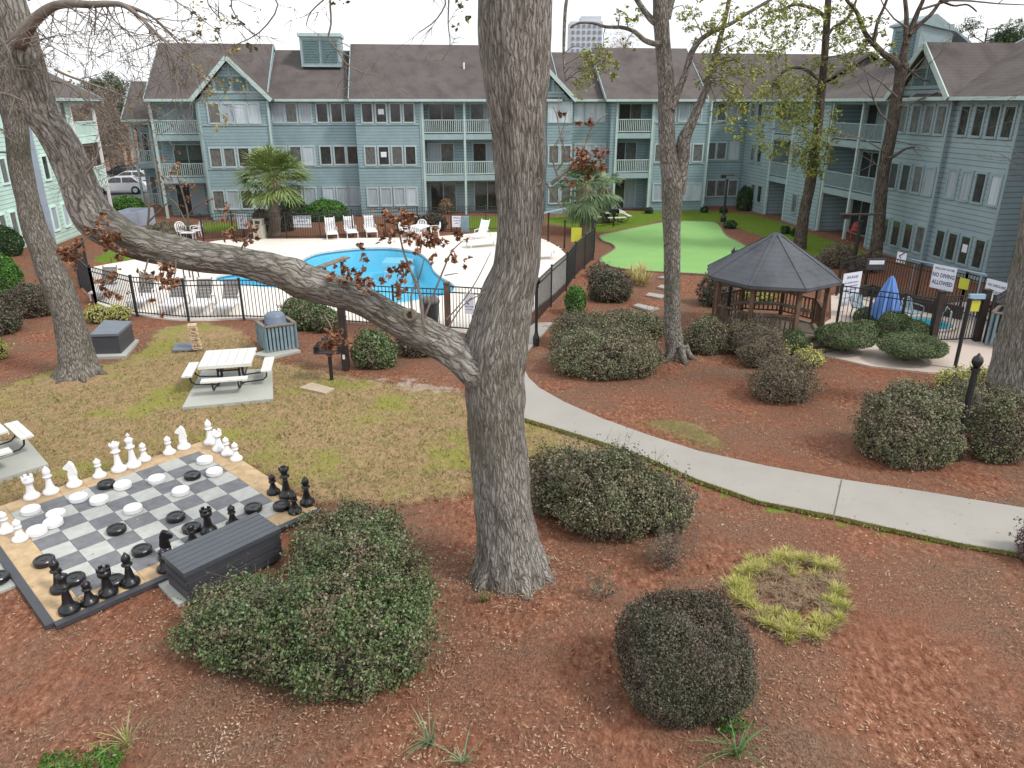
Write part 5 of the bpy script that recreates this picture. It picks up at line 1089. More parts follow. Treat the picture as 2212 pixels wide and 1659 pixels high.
# brown leaved sapling beyond the left limb
t=thing('brown_leaved_sapling','thin sapling with hanging rusty leaves left of the first palm','tree',G(400,505)); tb=TB(); tp=[]; rg=random.Random(12); gp=G(400,505); Ys=gp.y-0
for l in ([(408,500,5),(405,460,4.5),(395,420,4),(380,370,3),(370,345,2)],[(405,490,4),(380,440,3),(350,420,2)],[(318,500,5),(322,450,5),(318,420,4)],[(405,470,3),(430,440,2.5),(480,425,2)],[(320,480,4),(355,445,3),(370,430,2)],[(600,400,1.5),(570,450,2),(556,478,2)]):
    a,b=cline(l,Ys,3); tb.tube(a,b,5)
tb.build('trunk',M['twig'],t); cs=[]
for x,y,r,n in ((380,370,20,80),(395,390,18,70),(360,400,18,60),(375,350,14,46),(415,400,14,40),(240,345,15,40),(275,335,15,40),(260,325,12,26),(290,345,12,26),(330,440,10,18),(405,430,14,36),(455,440,12,30),(470,450,11,24),(490,445,12,26),(430,490,12,22),(455,480,11,20),(345,350,10,18),(350,385,14,30)): p=PY(x,y,Ys); cs.append((p,r*mpp(p),n))
leafcloud('dry_leaves',cs,L_dry,t,.17,.5,12,1,.8)
# ================================================================ OBJECTS
def zh(top,bot): P=G(*bot); return zat(P,top[1])
# ---- fences ---------------------------------------------------------------
def fence(label,pts,h=1.5,sp=.13,posts=None,postw=.07,gap_rail=.2,mat=None,group='metal fences'):
    """pts: ground points; panel between consecutive points, post at each"""
    mat=mat or M['fence']; t=thing('metal_fence',label,'fence',(pts[0][0],pts[0][1],0),group)
    P=[V((p[0],p[1],0)) for p in pts]
    for i,p in enumerate(P):
        if posts and i not in posts: continue
        mb=MB(); mb.box((p.x,p.y,h/2),(postw,postw,h+.06)); mb.box((p.x,p.y,h+.045),(postw+.02,postw+.02,.03)); mb.build('post',mat,t)
    for a,b in zip(P[:-1],P[1:]):
        mb=MB(); d=b-a; L=d.length; n=max(2,int(L/sp))
        for z in (h-.02,h-gap_rail,.14): mb.bar(a+V((0,0,z)),b+V((0,0,z)),.03,.035)
        for k in range(1,n): q=a+d*k/n; mb.box((q.x,q.y,h/2+.03),(.02,.02,h-.1),rz=math.atan2(d.y,d.x))
        mb.build('panel',mat,t)
    return t
def gpts(l): return [G(*p) for p in l]
fence('black metal picket fence along the near side of the pool behind the slatted bin enclosure',gpts([(208,655),(297,682),(408,692),(527,690),(640,694),(740,700),(853,708),(966,714)]))
fence('black metal fence curving away right of the pool beside the small bright boxwood',gpts([(1128,722),(1158,700),(1190,662),(1223,628),(1241,600),(1262,580),(1281,562),(1283,545),(1277,530)]),h=1.6)
fence('black metal fence along the far left side of the pool, past the leaning tree',gpts([(208,655),(175,620),(172,600),(190,580)]),h=1.4)
ff=[(440,521),(505,514),(560,516),(620,515),(693,516),(763,509),(833,505),(903,502),(975,500),(1050,498),(1110,497)]
fence('dark metal fence behind the white loungers beyond the pool, carrying the wide sign',gpts(ff),h=1.5,sp=.14)
# gate by big trunk
g0,g1=G(968,715),G(1060,722); t=thing('pool_gate','dark metal gate with a blue and white notice just left of the thick trunk','gate',g0)
mb=MB(); mb.box((g0.x,g0.y,.85),(.2,.2,1.7)); mb.box((g0.x,g0.y,1.72),(.23,.23,.04)); mb.build('gate_post',M['wood'],t)
mb=MB(); mb.box((g1.x,g1.y,.85),(.2,.2,1.7)); mb.build('gate_post',M['wood'],t)
mb=MB(); d=g1-g0
for z in (1.6,1.4,.15): mb.bar(g0+d*.05+V((0,0,z)),g1-d*.05+V((0,0,z)),.03,.04)
for k in range(1,14): q=g0+d*k/14; mb.box((q.x,q.y,.88),(.022,.022,1.44))
mb.build('gate_panel',M['fence'],t)
# ---- signs ----------------------------------------------------------------
def textmesh(s,size,mat,parent,loc,rz,align='CENTER',sx=1.0):
    c=bpy.data.curves.new('lettering','FONT'); c.body=s; c.size=size; c.align_x=align; c.align_y='CENTER'; c.resolution_u=2; c.offset=size*.03
    o=bpy.data.objects.new('tmp',c); C.objects.link(o); dg=bpy.context.evaluated_depsgraph_get(); me=bpy.data.meshes.new_from_object(o.evaluated_get(dg)); bpy.data.objects.remove(o)
    me.name='lettering'; p=link('lettering',me,mat,parent,loc); p.rotation_euler=(PI/2,0,rz); p.scale=(sx,1,1); return p
def sign(name,label,P,w,h,zc,rz,lines,mat='signw',ink='ink',posts=0,extra=None,tilt=0):
    """board centred over ground point P, facing the viewer (-y) turned by rz"""
    t=thing(name,label,'sign',(P[0],P[1],0)); t.rotation_euler=(0,0,0); mb=MB(); mb.box((P[0],P[1],zc),(w,.012,h),rz=rz); mb.build('board',M[mat],t)
    n=V((math.sin(rz),-math.cos(rz),0)); ax=V((math.cos(rz),math.sin(rz),0))
    for (s,sz,dz,sx) in lines: textmesh(s,sz,M[ink],t,tuple(n*.0085+V((0,0,zc+dz))),rz,sx=sx)
    for k in range(posts): 
        q=V((P[0],P[1],0))-n*.03+ax*(0 if posts==1 else (-w*.4 if k==0 else w*.4)); mb=MB(); mb.box((q.x,q.y,zc/2+h*.2),(.05,.05,zc+h*.4)); mb.build('post',M['blackm'],t)
    if extra: extra(t,ax,n)
    return t
Pq=G(657,512); wq=38*mpp((Pq.x,Pq.y,1)); sign('warning_sign','wide white sign with blue lettering on the far fence right of the first palm',(Pq.x,Pq.y-.07),wq,.68,zat(Pq,478),0,[('NO LIFEGUARD',.15,.2,.95),('ON DUTY',.15,-.0,.95),('SWIM AT YOUR OWN RISK',.09,-.2,.95)])
def tick(t,ax,n):
    p=wloc(t)
    mb=MB(); zc=t['zc']; 
    mb.bar(p+n*.012+V((0,0,zc+.05))-ax*.1,p+n*.012+V((0,0,zc+.22))+ax*.12,.02,.04); mb.bar(p+n*.012+V((0,0,zc+.05))-ax*.1,p+n*.012+V((0,0,zc-.02))+ax*.0,.02,.03); mb.build('symbol',M['ink'],t)
    del t['zc']
def symsign(name,label,P,w,h,zc,rz,lines=(),posts=0):
    t=sign(name,label,P,w,h,zc,rz,list(lines),posts=posts); t['zc']=zc; tick(t,V((math.cos(rz),math.sin(rz),0)),V((math.sin(rz),-math.cos(rz),0))); return t
Pq=G(529,512); symsign('notice_sign','tall white notice with a small black symbol left of the first palm trunk',(Pq.x,Pq.y-.1),.6,.85,zat(Pq,478),0,[('RULES',.1,-.2,1)],1)
Pq=G(987,500); sign('notice_sign','white notice with blue lines on a post beyond the patio table',(Pq.x,Pq.y-.1),.56,.68,zat(Pq,478),0,[('POOL',.14,.22,1),('CLOSES AT',.09,.05,1),('DUSK',.09,-.1,1)],posts=1)
gm=(g0+g1)/2; zc=.95; symsign('gate_notice','pale blue notice fixed to the pool gate left of the thick trunk',(gm.x+.02,gm.y-.06),.34,.72,1.05,math.atan2(d.y,d.x),[('POOL RULES',.055,-.1,1),('NO GLASS',.05,-.2,1)])
Pq=G(1243,540); sign('yellow_sign','bright yellow square sign in front of the grey green fan palm',(Pq.x,Pq.y-.3),.55,.75,zat(Pq,505),0,[],mat='yellow',posts=1)
# pole pair near yellow sign
for x,yb,yt,l in ((1184,523,462,'thin dark post right of the big trunk holding a small pale roof panel, left one'),(1219,537,478,'thin dark post left of the yellow sign, nearer than its twin')):
    P=G(x,yb); z=zat(P,yt); mb=MB(); mb.tube([P,P+V((0,0,z))],.05,8); mb.lathe([(.08,z),(.09,z+.05),(.02,z+.09)],(P.x,P.y,0),10); single('thin_post',mb,M['wooddk'],l,'post',P,'thin posts')
P=G(1184,523); z=zat(P,462); mb=MB(); mb.box((P.x+.2,P.y,z+.15),(1.5,.4,.04),M=Matrix.Rotation(R(-12),3,'Y')); single('pale_shelf_panel',mb,M['rail'],'small pale blue grey panel on top of the thin post right of the trunk','panel',(P.x,P.y,z))
# ---- lounge chairs --------------------------------------------------------
def lounger(label,loc,rz,fab='white',flat=False,group='pool loungers'):
    t=thing('pool_lounger',label,'lounger',(0,0,0),group); W=.62
    s=MB(); s.box((0,.55,.36),(W-.06,1.3,.03)); 
    for k in range(9): s.box((0,.0+k*.14,.378),(W-.06,.1,.012))
    s.build('seat',M[fab if fab!='taupe' else 'white'],t)
    a=R(12 if flat else 62); b=MB(); n=6
    for k in range(n): 
        q=.06+k*.13; b.box((0,-.1-math.cos(a)*q,.37+math.sin(a)*q),(W-.07,.118,.022),M=Matrix.Rotation(-a,3,'X'))
    b.bar((-W/2+.04,-.1,.36),(-W/2+.04,-.1-math.cos(a)*.85,.36+math.sin(a)*.85),.035); b.bar((W/2-.04,-.1,.36),(W/2-.04,-.1-math.cos(a)*.85,.36+math.sin(a)*.85),.035)
    b.build('backrest',M[fab],t)
    f=MB()
    for sx in (-1,1):
        f.bar((sx*W/2,-.6,.33),(sx*W/2,1.2,.33),.04)
        if not flat: f.bar((sx*(W/2+.03),-.25,.55),(sx*(W/2+.03),.2,.55),.04,.03); f.bar((sx*(W/2+.03),.2,.55),(sx*(W/2+.03),.2,.33),.03)
    f.bar((-W/2,-.6,.33),(W/2,-.6,.33),.04); f.bar((-W/2,1.2,.33),(W/2,1.2,.33),.04); f.build('frame',M['white'],t)
    for sx in (-1,1):
        for y in (-.5,1.05): l=MB(); l.bar((sx*W/2,y,.33),(sx*W/2,y+(.05 if y>0 else -.05),0),.04); l.build('leg',M['white'],t)
    t.location=loc; t.rotation_euler=(0,0,rz); return t
L0=lounger('white lounger with raised back, leftmost of the three beyond the pool beside the sign',G(716,512)+V((0,0,.03)),R(197))
dup(L0,G(757,509)+V((0,0,.03)),R(199),'white lounger with raised back, middle one of the three beyond the pool')
dup(L0,G(800,507)+V((0,0,.03)),R(196),'white lounger with raised back, rightmost of the three beyond the pool, behind rusty leaves')
dup(L0,G(1040,520)+V((0,.3,.03)),R(150),'white lounger with raised back right of the pool, left of the big trunk')
lounger('white lounger lying flat at the far right of the pool beside the big trunk',G(1052,533)+V((0,0,.03)),R(115),flat=True)
lounger('white flat lounger half hidden at the right of the big trunk by the fence',G(1172,560)+V((0,0,.03)),R(100),flat=True)
L1=lounger('lounger with dark taupe back near the pool fence, rightmost of the row',G(500,668)+V((0,0,.03)),R(186),'taupe')
for (x,y,l) in ((443,667,'second from the right'),(386,665,'third from the right'),(318,655,'fourth from the right'),(238,637,'leftmost, next to the leaning tree')): dup(L1,G(x,y)+V((0,0,.03)),R(186),'lounger with dark taupe back near the pool fence, '+l)
for o in [o for o in C.objects if o.name.startswith('pool_lounger')]: pass
# L-shape correction: loungers face the viewer with the head end away
# ---- patio table + chairs -------------------------------------------------
P=G(908,515); t=thing('patio_table','round white plastic patio table beyond the pool','table',P); mb=MB(); mb.lathe([(.01,.70),(.55,.70),(.60,.715),(.60,.735),(.55,.745),(.01,.75)],P,28); mb.build('table_top',M['white'],t)
for a in range(4): q=R(45+90*a); mb=MB(); mb.tube([P+V((math.cos(q)*.42,math.sin(q)*.42,0)),P+V((math.cos(q)*.36,math.sin(q)*.36,.7))],.03,8); mb.build('leg',M['white'],t)
def pchair(label,loc,rz,group='white plastic patio chairs'):
    t=thing('plastic_chair',label,'chair',(0,0,0),group); mb=MB(); mb.box((0,0,.42),(.5,.48,.04)); mb.build('seat',M['white'],t)
    mb=MB(); 
    for k in range(-2,3): mb.bar((k*.09,.22,.43),(k*.105,.33,.86-.03*abs(k)),.05,.02)
    pts=[V((-.25,.22,.43))]+[V((.27*math.cos(PI-a),.30+.03,.66+.24*math.sin(a))) for a in [i*PI/8 for i in range(9)]]+[V((.25,.22,.43))]; mb.tube(pts,.025,6); mb.build('backrest',M['white'],t)
    for s in (-1,1):
        mb=MB(); mb.tube([V((s*.27,.3,.66)),V((s*.29,.05,.66)),V((s*.28,-.2,.64)),V((s*.26,-.23,.42))],.022,6); mb.build('armrest',M['white'],t)
        for y in (-.2,.2): mb=MB(); mb.tube([V((s*.22,y,.42)),V((s*.26,y*1.2,0))],.025,6); mb.build('leg',M['white'],t)
    t.location=loc; t.rotation_euler=(0,0,rz); return t
pc=pchair('white plastic chair behind the round patio table, facing the pool',P+V((0,.85,.03)),0)
dup(pc,P+V((.85,.1,.03)),R(-80),'white plastic chair at the right of the round patio table'); dup(pc,P+V((-.85,0,.03)),R(85),'white plastic chair at the left of the round patio table'); dup(pc,P+V((-.1,-.8,.03)),R(175),'white plastic chair on the pool side of the round patio table')
dup(pc,G(393,515)+V((0,0,.03)),R(30),'white plastic chair at the left end of the deck above the big limb, left one'); dup(pc,G(425,514)+V((0,0,.03)),R(-50),'white plastic chair at the left end of the deck above the big limb, right one')
P=G(408,518); t=thing('side_table','small low white table between the two white chairs above the big limb','table',P); mb=MB(); mb.box(P+V((0,0,.42)),(.8,.5,.04)); mb.build('table_top',M['white'],t)
for a,b in ((-1,-1),(1,-1),(1,1),(-1,1)): mb=MB(); mb.box(P+V((a*.34,b*.2,.2)),(.04,.04,.4)); mb.build('leg',M['white'],t)
# ---- bench plank over the pool, handrail ---------------------------------
p,q=G(691,577,.6),G(749,556,.6); t=thing('diving_plank','tan plank on dark legs raised over the left edge of the pool','board',(p.x,p.y,0)); mb=MB(); mb.bar(p,q,.36,.08); mb.build('plank',M['woodl'],t)
for f in (.15,.8): c=p+(q-p)*f; mb=MB(); mb.box((c.x,c.y,.2),(.1,.3,.72)); mb.build('leg',M['blackm'],t)
P=G(409,607); t=thing('pool_handrail','small dark looped handrail at the left end of the pool','handrail',P)
for s in (-.2,.2): mb=MB(); mb.tube([P+V((s,0,0)),P+V((s,0,.6)),P+V((s,.12,.85)),P+V((s,.35,.85)),P+V((s,.55,.6)),P+V((s,.6,.0))],.03,8); mb.build('rail',M['blackm'],t)
# ---- bins -----------------------------------------------------------------
P=G(563,516); t=thing('trash_bin','pebble beige square trash bin left of the first palm','trash bin',P); mb=MB(); mb.box(P+V((0,0,.42)),(.6,.6,.84)); mb.build('body',M['pebble'],t)
mb=MB(); mb.box(P+V((0,0,.99)),(.5,.5,.29)); mb.box(P+V((0,0,1.15)),(.56,.56,.06)); mb.build('lid',M['pebble'],t); mb=MB(); mb.box(P+V((0,-.252,.99)),(.28,.02,.17)); mb.build('opening',M['blackm'],t)
P=G(932,700); t=thing('trash_bin','dark grey round trash bin inside the pool fence behind the limb','trash bin',P); mb=MB(); mb.lathe([(.25,.03),(.30,.75),(.31,.76),(.31,.80)],P,24); mb.build('body',M['ebox'],t,smooth=True); mb=MB(); mb.lathe([(.33,.80),(.33,.88),(.25,1.0),(.01,1.03)],P,24); mb.build('lid',M['taupe'],t,smooth=True)
def enclosure(label,c4_,h,lid=True):
    cs=[V((p[0],p[1],0)) for p in c4_]; ctr=sum(cs,V((0,0,0)))/4; t=thing('bin_enclosure',label,'bin enclosure',ctr)
    for i in range(4):
        a,b=cs[i],cs[(i+1)%4]; d=b-a; n=8; mb=MB()
        for k in range(n+1): q=a+d*(k/n); mb.box((q.x,q.y,h/2+.03),(.075,.025,h-.08),rz=math.atan2(d.y,d.x))
        mb.build('slat_panel',M['slat'],t)
        mb=MB(); mb.bar(a+V((0,0,h)),b+V((0,0,h)),.11,.045); mb.build('top_trim',M['woodl'],t)
    mb=MB(); w=(cs[1]-cs[0]).length; mb.lathe([(w*.36,.05),(w*.40,h-.12)],ctr,20); mb.build('inner_bin',M['ebox'],t)
    mb=MB(); rr=w*.36; mb.lathe([(rr*1.12,h-.14),(rr*1.12,h-.06),(rr*.98,h),(rr*.95,h+.20),(rr*.75,h+.30),(.01,h+.33)],ctr,24); mb.build('dome_lid',M['lidb'],t,smooth=True)
h_=zh((571.6,707),(580,765.5)); enclosure('square slate blue slatted bin enclosure with domed lid, left of the dark wooden post',[G(571.6,707,h_),G(637,698,h_),G(617,684,h_),G(553,692.6,h_)],h_)
h_=1.15; a=G(2128,748); enclosure('slate blue slatted bin enclosure beside the dark trunk at the right edge',[a,a+V((.95,-.75,0)),a+V((1.7,.1,0)),a+V((.75,.85,0))],h_)
# ---- black utility box ----------------------------------------------------
h_=zh((196,724),(202,768.4)); b4=[G(196,724,h_),G(253.5,722.5,h_),G(283.5,696,h_),G(226,693.4,h_)]; t=thing('utility_box','black rectangular utility box with blue grey lid on a pad beside the leaning tree','utility box',G(240,745))
mb=MB(); lo=[V((p.x,p.y,.05)) for p in b4]; mb.hexa(lo,[V((p.x,p.y,h_-.05)) for p in b4]); mb.build('body',M['ebox'],t)
ce=sum(b4,V((0,0,0)))/4; mb=MB(); e=[ce+(p-ce)*1.035 for p in b4]; mb.hexa([V((p.x,p.y,h_-.049)) for p in e],[V((p.x,p.y,h_+.03)) for p in e]); mb.build('lid',M['ebox_top'],t)
# ---- giant block tower ----------------------------------------------------
P=G(427,755); t=thing('block_tower','tall leaning stack of pale wooden game blocks on the lawn','block tower',P); h_=zat(P,702); n=17; dz=h_/n; rg=random.Random(2)
for k in range(n):
    mb=MB(); c=P+V((-.010*k*.4+rg.gauss(0,.008),rg.gauss(0,.008),dz*(k+.5)+.03)); ang=PI/2*(k%2)+rg.gauss(0,.07)+.3
    for j in ((-1,0,1) if rg.random()<.6 else ((-1,1) if rg.random()<.5 else (-1,0))):
        q=Matrix.Rotation(ang,3,'Z')@V((0,j*.085,0)); mb.box(c+q,(.27,.07,dz*.6),rz=ang+rg.gauss(0,.06))
    mb.build('block_layer',M['block1'],t)
mb=MB(); mb.poly([G(*p)[:2] for p in ((373,760),(378,744),(428,742),(430,757))][::-1],0,.05); single('base_board',mb,M['ebox_top'],'flat dark blue board lying on the lawn beside the block tower','board',G(400,752))
# ---- picnic tables --------------------------------------------------------
def picnic(label,ctr,rz,S_=1.0,seats=4,group='white picnic tables'):
    t=thing('picnic_table',label,'picnic table',(0,0,0),group); T=1.5*S_; mb=MB(); n=6
    for k in range(n): mb.box((-T/2+T/n*(k+.5),0,.735),(T/n-.012,T,.045))
    mb.box((0,-T/2-.004,.715),(T,.022,.09)); mb.box((0,T/2+.004,.715),(T,.022,.09)); mb.build('table_top',M['offwhite'],t)
    for k in range(4):
        q=Matrix.Rotation(PI/2*k,3,'Z'); mb=MB()
        for j in (-1,1): mb.box(q@V((0,-(T/2+.34)+j*.07,.45)),(T*.86,.135,.045),rz=PI/2*k)
        mb.build('bench',M['offwhite'],t)
        mb=MB()
        for s in (-1,1):
            mb.tube([q@V((s*T*.2,-.28,.70)),q@V((s*T*.2,-.30,.1)),q@V((s*T*.22,-.36,.03))],.024,8); 
            mb.tube([q@V((s*T*.24,-.35,.08)),q@V((s*T*.24,-(T/2+.2),.12)),q@V((s*T*.24,-(T/2+.30),.2)),q@V((s*T*.24,-(T/2+.34),.43))],.022,8)
        mb.bar(q@V((-T*.2,-.28,.45)),q@V((T*.2,-.28,.45)),.04); mb.build('leg_frame',M['blackm'],t)
    t.location=ctr; t.rotation_euler=(0,0,rz); return t
tc=[G(430.7,798,.75),G(547,790,.75),G(550.7,754,.75),G(443,760,.75)]; c=sum(tc,V((0,0,0)))/4; c.z=.05; dd=tc[1]-tc[0]; w_=dd.length; print('table',[round((tc[i]-tc[(i+1)%4]).length,2) for i in range(4)])
pt=picnic('square white picnic table with four benches on a pad in the middle of the lawn',c,math.atan2(dd.y,dd.x),w_/1.5)
p2e=G(71,949,.45); d2=(p2e-G(26,909,.45)).normalized(); n2=V((-d2.y,d2.x,0)); n2=n2 if n2.x<0 else -n2; c2=p2e-d2*.66+n2*1.12; c2.z=.05
dup(pt,c2,math.atan2(d2.y,d2.x),'white picnic table cut by the left edge of the picture beside the chess board')
P=G(1322,480); dup(pt,P,R(10),'white picnic table on the bright grass behind the putting green')
def grill(label,P,ht,w,closed=False):
    t=thing('barbecue_grill',label,'grill',P); mb=MB(); mb.tube([P,P+V((0,0,ht))],.055,10); mb.lathe([(.057,ht*.55),(.057,ht*.65)],P,10); mb.build('post',M['blackm'],t)
    mb=MB(); x,y,z=P; mb.box((x,y,ht+.02),(w,w*.75,.03)); mb.box((x-w/2,y,ht+.12),(.02,w*.75,.2)); mb.box((x+w/2,y,ht+.12),(.02,w*.75,.2)); mb.box((x,y+w*.375,ht+.12),(w,.02,.2)); mb.lathe([(.06,ht-.14),(.16,ht)],P,10); mb.build('firebox',M['blackm'],t)
    mb=MB(); 
    for k in range(9): mb.bar((x-w*.45+w*.11*k,y-w*.36,ht+.2),(x-w*.45+w*.11*k,y+w*.36,ht+.2),.012)
    mb.build('grate',M['ebox'],t)
P=G(716.6,819.4); grill('black barbecue grill on a post at the lawn edge, topped by rusty hanging leaves',P,zat(P,752)-.1,.72)
P=G(1325,489); grill('small black post grill in front of the far white picnic table',P,.85,.6)
P=G(748,797.5); mb=MB(); mb.box(P+V((0,0,1.2)),(.2,.2,2.4)); t=thing('wooden_post','thick dark wooden post standing under the big limb behind the grill','post',P); mb.build('shaft',M['wooddk'],t); mb=MB(); mb.box(P+V((-.02,-.103,.42)),(.07,.01,.14)); mb.build('tag_plate',M['signw'],t); mb=MB(); mb.box(P+V((-.35,-.1,.95)),(.5,.3,.25)); mb.build('control_box',M['ebox'],t)
P=G(985,502); mb=MB(); mb.box(P+V((.55,.4,.45)),(.5,.4,.95)); single('utility_cabinet',mb,M['slat'],'blue grey cabinet just right of the white notice beyond the patio table','cabinet',P+V((.55,.4,0)))
a=G(250,498); mb=MB(); b=G(302,497); dd=b-a
for u0_,v0_,u1_,v1_ in ((0,0,1,0),(1,0,1,1),(0,1,1,1),(0,0,0,1)):
    p1=a+dd*u0_+V((0,2.2*v0_,0)); p2=a+dd*u1_+V((0,2.2*v1_,0)); mb.bar(p1+V((0,0,.55)),p2+V((0,0,.55)),.08,1.1)
single('equipment_screen',mb,M['lilac'],'low pale grey walled equipment enclosure left of the pool below the mint balconies','enclosure',a)
# ---- lamp posts -----------------------------------------------------------
def lamp(label,P,top,kind,r=.06):
    t=thing('lamp_post',label,'lamp post',P); mb=MB(); mb.lathe([(r*2.2,0),(r*2.2,.25),(r*1.2,.4),(r,.5),(r*.85,top-.36),(r*1.3,top-.34),(r*1.3,top-.28)],P,12); mb.build('pole',M['blackm'],t)
    mb=MB()
    if kind=='globe': mb.lathe([(.04,top-.28),(.06,top-.26),(.105,top-.18),(.115,top-.12),(.09,top-.04),(.04,top),(.025,top+.04),(.001,top+.06)],P,16)
    else:
        x,y,z=P; mb.box((x,y,top),(kind,.34,.05)); mb.box((x-kind*.35,y,top-.12),(.3,.25,.16))
    mb.build('lamp_head',M['black' if kind=='globe' else 'wooddk'],t,smooth=kind=='globe')
P=G(2062,988); lamp('slim black lamp post with round head beside the big mottled shrub near the footpath',P,zat(P,768)*1.0,'globe',.075)
P=G(1562,690); lamp('slim black lamp post whose round head rises past the left edge of the gazebo roof',P+V((-.12,-.9,0)),zat(P+V((-.12,-.9,0)),537),'globe',.06)
P=G(1562,478); lamp('dark square light pole beyond the putting green in front of the inner corner',P,zat(P,378),.8,.09)
P=G(1840,592); lamp('dark pole with a flat crossbar in front of the right building balconies',P,zat(P,463),2.0,.10)
P=G(1158,745); lamp('tall thin black lamp post close to the right side of the big trunk',P+V((.0,0,0)),zat(P,597)*.99,'globe',.05)
P=G(2062,797); p2=zat(P,645); mb=MB(); mb.tube([P,P+V((0,0,p2))],.055,10); single('steel_pole',mb,M['fence'],'tall thin dark pole in front of the spa gate with blue and yellow items','pole',P)
# ---- gazebo ---------------------------------------------------------------
gcx,gcy=8.75,24.5; gr0=2.24; EZ=2.12; AZ=zat(V((gcx,gcy,0)),503); GZ=thing('gazebo','brown wooden octagonal gazebo with slate grey shingle roof beside the putting green','gazebo',(gcx,gcy,0)); k0=R(10)
ctr=V((gcx,gcy,0)); ang=[k0+R(45*i) for i in range(8)]
mb=MB(); vs=[ctr+V((gr0*math.cos(a),gr0*math.sin(a),EZ)) for a in ang]; ap=ctr+V((0,0,AZ)); up=[ctr+V((.10*math.cos(a),.10*math.sin(a),AZ-.02)) for a in ang]
mb.add(vs+up+[ap],[(i,(i+1)%8,8+(i+1)%8,8+i) for i in range(8)]+[(8+i,8+(i+1)%8,16) for i in range(8)])
vs2=[v-V((0,0,.10)) for v in vs]; mb.add(vs+vs2+[ap-V((0,0,.22))],[(i,8+i,8+(i+1)%8,(i+1)%8) for i in range(8)]+[(8+(i+1)%8,8+i,16) for i in range(8)]); mb.build('roof',M['gazroof'],GZ)
mb=MB()
for i in range(8): mb.bar(vs[i]+V((0,0,.0)),up[i]+V((0,0,.005)),.12,.02)
mb.build('ridge_caps',M['gazroof'],GZ)
pr=1.84
mb=MB(); mb.poly([(gcx+1.93*math.cos(a),gcy+1.93*math.sin(a)) for a in ang],0,.28); mb.build('floor',M['woodl'],GZ)
for i,a in enumerate(ang):
    mb=MB(); c=ctr+V((pr*math.cos(a),pr*math.sin(a),0)); mb.box((c.x,c.y,(EZ-.05+.28)/2),(.13,.13,EZ-.05-.28),rz=a); mb.build('post',M['wood'],GZ)
    b=ctr+V((pr*math.cos(ang[(i+1)%8]),pr*math.sin(ang[(i+1)%8]),0)); mb=MB(); mb.bar(c+V((0,0,EZ-.16)),b+V((0,0,EZ-.16)),.06,.2); mb.build('beam',M['wood'],GZ)
    if i in (6,): continue
    mb=MB(); mb.bar(c+V((0,0,1.12)),b+V((0,0,1.12)),.10,.05); mb.bar(c+V((0,0,.42)),b+V((0,0,.42)),.05,.05)
    for k in range(1,9): q=c+(b-c)*k/9; mb.box((q.x,q.y,.77),(.045,.045,.66),rz=a)
    mb.build('railing',M['wood'],GZ)
    if i in (0,1,2,3,4):
        c2=ctr+(c-ctr)*.8; b2=ctr+(b-ctr)*.8; mb=MB(); 
        c3=ctr+(c-ctr)*.97; b3=ctr+(b-ctr)*.97
        mb.hexa([c2+V((0,0,.68)),b2+V((0,0,.68)),b3+V((0,0,.68)),c3+V((0,0,.68))],[c2+V((0,0,.73)),b2+V((0,0,.73)),b3+V((0,0,.73)),c3+V((0,0,.73))]); mb.build('bench_seat',M['woodl'],GZ)
am=(ang[6]+ang[7])/2; mb=MB()
for k in range(2): q=ctr+V((math.cos(am),math.sin(am),0))*(2.1+.3*k); mb.box((q.x,q.y,.2-.1*k),(.3,1.2,.06),rz=am)
mb.build('steps',M['woodl'],GZ)
# ---- spa area -------------------------------------------------------------
fence('black metal fence on the near side of the spa, right of the gazebo',gpts([(1806,705),(1870,716),(1940,728),(2012,740)]),h=1.5)
fence('weathered metal fence around the back of the spa against the right building',gpts([(1806,640),(1868,622),(1975,655),(2070,680)]),h=1.55,mat=M['wooddk'])
fence('metal fence at the right end of the spa carrying a white sign',gpts([(2070,680),(2168,712),(2125,742)]),h=1.6,mat=M['wooddk'])
g0,g1=G(2012,742),G(2108,738); t=thing('spa_gate','brown posted metal gate of the spa between two thick posts','gate',g0)
for q in (g0,g1): mb=MB(); mb.box(q+V((0,0,.88)),(.2,.2,1.76)); mb.box(q+V((0,0,1.775)),(.24,.24,.03)); mb.build('gate_post',M['wooddk'],t)
mb=MB(); d=g1-g0
for z in (1.6,1.42,.12): mb.bar(g0+d*.04+V((0,0,z)),g1-d*.04+V((0,0,z)),.03,.04)
for k in range(1,15): q=g0+d*k/15; mb.box((q.x,q.y,.86),(.022,.022,1.46))
mb.build('gate_panel',M['fence'],t)
P=G(1998,703); t=thing('spa_pool','round teal spa pool beside the spa gate','spa',P); mb=MB(); mb.lathe([(1.0,.02),(1.0,.10),(.88,.11),(.86,.03)],P,32); mb.build('coping',M['spadeck'],t)
m,nt,bs=nm('spa_water'); bs.inputs['Base Color'].default_value=(.03,.27,.33,1); bs.inputs['Roughness'].default_value=.05; mb=MB(); mb.lathe([(.87,.04),(.87,.06)],P,32); mb.build('water',m,t)
mb=MB(); mb.tube([P+V((.3,-.9,.1)),P+V((.3,-.9,.75)),P+V((.3,-.6,.85)),P+V((.3,-.4,.5))],.025,8); mb.build('handrail',M['gutter'],t)
P=G(1908,702); t=thing('closed_parasol','folded blue canvas parasol standing inside the spa fence','parasol',P); pz=zat(P,597); mb=MB(); mb.tube([P,P+V((0,0,pz))],.03,8); mb.lathe([(.28,.03),(.28,.10),(.05,.14)],P,16); mb.build('pole',M['blackm'],t)
mb=MB(); n=40; prof=[(.03,pz+.02),(.11,pz-.12),(.24,pz-.5),(.40,pz-1.1),(.50,pz-1.6),(.46,pz-1.85),(.36,pz-1.95)]; b0=0
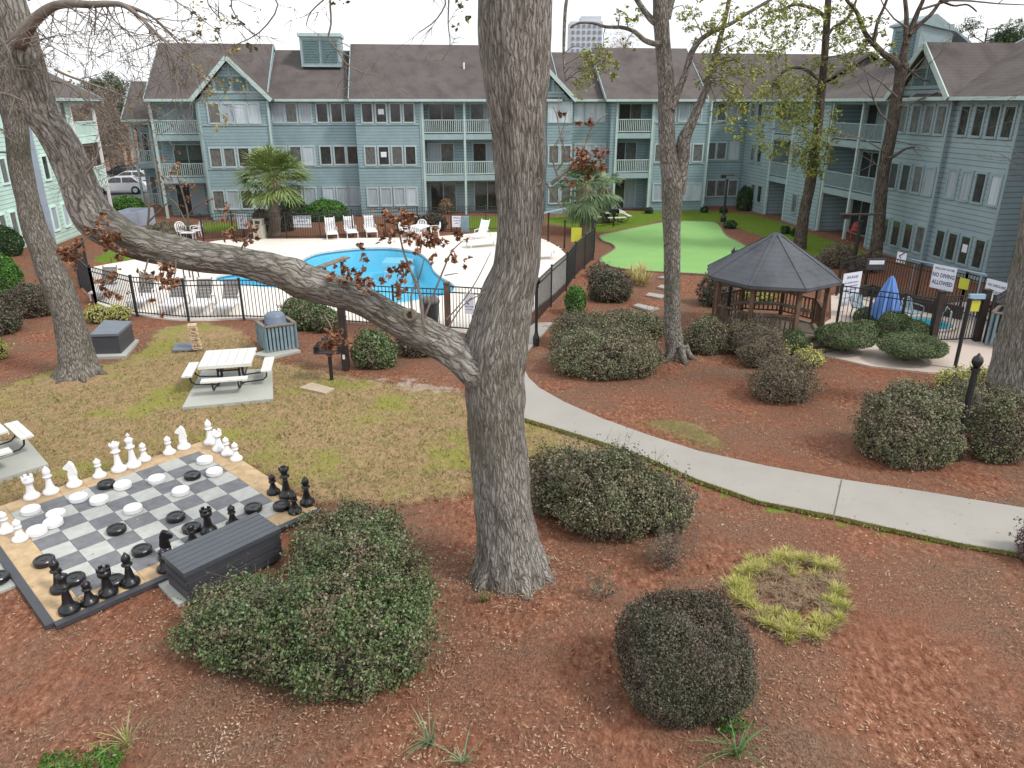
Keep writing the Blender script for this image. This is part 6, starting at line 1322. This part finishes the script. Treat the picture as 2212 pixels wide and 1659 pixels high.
for r_,z in prof:
    for j in range(n): a=2*PI*j/n; q=r_*(1+.22*math.cos(a*8)); mb.v.append((P.x+q*math.cos(a),P.y+q*math.sin(a),z+.05*math.cos(a*4)*(r_>.3)))
for i in range(len(prof)-1):
    for j in range(n): mb.f.append((i*n+j,i*n+(j+1)%n,(i+1)*n+(j+1)%n,(i+1)*n+j)); mb.mi.append(0)
mb.build('canopy',M['blue'],t,smooth=True)
ca,cb=G(1975,655),G(2070,680); dd=(cb-ca); rzb=math.atan2(dd.y,dd.x); n_=V((math.sin(rzb),-math.cos(rzb),0))
P=ca+dd*.55+n_*.08; sign('warning_sign','white NO DIVING ALLOWED sign on the back fence of the spa',P,.95,.9,1.25,rzb+R(2),[('SHALLOW WATER',.11,.32,.85),('NO DIVING',.22,.07,.78),('ALLOWED',.22,-.21,.8)])
P=ca+dd*1.0+n_*.08; sign('yellow_sign','small yellow sign on the spa back fence right of the diving sign',P,.38,.4,1.2,rzb,[],mat='yellow')
P=ca+dd*-.24+n_*.08; symsign('notice_sign','small white notice with a black mark above the folded blue parasol',G(1929,640)+V((0,-.08,0)),.42,.42,1.62,rzb,[])
P=G(1880,640); t=thing('sign_box','dark box with a white label plate on the spa back fence','sign',P); mb=MB(); mb.box(P+V((0,0,1.35)),(.75,.08,.45)); mb.build('box',M['ebox'],t); mb=MB(); mb.box(P+V((0,-.045,1.42)),(.6,.012,.16)); mb.build('label_plate',M['signw'],t)
a,b=G(1806,690),G(1843,668); dd=b-a; P=(a+b)/2+V((0,0,0)); sign('rules_board','large white rules board on the spa fence right beside the gazebo',P+V((0,-.12,0)),1.0,1.25,1.0,R(28),[('SPA RULES',.13,.45,1),('NO CHILDREN UNDER 12',.07,.25,.9),('SHOWER BEFORE ENTERING',.062,.12,.9),('NO GLASS CONTAINERS',.065,-.02,.9),('NO PETS',.07,-.16,.9),('USE AT YOUR OWN RISK',.065,-.32,.9)])
ca,cb=G(2070,680),G(2168,712); dd=cb-ca; rz2=math.atan2(dd.y,dd.x); P=ca+dd*.72+V((math.sin(rz2),-math.cos(rz2),0))*.1; sign('notice_sign','white sign with blue lettering at the right end of the spa fence',P,.95,.75,1.25,rz2,[('NO LIFEGUARD',.12,.18,.9),('ON DUTY',.13,-.05,.9)])
P=(g0+g1)/2+V((.35,-.08,0)); sign('yellow_sign','yellow green notice on the spa gate under the pale blue box',P,.36,.36,1.28,0,[],mat='yellow')
mb=MB(); mb.box(P+V((.02,0,1.60)),(.5,.12,.15)); single('blue_box',mb,M['ltblue'],'pale blue plastic box hung on top of the spa gate','box',P+V((0,0,1.6)))
a,b=G(1968,636)+V((0,0,1.35)),G(2150,676)+V((0,0,1.35)); a=PY(1970,561,31.0*1.0); b=PY(2131,594,a.y-5.2); mb=MB(); mb.tube([a,b],.04,10); 
for f in (.05,.95): q=a+(b-a)*f; mb.box((q.x,q.y,q.z/2),(.04,.04,q.z))
single('cover_roller','long pale blue roller bar on stands between the spa fence and the right building','roller',(a.x,a.y,0)) if 0 else tag(mb.build('cover_roller',M['rail'],loc=(a.x,a.y,0)),'long pale blue grey roller bar on stands between the spa fence and the right building','roller')
sp=thing('retaining_wall','low dark timber retaining wall inside the back of the spa fence','wall',G(1900,655)); mb=MB(); l=gpts([(1830,648),(1880,640),(1985,672),(2075,692)])
for i in range(3): mb.bar(l[i]+V((0,0,.25)),l[i+1]+V((0,0,.25)),.15,.5)
mb.build('timber',M['wooddk'],sp)
for x,y,l in ((1857,690,'pale blue grey spa chair left of the folded parasol'),(1965,700,'pale blue grey spa chair right of the folded parasol')):
    q=pchair(l,G(x,y)+V((0,0,.03)),R(20),'spa chairs')
    for ch in q.children: ch.data.materials[0]=M['slat']
# red chair, patios
q=pchair('red plastic chair on the ground floor patio of the right building',FR.P(FR.S(1842,505,.6),.5,.05),R(-70),'patio furniture')
for ch in q.children: ch.data.materials[0]=M['red']
# ---- cars -----------------------------------------------------------------
def car(label,loc,rz,col,group='parked cars'):
    t=thing('parked_car',label,'car',(0,0,0),group); mb=MB(); prof=[(-2.2,.35),(-2.25,.7),(-2.1,.9),(-1.35,.98),(1.2,.98),(2.05,.86),(2.25,.62),(2.2,.35)]; n=len(prof)
    vs=[(x,-.85,z) for x,z in prof]+[(x,.85,z) for x,z in prof]; mb.add(vs,[tuple(range(n)),tuple(range(2*n-1,n-1,-1))]+[(i,n+i,n+(i+1)%n,(i+1)%n) for i in range(n)]); mb.build('body',col,t)
    mb=MB(); mb.hexa([(-1.7,-.78,.98),(1.15,-.78,.98),(1.15,.78,.98),(-1.7,.78,.98)],[(-1.15,-.64,1.42),(.35,-.64,1.42),(.35,.64,1.42),(-1.15,.64,1.42)]); mb.build('cabin_glass',M['gl_dark'],t)
    mb=MB(); mb.hexa([(-1.2,-.66,1.421),(.4,-.66,1.421),(.4,.66,1.421),(-1.2,.66,1.421)],[(-1.1,-.6,1.47),(.3,-.6,1.47),(.3,.6,1.47),(-1.1,.6,1.47)])
    for x0_,x1_ in ((-1.72,-1.17),(1.17,.37),(-.35,-.35)):
        for s in (-1,1): mb.bar((x0_,s*.79,.98),(x1_,s*.65,1.43),.07,.05)
    mb.build('roof',col,t)
    for x in (-1.35,1.4):
        for s in (-1,1): mb=MB(); mb.lathe([(.01,-.1),(.32,-.1),(.34,-.06),(.34,.06),(.32,.1),(.01,.1)],(x,s*.8,.34),18,M=Matrix.Rotation(PI/2,3,'X')); w=mb.build('wheel',M['black'],t); mb=MB(); mb.lathe([(.01,-.115),(.2,-.115),(.2,.115),(.01,.115)],(x,s*.8,.34),14,M=Matrix.Rotation(PI/2,3,'X')); mb.build('rim',M['gutter'],w)
    for s in (-1,1): mb=MB(); mb.box((2.2,s*.6,.68),(.1,.32,.12)); mb.build('headlight',M['signw'],t)
    t.location=loc; t.rotation_euler=(0,0,rz); return t
cs=paint('silver_white_car_paint',(.62,.64,.68),.25,.03,1); cd=paint('dark_car_paint',(.03,.03,.035),.25,.05,1)
car('silver white hatchback parked nearest, past the mint building balconies',G(262,418),R(195),cs); car('pale silver car parked just behind the nearest one',G(285,404),R(195),cs); car('dark car parked behind the two pale cars, half hidden by rusty leaves',G(272,388),R(190),cd)
# ================================================================ CHESS
Nc,Wc,Sc,Ec=[G(*p,.05) for p in ((429,973.2),(24,1113),(161,1289.5),(616.7,1098.6))]
o0=(Nc+Wc+Sc+Ec)/4; ex=((Ec-Nc)+(Sc-Wc)); ex.z=0; ex.normalize(); ey=V((-ex.y,ex.x,0)); q_=.468
bd=thing('chess_board','giant outdoor chess board of grey and charcoal tiles with a tan border, lower left','chess board',(o0.x,o0.y,0)); rzc=math.atan2(ex.y,ex.x)
mb=MB(); zt_=.05
def sq(i0,i1,j0,j1,z0,z1,m): mb.hexa([o0*1+ex*((i0-4)*q_)+ey*((j0-4)*q_)+V((0,0,z0-o0.z)),o0+ex*((i1-4)*q_)+ey*((j0-4)*q_)+V((0,0,z0-o0.z)),o0+ex*((i1-4)*q_)+ey*((j1-4)*q_)+V((0,0,z0-o0.z)),o0+ex*((i0-4)*q_)+ey*((j1-4)*q_)+V((0,0,z0-o0.z))],[o0+ex*((i0-4)*q_)+ey*((j0-4)*q_)+V((0,0,z1-o0.z)),o0+ex*((i1-4)*q_)+ey*((j0-4)*q_)+V((0,0,z1-o0.z)),o0+ex*((i1-4)*q_)+ey*((j1-4)*q_)+V((0,0,z1-o0.z)),o0+ex*((i0-4)*q_)+ey*((j1-4)*q_)+V((0,0,z1-o0.z))],m)
g_=.006
for i in range(8):
    for j in range(8): sq(i+g_,i+1-g_,j+g_,j+1-g_,0,zt_,(i+j)%2)
mb.build('tiles',[M['tile_l'],M['tile_d']],bd); mb=MB()
for k in range(-1,9): 
    for (a,b) in ((k,-1),(k,8)): sq(a+g_,a+1-g_,b+g_,b+1-g_,0,zt_,0)
for k in range(8):
    for (a,b) in ((-1,k),(8,k)): sq(a+g_,a+1-g_,b+g_,b+1-g_,0,zt_,0)
mb.build('border_tiles',M['tile_t'],bd); mb=MB()
def lp(i,j,z): return o0+ex*((i-4)*q_)+ey*((j-4)*q_)+V((0,0,z-o0.z))
print('chess corners j side'); 
cors=[lp(-1,-1,0),lp(9,-1,0),lp(9,9,0),lp(-1,9,0)]; print([tuple(round(k) for k in proj(c)) for c in cors])
for a,b in ((0,1),(1,2)):
    A_c,B_c=cors[a],cors[b]; dn=(B_c-A_c).normalized(); out=V((dn.y,-dn.x,0)); mb=MB(); mb.bar(A_c+out*.05+V((0,0,.035)),B_c+out*.05+V((0,0,.035)),.13,.075); mb.build('edge_ramp',M['ebox'],bd)
PR={'pawn':(.50,[(.155,0),(.16,.04),(.15,.075),(.105,.11),(.085,.15),(.055,.24),(.05,.29),(.085,.30),(.085,.325),(.05,.335),(.07,.365),(.082,.405),(.07,.445),(.04,.47),(.022,.475),(.022,.50),(.001,.51)]),
'rook':(.60,[(.17,0),(.175,.05),(.165,.09),(.115,.13),(.09,.20),(.07,.34),(.068,.40),(.115,.42),(.12,.44),(.12,.53),(.095,.53),(.09,.48),(.001,.48)]),
'bishop':(.74,[(.17,0),(.175,.05),(.165,.09),(.11,.13),(.085,.20),(.055,.36),(.05,.42),(.10,.44),(.10,.46),(.055,.475),(.075,.52),(.088,.57),(.07,.63),(.04,.67),(.022,.68),(.024,.70),(.001,.72)]),
'queen':(.82,[(.18,0),(.185,.05),(.175,.10),(.12,.14),(.09,.22),(.06,.42),(.055,.50),(.115,.53),(.115,.55),(.065,.57),(.085,.66),(.12,.72),(.11,.74),(.06,.745),(.03,.76),(.001,.775)]),
'king':(.92,[(.18,0),(.185,.05),(.175,.10),(.12,.14),(.09,.22),(.06,.44),(.055,.52),(.115,.55),(.115,.57),(.065,.59),(.08,.70),(.105,.76),(.06,.80),(.03,.81),(.001,.82)])}
protos={}
def mkpiece(kind,colr):
    key=(kind,colr); mat=M[colr]
    if key in protos: return protos[key]
    t=thing('chess_'+kind,'','chess piece',(0,0,0))
    if kind=='knight':
        mb=MB(); mb.lathe([(.17,0),(.175,.05),(.165,.09),(.115,.13),(.095,.2),(.10,.26)],(0,0,0),24); mb.build('base',mat,t,smooth=True)
        out=[(-.09,.24),(.09,.24),(.115,.34),(.09,.46),(.08,.56),(.03,.64),(-.02,.66),(-.03,.61),(-.12,.56),(-.17,.50),(-.155,.455),(-.07,.47),(-.03,.44),(-.09,.36)]; bm=bmesh.new(); n=len(out)
        A1=[bm.verts.new((x,-.055,z)) for x,z in out]; A2=[bm.verts.new((x,.055,z)) for x,z in out]; bm.faces.new(A1); bm.faces.new(A2[::-1])
        for i in range(n): bm.faces.new((A1[i],A2[i],A2[(i+1)%n],A1[(i+1)%n]))
        bmesh.ops.bevel(bm,geom=[e for e in bm.edges],offset=.016,segments=2,affect='EDGES'); bmesh.ops.recalc_face_normals(bm,faces=bm.faces); me=bpy.data.meshes.new('horse_head'); bm.to_mesh(me); bm.free(); link('horse_head',me,mat,t)
    else:
        h,prof=PR[kind]; k_={'pawn':8,'rook':8,'bishop':7,'queen':7,'king':7}[kind]
        mb=MB(); mb.lathe(prof[:k_],(0,0,0),24); mb.build('base',mat,t,smooth=True); mb=MB(); mb.lathe(prof[k_-1:],(0,0,0),24); hd=mb.build('head',mat,t,smooth=True)
        if kind=='rook':
            mb=MB()
            for i in range(5): a=2*PI*i/5; mb.box((.105*math.cos(a),.105*math.sin(a),.555),(.035,.07,.055),rz=a)
            mb.build('battlements',mat,hd)
        if kind=='king': mb=MB(); mb.box((0,0,.87),(.035,.03,.12)); mb.box((0,0,.88),(.09,.029,.035)); mb.build('cross',mat,hd)
        if kind=='queen':
            mb=MB(); mb.lathe([(.001,.77),(.028,.79),(.028,.81),(.001,.835)],(0,0,0),12)
            for i in range(8): a=2*PI*i/8; mb.box((.11*math.cos(a),.11*math.sin(a),.745),(.03,.03,.04),rz=a)
            mb.build('crown_points',mat,hd)
    protos[key]=t; return t
usedp=set()
def piece(kind,colr,x,y,label,z=.05,rz=0,lying=False):
    p=G(x,y,z); base=mkpiece(kind,'white' if colr=='white' else 'black'); key=(kind,colr); grp='%s chess pieces'%colr
    # y is the lowest visible rim; move the centre back by the base radius
    p=p+V((0,.13,0))
    if key not in usedp: usedp.add(key); t=base; t.location=p; t.rotation_euler=(0,0,rz)
    else: t=dup(base,p,rz)
    t['label']=label; t['group']=grp
    if lying: t.rotation_euler=(R(85),0,rz); t.location.z+=.16
    s=.86; t.scale=(s,s,s); return t
w='white'; b='black'
piece('rook',w,61.5,1083,'white rook at the left end of the white back row'); piece('bishop',w,103,1072,'white bishop second from the left in the white back row, by the picnic pad'); piece('knight',w,154,1056,'white knight left of the lone white pawn in the back row',rz=R(10))
piece('pawn',w,209,1036,'white pawn behind the black checker at the left of the back row'); piece('queen',w,251.5,1023,'white queen standing left of the white king'); piece('king',w,283,1014,'white king, tallest piece in the middle of the back row'); piece('pawn',w,307,1000,'white pawn just right of the white king')
piece('pawn',w,361,985,'white pawn left of the right hand white knight'); piece('knight',w,393,974,'white knight nearest the far corner of the board',rz=R(10)); piece('bishop',w,450.6,963,'white bishop at the far corner of the board'); piece('rook',w,469,978,'white rook next to the far corner bishop'); piece('pawn',w,487,987,'white pawn between the corner rook and the last white pawn'); piece('pawn',w,506.5,999,'white pawn at the right end of the white pieces')
piece('pawn',w,35,1175,'white pawn at the left edge in front of the white checkers'); piece('pawn',w,5,1157,'white pawn cut by the left edge of the picture')
piece('pawn',b,587,1072,'black pawn leftmost of the four black pieces at the right corner'); piece('queen',b,616,1080,'black queen with flat crown at the right corner'); piece('bishop',b,660.6,1096,'black bishop at the outermost right corner of the board'); piece('pawn',b,633.5,1114,'black pawn in front of the black queen at the right corner')
piece('king',b,141,1332,'black king nearest the bottom corner of the board'); piece('bishop',b,121,1286,'black bishop behind the king at the bottom corner'); piece('pawn',b,185,1314,'black pawn right of the king at the bottom corner'); piece('rook',b,226,1294,'black rook on the tan border between pawn and bishop'); piece('bishop',b,275,1272,'black bishop on the near tan border, rightmost before the deck box')
piece('pawn',b,350,1241,'black pawn half hidden at the left end of the deck box'); piece('knight',b,356,1215,'black knight leaning out behind the left end of the deck box',rz=R(200)); piece('rook',b,446,1158,'black rook behind the middle of the deck box'); piece('pawn',b,499,1142,'black pawn whose tip shows over the right part of the deck box'); piece('pawn',b,411,1184,'black pawn whose tip shows over the left part of the deck box')
ch=MB(); ch.lathe([(.155,0),(.17,.015),(.17,.075),(.155,.09),(.12,.09),(.115,.08),(.05,.08),(.045,.088),(.001,.088)],(0,0,0),32)
c0=ch.build('checker_disc',M['white'],loc=(0,0,0)); c0['category']='checker'; cb_=c0.copy(); cb_.data=c0.data.copy(); cb_.data.materials[0]=M['black']; C.objects.link(cb_)
def disc(x,y,col,label,first=[1,1]):
    k=0 if col==w else 1; src=c0 if k==0 else cb_
    if first[k]: o=src; first[k]=0
    else: o=src.copy(); C.objects.link(o)
    p=G(x,y+3,.095); o.location=(p.x,p.y,.051); o.scale=(1,1,1.2); o['label']=label; o['category']='checker'; o['group']='%s checker discs'%col
for x,y,l in ((67,1100,'at the left corner tile'),(121,1109,'upper one of the overlapping pair near the left corner'),(115,1127,'lower one of the overlapping pair near the left corner'),(80,1145,'nearest the white pawns at the left edge'),(170,1073,'below the left white knight'),(214,1078,'right of the disc below the left white knight'),(265,1046,'touching the black disc below the white queen'),(338.6,1033,'on the far side midway to the far corner'),(287.5,1097,'in the middle of the board'),(390.7,1058.7,'right of the board centre towards the far corner'),(442.6,991.6,'nearest the far corner rook'),(463.4,1017,'nearest the right end of the white pieces')): disc(x,y,w,'white checker disc '+l)
for x,y,l in ((230,1044,'touching a white disc below the white queen'),(252,1141.7,'in the middle of the left half of the board'),(415.5,1025,'near the far corner between white discs'),(380,1114.6,'in the centre right of the board'),(414,1138.5,'beside the black rook behind the deck box'),(547,1095.4,'with a leaf on it, above the right end of the deck box'),(608.7,1090.6,'among the black pieces at the right corner'),(306.6,1186.5,'left of the deck box'),(96,1210,'on the tan border at the left, behind the black bishop'),(161,1249,'between the black king and the black rook'),(246,1253.5,'between the black rook and the near black bishop'),(-3,1246,'on the pad cut by the left edge of the picture')): disc(x,y,b,'black checker disc '+l)
# deck box
hb=.62; k4=[G(397,1240.5,hb),G(607,1141.6,hb),G(550,1110,hb),G(347,1197,hb)]; t=thing('deck_box','long black storage box with planked lid at the near edge of the chess board','storage box',G(460,1225)); cc=sum(k4,V((0,0,0)))/4
e=[cc+(p-cc)*.96 for p in k4]; mb=MB(); mb.hexa([V((p.x,p.y,.03)) for p in e],[V((p.x,p.y,hb-.08)) for p in e])
for z in (.2,.36):
    for i in range(4): a_,b_=e[i],e[(i+1)%4]; o_=((a_+b_)/2-cc).normalized()*.006; mb.bar(V((a_.x,a_.y,z))+V((o_.x,o_.y,0)),V((b_.x,b_.y,z))+V((o_.x,o_.y,0)),.02,.12)
mb.build('body',M['ebox'],t); mb=MB(); L_=k4[1]-k4[0]; Wd=k4[3]-k4[0]
mb.hexa([V((p.x,p.y,hb-.079)) for p in k4],[V((p.x,p.y,hb-.02)) for p in k4])
for k in range(6):
    a_=k4[0]+Wd*((k+.04)/6); b_=k4[0]+Wd*((k+.96)/6); mb.hexa([a_+V((0,0,-.019)),a_+L_+V((0,0,-.019)),b_+L_+V((0,0,-.019)),b_+V((0,0,-.019))],[a_+V((0,0,.004)),a_+L_+V((0,0,.004)),b_+L_+V((0,0,.004)),b_+V((0,0,.004))])
mb.build('lid',M['lid'],t)
# ================================================================ LIGHT
w_=bpy.data.worlds.new('World'); sc.world=w_; w_.use_nodes=True; nt=w_.node_tree; bg=nt.nodes['Background']
sky=nt.nodes.new('ShaderNodeTexSky'); sky.sky_type='NISHITA'; sky.sun_disc=False; EL=R(48); AZS=R(115); sky.sun_elevation=EL; sky.sun_rotation=AZS; sky.air_density=1.2; sky.dust_density=3; sky.ozone_density=1
tc_=nt.nodes.new('ShaderNodeTexCoord'); cn=nt.nodes.new('ShaderNodeTexNoise'); cn.inputs['Scale'].default_value=2.2; cn.inputs['Detail'].default_value=6; mp=nt.nodes.new('ShaderNodeMapping'); mp.inputs['Scale'].default_value=(1,1,3); nt.links.new(tc_.outputs['Generated'],mp.inputs[0]); nt.links.new(mp.outputs[0],cn.inputs['Vector'])
cl_=ramp(nt,cn.outputs[0],[(.36,(8.6,8.9,9.3)),(.66,(12.6,12.7,12.9))]) 
mx=mixc(nt,.86,sky.outputs[0],cl_); nt.links.new(mx,bg.inputs['Color']); bg.inputs['Strength'].default_value=.1
sl=bpy.data.lights.new('sun','SUN'); sl.energy=2.0; sl.angle=R(10); sl.color=(1,.96,.9); so=bpy.data.objects.new('sun',sl); C.objects.link(so)
sd=V((math.sin(AZS)*math.cos(EL),math.cos(AZS)*math.cos(EL),math.sin(EL))); so.rotation_euler=(-sd).to_track_quat('-Z','Y').to_euler(); so.location=(0,0,40)
sc.view_settings.view_transform='Standard'; sc.view_settings.look='None'; sc.view_settings.exposure=.40; sc.view_settings.gamma=1
sc.cycles.max_bounces=5; sc.cycles.diffuse_bounces=2; sc.cycles.glossy_bounces=2; sc.cycles.transmission_bounces=2; sc.cycles.transparent_max_bounces=6
sc.cycles.use_denoising=True
